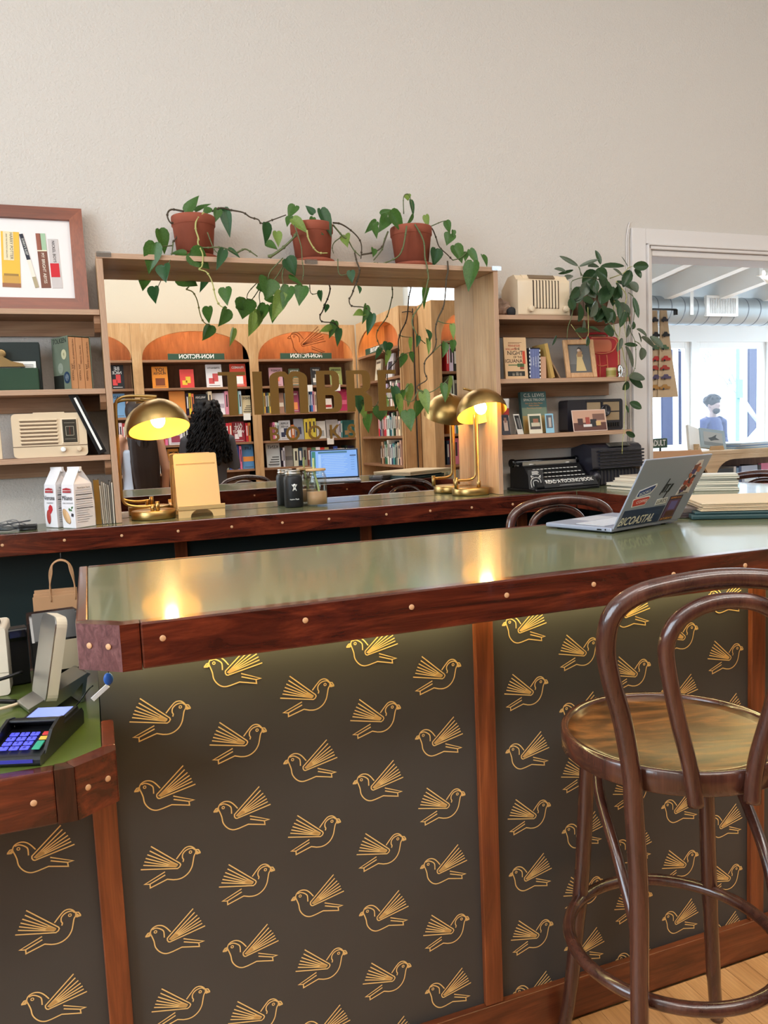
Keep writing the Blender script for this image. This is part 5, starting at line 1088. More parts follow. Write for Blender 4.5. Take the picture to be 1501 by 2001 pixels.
photo_card('white-bordered snapshot of a vintage car and driver', (1.775, 2.918, SZ), .062, .084, -3, (216, 206, 182), [(-.4, .4, .22, .9, (58, 74, 56)), (-.3, .35, .35, .55, (196, 186, 160)), (-.15, .25, .55, .75, (150, 96, 70)), (-.4, .4, .22, .36, (70, 60, 56))])
photo_card('pale blue bordered instant photo', (1.845, 2.92, SZ), .036, .084, -18, (128, 176, 196), [(-.36, .36, .25, .92, (70, 76, 84)), (-.1, .2, .3, .8, (170, 160, 150))], -14)
t = thing('paper_cup', (1.644, 2.96, SZ), 'white cup with red lettering behind the instant photos', 'cup')
MB().lathe([(0, 0), (.02, 0), (.021, .002), (.024, .13), (.0252, .138), (.0258, .146), (.0245, .15), (0, .15)], 24).build('cup', M_WHT, t)
MB().lathe([(.0236, .08), (.0243, .11)], 24, cap=False).build('cup_band', cmat((190, 60, 56)), t)
t = thing('vintage_radio', (2.12, 2.985, SZ), 'black vintage radio with beige grille openings and round dial on the bottom right shelf', 'radio')
MB().prism(rrect(-.145, .145, 0, .138, .012), 'xz', 0, .07).build('cabinet', M_BAKE, t, .006, seg=3)
BEI = mat('grille_cloth', (168, 144, 112), .9, bump=.3, bscale=500)
for q in ((-.045, .025, .07, .125), (-.045, .025, .02, .066), (.04, .125, .085, .125), (.04, .125, .044, .08)): MB().box(q[0], q[1], -.0015, .0005, q[2], q[3]).build('grille_opening', BEI, t)
for q in ((-.05, .13, .126, .131), (.029, .036, .02, .126), (.04, .128, .0805, .0845), (.04, .128, .012, .04)): MB().box(q[0], q[1], -.005, .001, q[2], q[3]).build('grille_bar', M_BAKE, t, .0012)
MB().lathe([(.0, 0), (.026, 0), (.026, .008), (.02, .01), (.018, .007), (0, .007)], 28, X=T(.048, -.003, .088) @ RX(90)).build('dial', M_BAKE, t)
MB().box(.047, .049, -.0118, -.0105, .08, .106).build('dial_needle', M_STEEL, t)
for k in range(6): MB().box(.052+.012*k, .06+.012*k, -.009, -.004, .016, .034).build('push_button', M_BLKG, t, .001)
photo_card('wide colour snapshot of people in a crowded shop, leaning on the black radio', (2.045, 2.915, SZ), .165, .094, -4, (222, 196, 180), [(-.48, .48, .03, .97, (196, 150, 124)), (-.48, .48, .03, .4, (92, 54, 44)), (.1, .45, .5, .8, (120, 84, 70)), (-.35, -.2, .3, .6, (70, 44, 40)), (-.12, .0, .3, .65, (160, 70, 56)), (.02, .2, .2, .55, (40, 36, 38)), (.18, .32, .25, .45, (206, 170, 110)), (-.2, .05, .2, .32, (214, 206, 200))], -12)

# ================================================================== back counter, right
t = thing('typewriter', (1.872, 2.935, BZ), 'old black typewriter with a lettered card propped on its keys', 'typewriter', R(4))
MB().box(-.18, .148, -.115, .1, 0, .013).build('base_tray', M_BLKG, t, .004)
b = MB(); b.prism([(-.095, .013), (.1, .013), (.1, .1), (.06, .112), (.0, .105), (-.03, .07), (-.095, .03)], 'yz', -.16, .13); b.build('body', M_BLK, t, .008, seg=3)
MB().lathe([(.014, 0), (.014, .325)], 20, X=T(-.18, .05, .118) @ RYm(90)).build('platen', M_BLKG, t)
for x in (-.19, .14): MB().lathe([(.017, 0), (.018, .004), (.018, .014), (.016, .018), (0, .018)], 20, X=T(x, .05, .118) @ RYm(90)).build('platen_knob', M_BLKG, t)
MB().box(-.15, .13, .02, .024, .1, .121).build('paper_rest', M_STEEL, t); MB().tube(smooth_path([(-.19, .02, .105), (-.2, -.0, .112), (-.205, -.03, .11)], 3), .003, 6).build('carriage_lever', M_STEEL, t)
MB().lathe([(.022, 0), (.022, .006), (.008, .008), (0, .008)], 20, c=(-.1, .035, .106)).lathe([(.022, 0), (.022, .006), (.008, .008), (0, .008)], 20, c=(.09, .035, .106)).build('ribbon_spool', M_STEEL, t)
km = MB().lathe([(.0065, 0), (.0068, .002), (.006, .0032), (0, .0028)], 10).mesh('key', mat('black_key_white_ring', (214, 212, 206), .35))
for r in range(4):
    for c in range(12):
        o = bpy.data.objects.new('key', km); COL.objects.link(o); o.parent = t; o.location = (-.12+.0195*c+.005*r, -.02-.02*r, .088-.0155*r)
Xc = T(.012, -.103, .016) @ RX(-38)
MB().box(-.138, .138, 0, .0015, 0, .046, X=Xc).build('lettered_card', mat('black_card', (34, 34, 36), .5), t)
text('READ A FUCKING BOOK', .0255, Xc @ T(0, -.0006, .028) @ FACE_N, M_WHT, t, ext=.0001, sx=.86)
MB().box(-.06, .06, -.0005, 0, .007, .009, X=Xc).build('fine_print', cmat((150, 150, 150)), t)
t = thing('drawing_card', (1.727, 2.845, BZ+.0135), 'small black card with a white line drawing propped on the left of the typewriter', 'card', R(-14))
Xc = RX(-12); MB().box(-.032, .032, 0, .0015, 0, .08, X=Xc).build('card', mat('black_card', (34, 34, 36), .5), t)
b = MB()
def scr(pts): b.tube(smooth_path([(p[0], 0, p[1]) for p in pts], 4), .0011, 5, X=Xc @ T(0, -.0006, 0))
scr([(-.02, .006), (-.022, .03), (-.012, .045), (.008, .046), (.02, .032), (.018, .006)]); scr([(-.01, .01), (-.012, .03), (0, .036), (.01, .028), (.008, .01)]); scr([(-.016, .045), (-.02, .055), (-.01, .05)]); scr([(.012, .046), (.02, .056), (.018, .044)])
for k in range(4): scr([(-.016, .06+.0042*k), (0, .0604+.0042*k), (.014-.004*(k % 2), .06+.0042*k)])
b.build('line_drawing', M_WHT, t)
t = thing('vintage_radio', (2.19, 2.94, BZ), 'black bakelite vintage radio with horizontal louvres on the counter beside the doorway', 'radio', R(6))
b = MB(); b.prism([(0, 0), (.11, 0), (.11, .165), (.03, .185), (-.005, .178), (-.022, .165), (-.03, .075), (-.012, .07), (-.012, .0)], 'yz', -.158, .13); b.build('cabinet', M_BAKE, t, .01, seg=3)
for k in range(6):
    z = .155-.0145*k
    MB().prism([(-.024, z), (-.036, z-.002), (-.036, z-.008), (-.026, z-.0105)], 'yz', -.12, .135).build('louvre', M_BAKE, t, .002)
MB().prism([(-.0285, .171), (-.008, .1845), (-.006, .182), (-.0265, .1685)], 'yz', -.06, .06).build('dial', mat('radio_dial_dim', (96, 92, 84), .25), t)
for k in range(8): MB().prism([(-.029, .1705), (-.01, .183), (-.0095, .1835), (-.0285, .1712)], 'yz', -.05+.0135*k, -.044+.0135*k).build('dial_mark', M_BLK, t)
for k in range(12): MB().box(-.12+.02*k, -.113+.02*k, -.016, -.01, .004, .066).build('flute', M_BAKE, t, .001)
MB().ball((-.13, -.02, .04), .022, .018, .024).build('knob', M_BAKE, t)
# booklets by the doorway
for k, (dx, dy, rz, w, dd, th, rgb) in enumerate(((0, 0, 4, .15, .21, .009, (206, 198, 180)), (.004, -.005, 0, .15, .21, .007, (150, 150, 138)), (.0, .004, 6, .14, .2, .011, (222, 214, 198)), (.006, .008, -3, .14, .2, .006, (176, 172, 160)), (.02, .02, 3, .12, .17, .012, (212, 196, 176)), (.022, .02, -2, .115, .16, .009, (190, 176, 158)))):
    zz = BZ+sum((.009, .007, .011, .006, .012, .009)[:k])+.0002*k
    b = MB().box(0, w, 0, dd, 0, .0012).box(0, w, 0, dd, th-.0014, th-.0002).box(.001, w-.002, .002, dd-.002, .0012, th-.0014, 1)
    o = bpy.data.objects.new('flat_booklet', b.mesh('flat_booklet', [cmat(rgb, .6), M_PAPER])); COL.objects.link(o)
    o.matrix_basis = T(2.03+dx, 2.56+dy, zz) @ RZ(rz); tag(o, '%s flat booklet in the stack beside the black radio' % ('bottom', 'second lowest', 'third lowest', 'third highest', 'second highest', 'top')[k], 'booklet', 'flat booklets stacked by the radio')
# ================================================================== laptop and papers on the bar
t = thing('laptop', (1.2, 1.631, BZ), 'open silver laptop covered in stickers on the front bar', 'laptop', R(16.6))
SIL = mat('laptop_silver', (160, 165, 180), .36, metal=.25); W_, D_ = .287, .213
MB().box(0, W_, 0, D_, .003, .014).build('base', SIL, t, .003)
for x in (.03, .25):
    for y in (.02, .19): MB().lathe([(.007, 0), (.007, .003)], 12, c=(x, y, 0)).build('rubber_foot', M_BLK, t)
MB().box(.012, W_-.012, .03, .125, .0141, .0146).build('keyboard_well', mat('keyboard_well', (120, 120, 124), .5), t)
kb = MB().box(-.0085, .0085, -.0075, .0075, 0, .0013).mesh('key', mat('silver_key', (196, 196, 200), .45))
for r in range(6):
    for c in range(14):
        o = bpy.data.objects.new('key', kb); COL.objects.link(o); o.parent = t; o.location = (.0245+.0183*c, .04+.0152*r, .0146)
MB().box(.09, .2, .135, .2, .0141, .0145).build('touchpad', mat('touchpad_silver', (186, 186, 190), .4), t)
b = MB().box(.0, -.0004, .03, .044, .006, .0095); b.build('usb_port', M_BLK, t)
MB().lathe([(.0022, 0), (.0022, .0006)], 10, X=T(-.0001, .018, .0085) @ Matrix.Rotation(R(-90), 4, 'Y')).build('audio_jack', M_BLK, t)
XL = T(0, 0, .010) @ RX(29)          # lid tilts back towards the room
MB().box(0, W_, -.0045, .0, .002, .2, X=XL).build('lid', SIL, t, .002)
MB().box(.004, W_-.004, .0002, .0008, .008, .196, X=XL).build('bezel', M_BLK, t)
sc = MB().box(.009, W_-.009, .0009, .0013, .016, .19, X=XL).build('screen', mat('lit_screen', (120, 160, 220), .4, emit=(116, 156, 218), es=1.0), t)
def on_screen(x0, x1, z0, z1, rgb): MB().box(x0, x1, .0014, .0016, z0, z1, X=XL).build('screen_pane', mat('screen_%d_%d_%d' % rgb, rgb, .4, emit=rgb, es=.9), sc)
on_screen(.012, .034, .03, .186, (60, 120, 110)); on_screen(.05, .22, .172, .184, (70, 110, 130)); on_screen(.236, .272, .15, .156, (40, 56, 90))
for k in range(11): on_screen(.07+.008*(k % 3), .2+.01*((k*7) % 3), .04+.0115*k, .0425+.0115*k, (160, 190, 232))
for k in range(6): on_screen(.24, .262, .06+.016*k, .063+.016*k, (90, 130, 190))
on_screen(.05, .066, .03, .165, (150, 184, 230))
def st(x0, x1, z0, z1, rgb, dy=0, name='sticker', rot=0, poly=None):
    c = ((x0+x1)/2, (z0+z1)/2)
    Xq = XL @ T(c[0], -.0049-dy, c[1]) @ RYm(rot)
    if poly: b = MB().prism([((px-.5)*(x1-x0), (pz-.5)*(z1-z0)) for px, pz in poly], 'xz', -.0002, .0003, X=Xq)
    else: b = MB().box((x0-x1)/2, (x1-x0)/2, -.0002, .0003, (z0-z1)/2, (z1-z0)/2, X=Xq)
    return b.build(name, cmat(rgb, .4), t)
def stx(body, size, x, z, rgb, rot=0, sx=1, shear=0, bold=0): text(body, size, XL @ T(x, -.0054, z) @ RYm(rot) @ FACE_N, cmat(rgb, .4), t, 'sticker_lettering', .0001, sx=sx, shear=shear, bold=bold)
st(.012, .182, .006, .056, (36, 52, 84)); stx('BICOASTAL', .034, .078, .022, (226, 220, 196), sx=.8, shear=.3, bold=.0004)
st(.122, .152, .014, .032, (52, 70, 104), .0003, poly=[(.5+.5*math.cos(a), .5+.5*math.sin(a)) for a in [k*math.pi/8 for k in range(16)]])
stx('Stoop', .009, .137, .023, (206, 206, 206))
for k in range(4): st(.1+.012*k, .17, .044-.004*k, .045-.004*k, (66, 84, 116), .0002)
rib = [(0, .3), (.1, 0), (.12, .2), (.9, .75), (1, 1), (.86, .95), (.1, .75), (0, .55)]
st(.03, .1, .093, .128, (236, 236, 236), 0, poly=[(0, 0), (.05, .55), (.95, 1), (1, .8), (.8, .2), (.1, -.08)]); st(.033, .095, .096, .122, (46, 70, 132), .0003, poly=[(0, 0), (.05, .55), (.95, 1.1), (.97, .85), (.8, .3), (.1, -.05)]); stx('BOOKS', .0125, .06, .105, (236, 236, 236), -14)
st(.024, .094, .064, .094, (236, 236, 236), 0, poly=[(0, .75), (.1, 0), (.85, .1), (1, .9), (.9, 1), (.1, .85)]); st(.027, .091, .067, .091, (206, 66, 56), .0003, poly=[(0, .75), (.1, 0), (.85, .1), (1, .9), (.9, 1), (.1, .85)]); stx('COFFEE', .0125, .064, .079, (240, 236, 230), -4)
st(.13, .176, .062, .08, (226, 224, 220), .0001, rot=-4); stx("LUKE'S", .015, .153, .071, (40, 40, 40), -4, .9)
st(.187, .243, .006, .082, (66, 44, 62), 0); st(.19, .24, .018, .07, (104, 70, 98), .0003); st(.2, .23, .04, .066, (112, 100, 160), .0006); st(.198, .236, .02, .036, (92, 50, 40), .0006); stx('SUPPER CLUB', .0075, .215, .076, (220, 140, 60)); stx('SATURDAYS', .0095, .215, .012, (226, 160, 70))
rs = random.Random(9)
st(.205, .262, .084, .186, (226, 214, 208), 0, poly=[(0, 0), (1, .02), (.95, .35), (.8, .6), (.98, .8), (.9, 1), (.55, .98), (.35, .75), (.4, .5), (.1, .25)])
for k in range(26):
    u = rs.random(); cx = .225+.024*u+rs.uniform(-.012, .012); cz = .094+.082*u
    a = rs.uniform(.004, .010); st(cx-a, cx+a, cz-a*.8, cz+a*.8, rs.choice(((170, 70, 52), (196, 110, 70), (120, 60, 50), (70, 60, 120), (206, 170, 140), (150, 84, 60), (60, 50, 60))), .0003+.00002*k, rot=rs.uniform(-40, 40))
stx('WAY FORWARD', .006, .235, .088, (50, 50, 56))
b = MB()
for x, zz0, zz1 in ((0, .0, .046), (.008, .006, .03), (.016, .006, .03), (.024, -.012, .03)): b.prism([(x, zz0), (x+.003, zz0), (x+.003+(zz1-zz0)*.3, zz1), (x+(zz1-zz0)*.3, zz1)], 'xz', -.0056, -.0046, X=XL @ T(.128, 0, .092))
b.prism([(.016, .027), (.03, .027), (.0315, .03), (.0175, .03)], 'xz', -.0056, -.0046, X=XL @ T(.128, 0, .092)); b.prism([(.024, .006), (.036, .006), (.0435, .03), (.0405, .03), (.034, .009), (.025, .009)], 'xz', -.0056, -.0046, X=XL @ T(.128, 0, .092))
b.build('lid_logo', M_BLK, t)
# folder, card pad and wrapped parcel to the right of the laptop
o = tag(MB().box(-.2, .2, -.13, .13, 0, .012).box(-.19, .19, -.12, .12, .012, .02).build('folder', mat('dark_teal_folder', (44, 70, 72), .45), None, .003), 'dark teal folder lying on the bar right of the laptop', 'folder'); o.matrix_basis = T(1.77, 1.73, BZ+.0002) @ RZ(-32)
b = MB()
for k in range(5): b.box(-.2+.003*(k % 3), .21-.002*k, -.14+.002*(k % 2), .14-.003*(k % 3), .0045*k, .0045*k+.0035)
o = tag(b.build('card_pad', mat('pale_kraft_board', (214, 190, 156), .7), None, .0008), 'stack of pale kraft boards on top of the teal folder', 'boards'); o.matrix_basis = T(1.80, 1.745, BZ+.0215) @ RZ(-29)
t = thing('magnet_pack', (1.60, 1.80, BZ+.0), 'plastic wrapped bundle of dark cards beside the laptop', 'packet', R(-24))
MB().box(-.075, .03, -.05, .05, 0, .012).build('cards', cmat((88, 66, 62)), t, .002); MB().box(-.06, .02, -.04, .045, .0125, .027).build('boxed_cards', cmat((140, 118, 104)), t, .002)
b = MB().box(-.08, .036, -.054, .054, .0, .029); b.build('wrapper', M_CLEAR, t, .004)
for k in range(8):
    w = .16-.004*(k % 3); b = MB().box(0, w, 0, .11, 0, .0012).box(0, w, 0, .11, .006, .0072).box(.001, w-.002, .002, .108, .0012, .006, 1)
    o = bpy.data.objects.new('magazine', b.mesh('magazine', [cmat(((150, 150, 128), (196, 190, 170), (110, 116, 98), (206, 198, 176))[k % 4], .5), M_PAPER])); COL.objects.link(o)
    o.matrix_basis = T(2.16+.003*(k % 3), 2.42+.004*(k % 2), BZ+.0002+.0076*k) @ RZ(-40+2*(k % 3)); tag(o, '%s magazine of the stack behind the laptop' % ('bottom', 'second', 'third', 'fourth', 'fifth', 'sixth', 'seventh', 'top')[k], 'magazine', 'magazines stacked behind the laptop')

# ================================================================== register corner
t = thing('card_terminal', (-.100, 1.400, LZ), 'black card payment terminal with lit blue keypad', 'terminal', R(-20))
b = MB(); b.prism([(-.12, 0), (.06, 0), (.062, .02), (.054, .03), (-.03, .03), (-.04, .028), (-.118, .014), (-.12, .01)], 'yz', -.041, .041); b.build('body', M_BLK, t, .005, seg=3)
b = MB()
for s_ in (-1, 1): b.prism([(-.105, .012), (-.03, .026), (-.022, .044), (-.042, .048), (-.072, .04)], 'yz', s_*.0405-.0025, s_*.0405+.0025)
b.prism([(-.044, .0465), (-.022, .043), (-.018, .03), (-.026, .03), (-.03, .038), (-.046, .042)], 'yz', -.038, .038); b.build('keypad_hood', M_BLK, t, .002)
MB().prism([(-.014, .0302), (.052, .0302), (.05, .0345), (-.016, .0345)], 'yz', -.036, .036).build('screen_rim', M_BLK, t, .001)
MB().box(-.03, .03, -.008, .046, .0346, .0352).build('screen', mat('terminal_screen', (120, 136, 210), .3, emit=(112, 126, 214), es=.9), t)
XK = T(0, -.0795, .0224) @ RX(10)
keys = [[(k_, (92, 96, 236)) for k_ in row] for row in ('123', '456', '789', '*0#')]
for r, row in enumerate(keys):
    for c, (ch, rgb) in enumerate(row):
        Xk = XK @ T(-.024+.0165*c, .022-.0135*r, .001)
        k_ = MB().box(-.0068, .0068, -.0048, .0048, 0, .002, X=Xk).build('key', mat('lit_blue_key', (70, 74, 200), .4, emit=(84, 86, 240), es=.75), t, .001)
        text(ch, .008, Xk @ T(0, 0, .0022), mat('dark_key_mark', (20, 20, 60), .5), k_, ext=.0001)
for z_, h_, rgb in ((.022, .0048, (200, 60, 60)), (.0085, .0048, (214, 176, 70)), (-.012, .012, (50, 150, 120))): MB().box(-.0062, .0062, -h_, h_, 0, .0022, X=XK @ T(.0275, z_, .001)).build('key', cmat(rgb, .4), t, .001)
MB().box(-.03, .03, -.1215, -.119, .006, .011).build('card_slot', mat('slot_blue', (40, 40, 110), .3, emit=(60, 60, 200), es=.3), t)
t = thing('till_tablet', (-.1, 1.575, LZ), 'white till tablet seen edge-on above a steel stand', 'tablet', R(20))
XT = T(-.012, 0, .012) @ RYm(12)
b = MB(); b.prism(rrect(-.04, .04, 0, .16, .018, 5), 'yz', -.008, .011, X=XT); b.build('tablet_shell', mat('warm_white_plastic', (226, 212, 186), .35), t, .006, seg=3)
b = MB(); b.prism(rrect(-.04, .04, 0, .16, .018, 5), 'yz', -.0105, -.0085, X=XT); b.build('tablet_edge', M_STEEL, t, .001)
MB().box(.0112, .0118, -.02, -.019, .02, .1, X=XT).build('seam_line', cmat((150, 138, 116)), t)
b = MB(); b.prism([(-.045, .0), (-.05, .012), (.06, .055), (.066, .052), (.03, .02), (.0, .006)], 'xz', -.035, .035); b.build('steel_foot', M_STEEL, t, .003)
b = MB(); b.prism([(.045, 0), (.052, 0), (.062, .05), (.055, .05)], 'xz', -.03, .03); b.build('steel_leg', M_STEEL, t)
t = thing('receipt_printer', (-.092, 1.72, LZ), 'black receipt printer with paper roll beneath the bar end', 'printer', R(8))
b = MB(); b.prism([(-.05, 0), (.07, 0), (.07, .13), (.055, .142), (-.02, .15), (-.05, .1)], 'yz', -.045, .045); b.build('housing', M_BLKG, t, .006, seg=3)
MB().prism([(-.0205, .1505), (-.0505, .1015), (-.052, .1025), (-.022, .1525)], 'yz', -.04, .04).build('lid', mat('smoke_lid', (46, 45, 44), .35), t)
MB().box(-.02, .042, -.053, -.0505, .04, .098).build('label', cmat((206, 184, 150)), t)
for k in range(9): MB().box(-.02+.007*k, -.016+.007*k, -.0525, -.05, .012, .032).build('vent_slot', mat('vent_dark', (6, 6, 6), .8), t)
t = thing('barcode_scanner', (-.165, 1.76, LZ), 'black handheld device standing behind the till tablet', 'device', R(10))
b = MB(); b.prism([(-.02, 0), (.02, 0), (.018, .09), (.022, .115), (-.022, .118), (-.026, .105), (-.016, .09)], 'yz', -.018, .018); b.build('grip', M_BLK, t, .005, seg=3)
MB().box(-.015, .015, -.0275, -.024, .1, .114).build('scan_window', M_BLKG, t)
t = thing('label_printer', (-.225, 1.72, LZ), 'cream label printer with black roll housing at the left edge', 'printer')
MB().prism(rrect(-.05, .048, 0, .135, .008), 'xz', -.04, .06).build('case', mat('cream_case', (222, 208, 188), .5), t, .004)
MB().ball((-.012, 0, .138), .05, .05, .036, seg=20, rings=12).build('roll_cover', M_BLKG, t); MB().box(-.0505, .0485, -.0405, .0605, .045, .0458).build('seam_line', cmat((150, 136, 118)), t)
MB().box(-.02, .0, -.052, -.048, .135, .139).build('badge', cmat((150, 40, 44)), t)
for k, pts in enumerate(([(-.45, 1.6, LZ+.05), (-.3, 1.62, LZ+.042), (-.2, 1.63, LZ+.045), (-.15, 1.65, LZ+.05)], [(-.45, 1.58, LZ+.012), (-.3, 1.6, LZ+.014), (-.22, 1.59, LZ+.02), (-.16, 1.6, LZ+.008)], [(-.45, 1.55, LZ+.004), (-.3, 1.56, LZ+.004), (-.2, 1.57, LZ+.006), (-.15, 1.6, LZ+.005)])):
    tag(MB().tube(smooth_path(pts, 6), (.0035, .0045, .003)[k], 8).build('power_cable', (M_BLK, M_BLK, M_CREAM)[k]), ('upper black cable crossing behind the till tablet', 'thick black cable looping low behind the till tablet', 'pale cable lying on the register counter')[k], 'cable', 'cables on the register counter')
tag(MB().tube(smooth_path([(-.06, 1.45, LZ+.02), (-.045, 1.48, LZ+.03), (-.03, 1.47, LZ+.05), (-.022, 1.42, LZ+.07)], 6), .0012, 6).build('thin_wire', M_BLK), 'thin black wire running from the card terminal to the tag', 'cable')
t = thing('box_cutter', (-.012, 1.40, .902), 'blue and white tag hanging under the corner of the bar', 'tag')
MB().box(-.004, .004, -.001, .001, 0, .034, X=T(-.012, 0, .012) @ RYm(52)).build('white_strip', M_WHT, t, .0005); MB().ball((.016, 0, .044), .008, .004, .011).build('blue_grip', cmat((40, 90, 170), .35), t); MB().box(-.001, .001, -.0006, .0006, .05, .094, X=T(.017, 0, 0)).build('hanger', M_BLK, t)
# paper carrier bags on a hook below the back counter
tag(MB().tube(smooth_path([(-.108, 2.76, .9965), (-.108, 2.755, .985), (-.108, 2.745, .975), (-.108, 2.735, .978)], 4), .002, 6).build('coat_hook', M_BLK), 'black hook under the back counter holding the carrier bags', 'hook')
for k in range(3):
    t = thing('carrier_bag', (-.132, 2.735-.014*k, .6), ('rearmost', 'middle', 'front')[k]+' brown paper carrier bag hanging from the hook', 'bag', R(-5+3*k), 'brown paper carrier bags on the hook')
    MB().box(-.062-.002*k, .066, -.005, .005, .0, .285-.008*k).build('paper_body', M_CARD, t, .001)
    MB().tube(smooth_path([(-.012, -.0055, .25), (-.013, -.006, .3), (-.012+.004*k, -.006, .34), (.0, -.004, .368), (.022, 0, .379), (.045, -.004, .37), (.058-.004*k, -.006, .345), (.06, -.006, .3), (.06, -.0055, .25)], 4), .0022, 6).build('twisted_handle', M_CARD, t)

# ================================================================== bentwood stools
def make_stool():
    t = thing('bentwood_stool', (1.006, 1.188, 0), 'large dark bentwood bar stool with round plywood seat in the right foreground', 'stool', R(-18.5), 'dark bentwood bar stools')
    MB().lathe([(.0, .7445), (.15, .7445), (.186, .747), (.193, .7535), (.193, .7545), (.17, .7505), (.1, .749), (0, .7485)], 56, cap=False).build('seat', M_SEAT, t)
    MB().lathe([(.186, .718), (.203, .718), (.2075, .722), (.2075, .756), (.204, .761), (.196, .761), (.193, .757), (.189, .742), (.186, .73), (.186, .718)], 64, cap=False).build('seat_rim', M_BENT, t)
    right = [(-.16, -.275, 0), (-.15, -.235, .15), (-.139, -.203, .34), (-.132, -.184, .55), (-.137, -.178, .70), (-.140, -.178, .756), (-.157, -.184, .852), (-.178, -.192, .927), (-.187, -.198, .985), (-.176, -.204, 1.037), (-.137, -.209, 1.068), (-.073, -.212, 1.083)]
    path = right + [(0, -.213, 1.089)] + [(-x, y, z) for x, y, z in right[::-1]]
    sp = smooth_path(path, 5); n = len(sp)
    MB().tube(sp, [.0125+.004*min(1, min(i, n-1-i)/14) for i in range(n)], 14).build('back_frame', M_BENT, t)
    inn = [(-.047, -.217, .712), (-.05, -.214, .745), (-.058, -.213, .79), (-.076, -.216, .86), (-.094, -.222, .945), (-.098, -.227, .99), (-.082, -.231, 1.026), (-.045, -.234, 1.05)]
    MB().tube(smooth_path(inn + [(0, -.235, 1.057)] + [(-x, y, z) for x, y, z in inn[::-1]], 5), .0135, 12).build('back_loop', M_BENT, t)
    for s in (-1, 1):
        a = R(43)*s; dx, dy = math.sin(a), math.cos(a)
        MB().tube(smooth_path([(dx*.178, dy*.178, .7175), (dx*.186, dy*.186, .6), (dx*.2, dy*.2, .4), (dx*.217, dy*.217, .25), (dx*.236, dy*.236, .1), (dx*.255, dy*.255, 0)], 5), [.0165]*14+[.0155]*6+[.0145]*6, 12).build('leg', M_BENT, t)
        MB().tube(smooth_path([(dx*.16, dy*.16, .712), (dx*.168*1.02, dy*.1, .69), (dx*.2, .02, .635), (s*.135, -.09, .55), (s*.128, -.155, .46), (s*.13, -.17, .41)], 5), .0105, 10).build('curved_brace', M_BENT, t)
    MB().tube([(.199*math.cos(k*math.pi/28), .199*math.sin(k*math.pi/28), .335) for k in range(56)], .0125, 12, True).build('foot_ring', M_BENT, t)
    return t
st1 = make_stool()
for loc, rz, lab in (((1.47, 2.115, 0), 172, 'dark bentwood stool behind the bar, only its curved back showing below the typewriter'), ((2.635, 2.62, 0), 118, 'dark bentwood stool outside the return counter at the right edge')):
    c = copy_tree(st1); place(c, loc, R(rz)); c['label'] = lab
# ================================================================== bookcases behind the viewer, seen in the mirror
COLS = {'tan': (190, 156, 118), 'brown': (110, 74, 54), 'orange': (222, 120, 60), 'grey': (140, 138, 138), 'navy': (40, 48, 84), 'white': (228, 224, 222), 'red': (196, 52, 50), 'cream': (222, 206, 176),
        'pink': (214, 130, 150), 'black': (30, 30, 34), 'yellow': (222, 190, 70), 'teal': (70, 130, 134), 'pale': (196, 200, 202), 'green': (70, 112, 72), 'blue': (64, 104, 176)}
ORD = ['first', 'second', 'third', 'fourth', 'fifth', 'sixth', 'seventh', 'eighth', 'ninth', 'tenth', 'eleventh', 'twelfth', 'thirteenth', 'fourteenth']
SHZ = {1: 2.092, 2: 1.834, 3: 1.573, 4: 1.302, 5: 1.038, 6: .775, 7: .51, 8: .25}
CT = 2.425
def bookcase(name_label, X, w, stl, strr, sign=None, light=True, arch=True):
    """unit with front at y=0 facing -y, x from 0 to w (clear width), stiles outside; X places it"""
    t = thing('bookcase', X.translation, name_label, 'bookcase'); t.matrix_basis = X
    D = .31
    MB().box(-stl, w+strr, D-.012, D, 0, CT).build('back_panel', M_CASEB, t)
    MB().box(-stl, 0, 0, D-.0125, 0, CT).build('upright', M_CASE, t, .002); MB().box(w, w+strr, 0, D-.0125, 0, CT).build('upright', M_CASE, t, .002)
    for k, z in SHZ.items(): MB().box(.0005, w-.0005, .012 if k > 1 else .004, D-.013, z-.022, z).build('shelf', M_CASEX, t, .002)
    MB().box(.0005, w-.0005, 0, .02, 0, .08).build('plinth', M_CASE, t)
    n = 24; z0_, zt = 2.105, 2.358
    poly = [(.0005, CT), (.0005, z0_)] + [(w/2-(w/2-.003)*math.cos(a), z0_+(zt-z0_)*math.sin(a)**.9) for a in [math.pi*k/n for k in range(1, n)]] + [(w-.0005, z0_), (w-.0005, CT)]
    MB().prism(poly[::-1], 'xz', 0, .018).build('arch_board', M_CASE, t)
    MB().box(.0005, w-.0005, .019, D-.013, CT-.02, CT).build('top_board', M_CASE, t)
    MB().box(.08, w-.08, .03, .042, CT-.032, CT-.0205).build('arch_light', mat('arch_strip_glow', (255, 220, 170), .5, emit=(255, 204, 146), es=80), t)
    if sign:
        s = MB().box(w/2-.262, w/2+.262, .006, .018, 2.0925, 2.15).build('sign_board', M_SIGN, t, .002)
        text(sign, .054, T(w/2, .0054, 2.1215) @ FACE_N, M_WHT, s, ext=.0006, sx=.92, bold=.0012)
    return t
BY = -1.6
S180 = lambda x1: T(x1, BY, 0) @ RZ(180)
bookcase('left bookcase with arched lit top, mostly cut off by the mirror edge', S180(.44), .99, 0.0, .09, 'NON-FICTION')
bookcase('middle arched bookcase with non-fiction sign reflected in the mirror', S180(1.52), .99, .0, .0895, 'NON-FICTION')
bookcase('right arched bookcase beneath the bird outline reflected in the mirror', S180(2.575), .965, .03, .0895, 'NON-FICTION')
BAYN = ['left', 'middle', 'right']; SHN = {2: 'top', 3: 'second', 4: 'third', 5: 'fourth'}
seen = {}
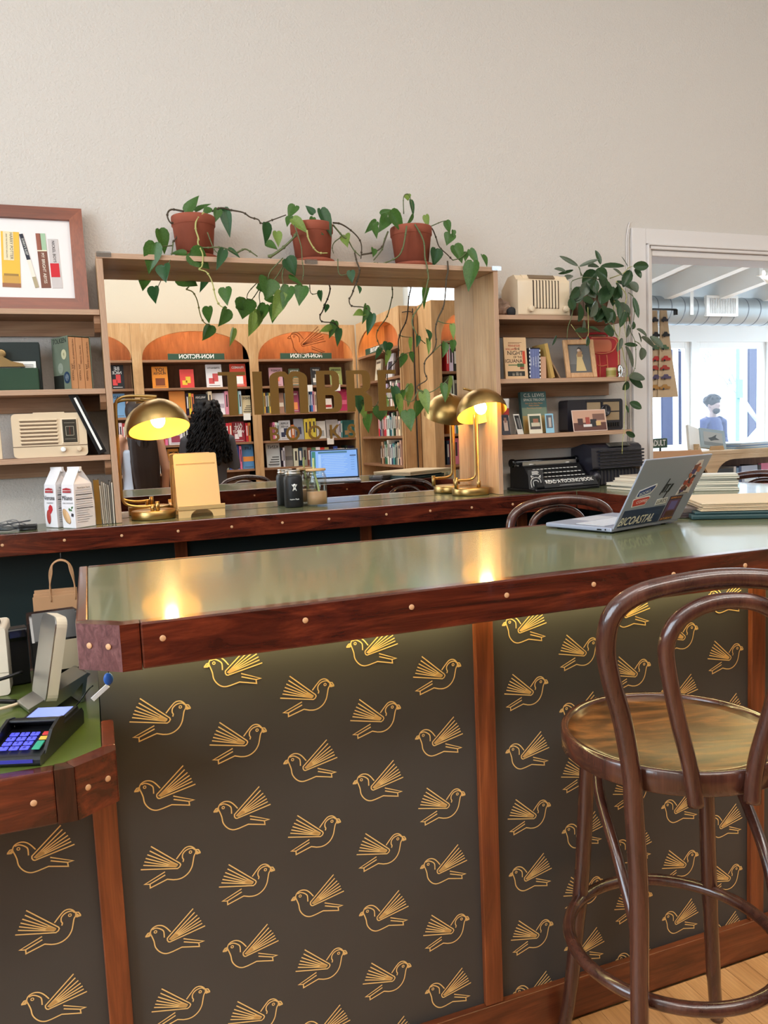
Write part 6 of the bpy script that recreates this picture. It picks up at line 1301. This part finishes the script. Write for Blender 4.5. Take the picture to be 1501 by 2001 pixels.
def mirror_book(row, base=None):
    kind, bay, sh, X0, X1, h, rgb = row[:7]
    z = SHZ[sh]+.0005; rb = random.Random(int(X0*1000)+sh)
    if kind == 'F':
        col, txt, acc = row[7:10]; w = X1-X0; th = .022
        lab = '%s book face out on the %s shelf of the %s mirrored bookcase' % (col, SHN[sh], BAYN[bay])
        o = book(lab, ((X0+X1)/2, BY-.052, z), th, h, w-.004, rgb, RX(7) @ RZ(90) @ T(0, -(w-.004)/2, 0), 'face-out books in the bookcases')
        d = w-.004
        def cov(u0, u1, a, b_, c): MB().box(th/2+.0002, th/2+.0008, u0*d, u1*d, a*h, b_*h).build('print', cmat(c), o)
        if acc:
            k = rb.randrange(4)
            if k == 0: cov(.06, .94, .3, .5, acc)
            elif k == 1: cov(.2, .8, .12, .46, acc)
            elif k == 2:
                for q in range(4): cov(.1, .9-.1*q, .1+.1*q, .14+.1*q, acc)
            else: cov(.25, .6, .25, .6, acc); cov(.5, .85, .15, .4, acc)
        if txt:
            light_bg = sum(rgb) > 380
            ws = txt.split(' ')
            for i, wd in enumerate(ws):
                sz = min(.05, d*1.25/max(3, len(wd)))
                text(wd, sz, T(th/2+.001, d*.5, h*(.84-.17*i)) @ RZ(90) @ FACE_N, cmat((44, 38, 40) if light_bg else (232, 228, 222)), o, ext=.0001, bold=.0004)
            cov(.15, .85, .06, .08, (90, 80, 80) if light_bg else (210, 206, 200))
    else:
        th = (X1-X0)-.0015; key = (row[6], sh, bay); seen[key] = seen.get(key, 0)+1
        lab = '%s %s spine from the left on the %s shelf of the %s mirrored bookcase' % (ORD[seen[key]-1], row[6], SHN[sh], BAYN[bay])
        c = tuple(max(10, min(245, v+rb.randint(-14, 14))) for v in COLS[row[6]])
        hh = h*rb.uniform(.93, 1.0)
        o = book(lab, ((X0+X1)/2, BY-.035, z), th, hh, .15, c, RZ(180), 'spine-out books in the bookcases')
        lt = sum(c) > 380
        MB().box(-th*.22, th*.22, -.0006, -.0001, hh*.32, hh*.85).build('title_strip', cmat((60, 52, 52) if lt else (220, 214, 206)), o)
for row in BOOKS: mirror_book(row)
# shelf cards hanging from the shelf edges
for bay, X_, sh in ((2, 1.745, 2), (2, 1.905, 2), (2, 2.105, 2), (2, 2.395, 2), (1, 1.47, 3), (2, 2.30, 4)):
    b = MB().box(-.035, .035, 0, .001, -.062, .004).box(-.035, .035, -.012, .001, .003, .0042)
    o = b.build('shelf_card', M_WHT); o.matrix_basis = T(X_, BY-.0105, SHZ[sh])
    tag(o, {1.745: 'first white shelf card from the left on the top shelf of the right mirrored bookcase', 1.905: 'second white shelf card from the left on the top shelf of the right mirrored bookcase', 2.105: 'third white shelf card from the left on the top shelf of the right mirrored bookcase', 2.395: 'fourth white shelf card from the left on the top shelf of the right mirrored bookcase', 1.47: 'white shelf card on the second shelf of the middle mirrored bookcase', 2.30: 'white shelf card on the third shelf of the right mirrored bookcase'}[X_], 'card', 'white shelf cards')
# corner case standing at right angles
XC3 = T(2.606, -.42, 0) @ RZ(-90)       # front faces -X, its local x runs from the near end to the corner
t3 = bookcase('corner bookcase at right angles with its own arch, reflected in the mirror', XC3, 1.12, .02, .03)
s = MB().box(.34, .9, .006, .018, 2.0925, 2.15).build('sign_board', M_SIGN, t3, .002); text('LITERATURE', .054, T(.62, .0054, 2.1215) @ FACE_N, M_WHT, s, ext=.0006, sx=.92, bold=.0012)
def fill(X, w, shelf_cols, where, u0=.02):
    for sh, cols in shelf_cols.items():
        u = u0; cnt = {}
        for i, c in enumerate(cols):
            rb = random.Random(i*31+sh*7+len(where)); th = rb.uniform(.024, .042); hh = rb.uniform(.17, .228)
            if u+th > w-.02: break
            cnt[c] = cnt.get(c, 0)+1
            cc = tuple(max(10, min(245, v+rb.randint(-16, 16))) for v in COLS[c])
            o = book('%s %s spine on the %s shelf of the %s' % (ORD[cnt[c]-1], c, SHN[sh], where), (0, 0, 0), th, hh, .15, cc, None, 'spine-out books in the side bookcases')
            o.matrix_basis = X @ T(u+th/2, .03, SHZ[sh]+.0005)
            MB().box(-th*.22, th*.22, -.0006, -.0001, hh*.32, hh*.85).build('title_strip', cmat((60, 52, 52) if sum(cc) > 380 else (220, 214, 206)), o)
            u += th+.0012
fill(XC3, 1.12, {3: 'pink white grey black cream tan white brown green pale red navy white pink cream black'.split(), 4: 'cream tan cream black green pale teal black white white red red brown grey navy red'.split(), 5: 'cream black cream grey black teal teal navy white grey white green green brown tan black'.split()}, 'corner mirrored bookcase', .12)
o = book('cream book with a black rooster face out in the corner mirrored bookcase', (2.575+.085, -1.12, SHZ[2]+.0005), .02, .2, .14, (214, 200, 172), RZ(-90) @ RX(-7) @ RZ(-90) @ T(0, -.07, 0))
MB().prism([(.03, .05), (.07, .04), (.1, .07), (.11, .12), (.09, .1), (.06, .09), (.04, .12), (.03, .1)], 'yz', .0102, .0108).build('rooster_print', cmat((40, 40, 40)), o); cover(o, .14, .02, .1, .9, .16, .18, (110, 96, 80))
o = book('white book with dark scene face out in the corner mirrored bookcase', (2.575+.085, -.80, SHZ[2]+.0005), .02, .22, .15, (206, 200, 200), RZ(-90) @ RX(-7) @ RZ(-90) @ T(0, -.075, 0)); cover(o, .15, .02, .15, .85, .06, .15, (60, 58, 70))
XC4 = T(3.56, -.09, 0) @ RZ(180)
bookcase('tall bookcase facing the mirror beyond the plywood end panel', XC4, .7, .03, .085)
fill(XC4, .7, {2: 'white black black black red navy white red black white grey blue red navy tan black white red'.split(), 3: 'white black grey white red black navy white cream black white blue white black red navy grey white'.split(), 4: 'white red white grey white tan black pale red blue white teal orange white white teal white orange'.split(), 5: 'grey white red blue navy orange red white pink red blue orange red navy red pink red navy'.split()}, 'far right mirrored bookcase')
t = thing('partition_panel', (2.8, -.36, 0), 'tall pale plywood panel between the corner and far right bookcases', 'panel')
MB().box(2.62, 2.725, -.395, -.38, 0, 2.36).build('board', M_CASE, t, .002, world=True); MB().box(2.735, 2.77, -.39, -.375, 0, 2.34).build('board', M_CASE, t, .002, world=True)
MB().tube(smooth_path([(2.63, -.378, 2.364), (2.68, -.376, 2.37), (2.72, -.372, 2.362), (2.73, -.372, 2.3), (2.73, -.372, 1.2), (2.73, -.372, .2)], 4), .004, 6).build('black_cable', M_BLK, t, world=True)

# ================================================================== people
def solid(b, name, m, parent, vox=.012, it=4):
    o = b.build(name, m, parent)
    r = o.modifiers.new('remesh', 'REMESH'); r.mode = 'VOXEL'; r.voxel_size = vox; r.use_smooth_shade = True
    s_ = o.modifiers.new('smooth', 'SMOOTH'); s_.iterations = it; s_.factor = .5
    return o
def hand(b, p, side, d):
    """palm and five fingers hanging from the wrist p"""
    p = Vector(p); b.tube([p, p+d*.05, p+d*.085], [.022, .032, .03], 8, flat=.55)
    for k in range(4): q = p+d*.08+Vector((0, -.026+.017*k, 0)); L = (.062, .074, .07, .055)[k]; b.tube([q, q+d*L*.5+Vector((-.006*side, 0, 0)), q+d*L+Vector((-.016*side, 0, 0))], [.0095, .009, .007], 6)
    q = p+d*.03+Vector((0, -.026, 0)); b.tube([q, q+d*.03+Vector((0, -.022, 0)), q+d*.058+Vector((0, -.026, 0))], [.011, .01, .008], 6)
def person(loc, H, rz, label, skin, shirt, trousers, hair, hs, arms='down', sleeves=True, width=1.):
    """standing figure facing -y, built around joints scaled to height H"""
    t = thing('person', loc, label, 'person', R(rz)); k = H/1.7; S = lambda *p: (p[0]*k*width, p[1]*k, p[2]*k)
    sk = mat('skin_%d_%d_%d' % skin, skin, .5, subs=.05)
    b = MB()
    b.tube([S(0, .0, .9), S(0, .005, 1.05), S(0, .01, 1.2), S(0, .005, 1.33), S(0, .005, 1.42)], [.145*k, .125*k, .14*k, .135*k, .07*k], 14, flat=.72)
    b.tube([S(0, .005, 1.38), S(0, -.005, 1.52)], [.055*k, .05*k], 10)
    b.ball(S(0, -.012, 1.595), .076*k, .092*k, .108*k); b.ball(S(0, -.03, 1.54), .055*k, .06*k, .055*k)
    b.tube([S(0, -.095, 1.6), S(0, -.118, 1.575)], [.01*k, .014*k], 6); b.ball(S(0, -.1, 1.545), .022*k, .01*k, .008*k, seg=8, rings=6)
    for s in (-1, 1):
        b.ball(S(s*.08, 0, 1.59), .012*k, .02*k, .03*k, seg=8, rings=6); b.ball(S(s*.03, -.092, 1.605), .013*k, .01*k, .009*k, seg=8, rings=6)
        b.tube([S(s*.09, 0, .93), S(s*.095, -.01, .5), S(s*.1, .01, .1), S(s*.1, .01, .05)], [.09*k, .06*k, .042*k, .042*k], 10); b.tube([S(s*.1, .04, .03), S(s*.105, -.14, .025)], [.035*k, .032*k], 8)
        el = S(s*.235, .03, 1.12) if arms == 'down' else S(s*.23, .0, 1.13); wr = S(s*.24, -.06, .88) if arms == 'down' else S(s*.12, -.22, 1.2)
        b.tube([S(s*.13, 0, 1.4), S(s*.185, .005, 1.36), el, wr], [.05*k, .052*k, .04*k, .028*k], 10)
        hand(b, wr, s, Vector((0, -.1, -1)).normalized() if arms == 'down' else Vector((-.2*s, -1, .2)).normalized())
    solid(b, 'body', sk, t, .011)
    if shirt:
        b = MB(); top = 1.43 if sleeves else 1.3
        b.tube([S(0, 0, .84), S(0, .002, 1.0), S(0, .008, 1.15), S(0, .005, 1.28), S(0, .004, top-.02), S(0, .004, top)], [.165*k, .15*k, .155*k, .16*k, .115*k if sleeves else .15*k, .075*k if sleeves else .145*k], 16, flat=.76)
        for s in (-1, 1):
            if sleeves:
                el = S(s*.235, .03, 1.12) if arms == 'down' else S(s*.23, .0, 1.13); wr = S(s*.239, -.05, .92) if arms == 'down' else S(s*.13, -.19, 1.19)
                b.tube([S(s*.1, 0, 1.395), S(s*.18, .005, 1.365), el, wr], [.06*k, .068*k, .058*k, .045*k], 12)
            else: b.tube(smooth_path([S(s*.1, -.08, 1.28), S(s*.105, -.04, 1.4), S(s*.1, .03, 1.41), S(s*.09, .11, 1.28)], 4), .007*k, 6)
        solid(b, 'shirt', shirt, t, .011)
    b = MB(); b.tube([S(0, 0, 1.0), S(0, 0, .88), S(0, 0, .8)], [.145*k, .16*k, .13*k], 14, flat=.78)
    for s in (-1, 1): b.tube([S(s*.09, 0, .9), S(s*.096, -.008, .5), S(s*.1, .01, .08)], [.105*k, .078*k, .062*k], 12)
    solid(b, 'trousers', trousers, t, .013)
    for s in (-1, 1): solid(MB().tube([S(s*.1, .045, .035), S(s*.103, -.05, .04), S(s*.106, -.16, .03)], [.045*k, .045*k, .035*k], 10), 'shoe', M_BLK, t, .01)
    hr(t, hs, k, S, hair)
    return t
def hr(t, style, k, S, m):
    b = MB(); rh = random.Random(6)
    if style == 'curly':
        b.ball(S(0, .012, 1.62), .1*k, .11*k, .105*k); b.tube([S(0, .05, 1.6), S(0, .06, 1.48), S(0, .07, 1.36), S(0, .085, 1.26), S(0, .09, 1.2)], [.1*k, .12*k, .135*k, .13*k, .08*k], 14, flat=.55)
        for i in range(230):
            z = rh.uniform(1.16, 1.7); wz = .165-.07*max(0, (z-1.42)/.28); a = rh.uniform(0, math.pi)
            b.ball(S(wz*math.cos(a)*rh.uniform(.7, 1.04), .06+.1*math.sin(a)*rh.uniform(.9, 1.1), z), rh.uniform(.014, .028)*k, seg=6, rings=5)
        solid(b, 'hair', m, t, .008, 1)
        c = MB()
        for i in range(260):                                     # loose spiral curls over the mass
            z = rh.uniform(1.3, 1.66); wz = .172-.07*max(0, (z-1.42)/.28); a = rh.uniform(-.1, math.pi+.1); x, y = wz*math.cos(a), .065+.112*math.sin(a); ph = rh.uniform(0, 6)
            c.tube([S(x*(1+.02*q)+.012*math.cos(ph+1.6*q), y+.012*math.sin(ph+1.6*q), z-.022*q) for q in range(8)], .0045*k, 5)
        o = c.build('loose_curls', m, t); o['kind'] = 'stuff'
    elif style == 'long':
        b.ball(S(0, .008, 1.615), .092*k, .108*k, .112*k); b.tube([S(0, .05, 1.62), S(0, .085, 1.5), S(.01, .105, 1.35), S(.015, .115, 1.15), S(.02, .12, .96), S(.02, .12, .9)], [.085*k, .1*k, .12*k, .125*k, .105*k, .07*k], 14, flat=.42)
        solid(b, 'hair', m, t, .009, 2)
        c = MB()
        for i in range(130):
            a = rh.uniform(.0, math.pi); x0_ = .095*math.cos(a); y0_ = .03+.09*math.sin(a)
            c.tube([S(x0_, y0_, 1.6), S(x0_*1.12, y0_+.04*math.sin(a)+.01, 1.42), S(x0_*1.28+.01, .085+.05*math.sin(a), 1.2), S(x0_*1.25+.02, .09+.055*math.sin(a), rh.uniform(.9, 1.02))], [.004*k, .006*k, .006*k, .002*k], 5)
        o = c.build('hair_strands', m, t); o['kind'] = 'stuff'
    else:
        b.ball(S(0, .01, 1.64), .1*k, .11*k, .09*k)
        for i in range(90):
            a = rh.uniform(0, 6.28); e = rh.uniform(0, 1.5); b.ball(S(.105*math.cos(a)*math.cos(e), .01+.112*math.sin(a)*math.cos(e) if math.sin(a) > -.5 or e > .5 else .05, 1.64+.1*math.sin(e)), .022*k, seg=6, rings=5)
        solid(b, 'hair', m, t, .01, 1)
        bd = MB(); bd.ball(S(0, -.055, 1.52), .062*k, .05*k, .05*k); solid(bd, 'beard', m, t, .01, 1)
HB = mat('dark_curly_hair', (20, 17, 18), .6, spec=.25); HL = mat('dark_brown_straight_hair', (44, 32, 27), .5, spec=.3)
person((.985, -.93, 0), 1.66, 4, 'person with dark curly hair and grey top facing the bookcase, in the mirror', (190, 140, 112), mat('charcoal_knit', (74, 74, 80), .85, bump=.3, bscale=200), mat('dark_denim', (50, 56, 76), .8), HB, 'curly', 'front', True, .98)
person((.40, -.86, 0), 1.68, -14, 'person with long straight dark hair and pale strappy top, at the mirror edge', (206, 156, 128), mat('pale_blue_grey_cotton', (176, 184, 198), .8, bump=.2, bscale=80), mat('black_trousers', (34, 34, 38), .8), HL, 'long', 'down', False, .92)
# ================================================================== front room fittings
DUCT = mat('galvanised_duct', (164, 176, 184), .45, metal=.3)
t = thing('air_duct', (6.7, 6.5, 2.42), 'round galvanised spiral duct under the front room ceiling', 'duct')
MB().lathe([(.138, -2.3), (.138, 2.6)], 40, X=RYm(90)).build('duct_pipe', DUCT, t)
for i in range(30): MB().lathe([(.138, 0), (.1415, .004), (.1415, .010), (.138, .014)], 40, X=T(-2.25+.16*i, 0, 0) @ RYm(90+6), cap=False).build('seam_ring', mat('duct_seam', (110, 120, 130), .5), t)
for x in (-1.05, 1.6): MB().box(x-.02, x+.02, -.147, -.142, -.06, .35).build('hanger_strap', M_WHITE, t)
t = thing('air_register', (6.02, 6.36, 2.45), 'white rectangular air grille on the side of the duct', 'grille')
b = MB()
for q in ((-.2, .2, -.1, -.075), (-.2, .2, .075, .1), (-.2, -.165, -.075, .075), (.165, .2, -.075, .075)): b.box(q[0], q[1], -.02, .02, q[2], q[3])
b.build('grille_frame', M_WHITE, t, .004); MB().box(-.165, .165, .005, .02, -.075, .075).build('grille_shadow', mat('grille_dark', (60, 64, 70), .7), t)
for k in range(16): MB().box(-.157+.0205*k, -.149+.0205*k, -.015, .004, -.074, .074).build('vane', M_WHITE, t)
t = thing('spot_lamp', (5.32, 5.2, 2.62), 'small white track spotlight on a rafter', 'spotlight')
MB().box(-.02, .02, -.02, .02, -.12, .05).build('bracket', M_WHITE, t, .003); MB().lathe([(.03, 0), (.034, .1), (.0, .1)], 20, X=T(.03, 0, -.1) @ RYm(120)).build('lamp_head', M_WHITE, t); MB().ball((.035, -.005, -.105), .026).build('lamp_bulb', mat('spot_bulb', (255, 250, 240), .3, emit=(255, 240, 220), es=12), t)
# tea towels printed with cars on a rail beside the doorway
t = thing('towel_rail', (3.0, 3.62, 1.95), 'black rail holding printed tea towels just beyond the doorway', 'rail')
MB().tube([(-.5, 0, 0), (.11, 0, 0)], .006, 8).build('rod', M_BLK, t); MB().box(.1, .112, -.01, .01, -.03, .0).build('rail_end', M_BLK, t); MB().box(-.5, -.49, -.3, .3, -.05, .05).build('wall_plate', M_BLK, t)
TOW = mat('beige_linen', (206, 182, 150), .9, bump=.2, bscale=300)
for k, x in enumerate((2.945, 3.0)):
    t = thing('tea_towel', (x, 3.615-.012*k, 1.47), ('rear', 'front')[k]+' beige tea towel printed with little vintage cars', 'towel', R(0), 'printed tea towels')
    b = MB(); v = []; f = []
    for i in range(9):
        z = .47-.47*i/8; w = .036+.036*i/8+.04*k*i/8
        for j in range(5): v.append((-.03+.02+w*(j/4-.3)*1.2+.01*i/8, -.012-.004*math.sin(j*2.2+i*.6), z))
    for i in range(8):
        for j in range(4): f.append((i*5+j, (i+1)*5+j, (i+1)*5+j+1, i*5+j+1))
    n = len(v); b.add(v + [(p[0], p[1]+.006, p[2]) for p in v], f + [tuple(q+n for q in g_[::-1]) for g_ in f], 0, True); b.build('cloth', TOW, t)
    for i, (z, c) in enumerate(((.41, (40, 42, 56)), (.33, (36, 38, 44)), (.26, (80, 110, 80)), (.2, (190, 50, 50)), (.15, (170, 60, 50)), (.1, (90, 80, 110)), (.045, (176, 130, 70)))):
        w = .02+.016*(1-z/.47)
        MB().prism([(-w, 0), (w, 0), (w, .012), (w*.5, .014), (w*.3, .024), (-w*.4, .024), (-w*.6, .013), (-w, .011)], 'xz', -.0225, -.0195, X=T(.0+.008*(i % 2), 0, z)).build('car_print', cmat(c), t)
        MB().lathe([(0, 0), (.006, 0), (.006, .001), (0, .001)], 12, X=T(-.012+.008*(i % 2), -.0225, z) @ RX(90)).build('wheel_print', cmat((40, 40, 46)), t)
# low arched bookcase below the street windows
LC = wood('low_case_maple', (196, 158, 112), (214, 180, 136), (228, 198, 158), 'x', 4, 6, .45, .1)
t = thing('low_bookcase', (4.6, 4.5, 0), 'low maple bookcase with arched openings beyond the counter', 'bookcase')
MB().box(3.3, 5.9, 4.4, 4.75, 1.085, 1.115).build('top_board', LC, t, .003, world=True); MB().box(3.3, 5.9, 4.73, 4.75, 0, 1.085).build('back_panel', M_CASEB, t, world=True)
for x0, x1 in ((3.3, 4.09), (4.09, 4.95), (4.95, 5.9)):
    w = x1-x0; xa, xb = x0+.035, x1-.035
    poly = [(x0, 1.085), (x0, .05), (xa, .05), (xa, .93)] + [(xa+.16-.16*math.cos(a), .93+.12*math.sin(a)) for a in [k*math.pi/12 for k in range(1, 6)]] + [(xa+.16, 1.05), (xb-.16, 1.05)] + [(xb-.16+.16*math.sin(a), .93+.12*math.cos(a)) for a in [k*math.pi/12 for k in range(1, 6)]] + [(xb, .93), (xb, .05), (x1, .05), (x1, 1.085)]
    MB().prism(poly, 'xz', 4.4, 4.42).build('arch_board', LC, t, world=True)
    for z in (.05, .4, .74): MB().box(x0+.003, x1-.003, 4.425, 4.725, z-.02, z).build('shelf', LC, t, world=True)
MB().box(3.3, 5.9, 4.42, 4.44, 0, .03).build('plinth', LC, t, world=True)
x = 4.16
for i, (c, w, h, f) in enumerate((((38, 38, 44), .02, .2, 0), ((44, 42, 44), .15, .24, 1), ((206, 204, 200), .022, .25, 0), ((120, 150, 180), .02, .24, 0), ((70, 90, 130), .018, .25, 0), ((176, 186, 206), .15, .25, 1), ((50, 48, 56), .028, .25, 0), ((214, 120, 150), .13, .26, 1), ((90, 84, 96), .03, .25, 0), ((196, 192, 196), .024, .24, 0), ((60, 60, 74), .1, .25, 1))):
    if f:
        o = book('%s book face out in the low maple bookcase' % {1: 'black', 5: 'pale blue patterned', 7: 'pink', 10: 'slate'}[i], (x+w/2, 4.46, .7405), .03, h, w, c, RX(-4) @ RZ(-90) @ T(0, -w/2, 0), 'books in the low bookcase')
        for q in range(4): cover(o, w, .03, .15, .85-.1*(q % 2), h*(.2+.17*q), h*(.28+.17*q), tuple(min(250, v+60) for v in c))
    else: book('%s spine in the low maple bookcase' % {0: 'leftmost black', 2: 'off-white', 3: 'steel blue', 4: 'deep blue', 6: 'charcoal', 8: 'grey-violet', 9: 'light grey'}[i], (x+w/2, 4.46, .7405), w, h, .17, c, None, 'books in the low bookcase')
    x += w+.004
t = thing('display_easel', (4.03, 4.5, 1.1155), 'tall white book standing open on the low bookcase', 'book', R(14))
MB().box(-.06, .06, 0, .02, 0, .19, X=RX(-18) @ RYm(18)).build('white_cover', M_WHT, t, .002); MB().prism([(-.02, 0), (.03, 0), (.0, .05)], 'xz', -.03, .05).build('wood_foot', LC, t)
t = thing('art_book', (4.2, 4.5, 1.1155), 'pale blue picture book with a bird on its cover propped on a wooden rest', 'book', R(-6))
XA = RX(-24) @ RYm(10)
MB().box(-.1, .1, 0, .02, .01, .165, X=XA).build('cover', cmat((176, 196, 206)), t, .002); MB().box(-.075, .075, -.001, .0, .035, .14, X=XA).build('picture', cmat((196, 200, 200)), t)
MB().prism([(-.04, .09), (-.01, .1), (.03, .125), (.02, .1), (.05, .085), (.01, .08), (-.02, .07)], 'xz', -.002, -.001, X=XA).build('bird_print', cmat((96, 104, 110)), t); MB().box(-.075, .075, -.002, -.001, .035, .06, X=XA).build('picture_ground', cmat((150, 160, 164)), t)
MB().prism([(-.06, 0), (.06, 0), (.05, .03), (-.05, .03)], 'xz', -.03, -.02).build('wood_rest', LC, t)
for k in range(5):
    o = tag(MB().box(-.17, .17, -.11, .11, 0, .008).build('picture_book', cmat(((170, 200, 226), (226, 230, 232), (120, 150, 190), (214, 220, 224), (190, 206, 220))[k]), None, .001), '%s flat picture book of the stack on the low bookcase' % ('bottom', 'second', 'third', 'fourth', 'top')[k], 'book', 'flat picture books on the low bookcase')
    o.matrix_basis = T(4.52+.01*(k % 2), 4.56, 1.1157+.0083*k) @ RZ(-6+4*k)
t = thing('section_sign', (3.555, 4.38, 1.19), 'green sign with white capitals partly hidden by the door casing', 'sign')
MB().box(-.16, .13, 0, .012, -.032, .032).build('sign_board', M_SIGN, t, .002); text('YOUNG ADULT', .055, T(-.02, -.001, 0) @ FACE_N, M_WHT, t, ext=.0005, sx=.68, bold=.0012); MB().box(-.1, -.09, .002, .01, -.085, -.032).box(.07, .08, .002, .01, -.085, -.032).build('sign_post', M_BLK, t)
t = thing('wooden_chair', (3.15, 3.75, 0), 'tan chair back just above the laptop lid', 'chair', R(-30))
CH = mat('tan_chair_ply', (206, 160, 122), .5)
MB().prism(rrect(-.2, .2, 1.02, 1.165, .03), 'xz', -.008, .008).build('backrest', CH, t, .003); MB().prism(rrect(-.2, .2, -.44, -.02, .03), 'xy', .72, .74).build('seat', CH, t, .004)
for sx in (-.16, .16):
    MB().tube([(sx, -.02, .72), (sx, .012, 1.05)], .011, 8).build('back_post', M_BLK, t)
    for y0 in (-.04, -.4): MB().tube([(sx, y0, .72), (sx*1.25, y0*1.08, 0)], .011, 8).build('leg', M_BLK, t)
# passer-by outside the window
person((8.42, 9.05, -.1), 1.73, 10, 'person in a blue jacket with curly hair and beard standing outside the window', (104, 84, 78), mat('blue_jacket', (24, 32, 66), .8), mat('grey_blue_jeans', (54, 62, 84), .8), mat('dark_hair_outdoors', (18, 18, 24), .8), 'short', 'down', True, 1.15)
t = thing('street_bench', (8.9, 8.3, -.1), 'low bench rail with round arm outside the window', 'bench')
MB().box(-.1, 1.2, -.2, .2, .42, .46).build('seat_slat', cmat((150, 190, 190)), t); MB().box(-.1, 1.2, .2, .23, .8, .9).build('back_slat', cmat((150, 190, 190)), t)
for x in (0, 1.1): MB().box(x-.03, x+.03, -.18, .22, 0, .42).build('bench_leg', M_BLK, t)
for x in (0, 1.1): MB().tube(smooth_path([(x, -.18, .46), (x, -.2, .66), (x, 0, .74), (x, .2, .66)], 4), .02, 8).build('arm_rail', cmat((110, 120, 130)), t)
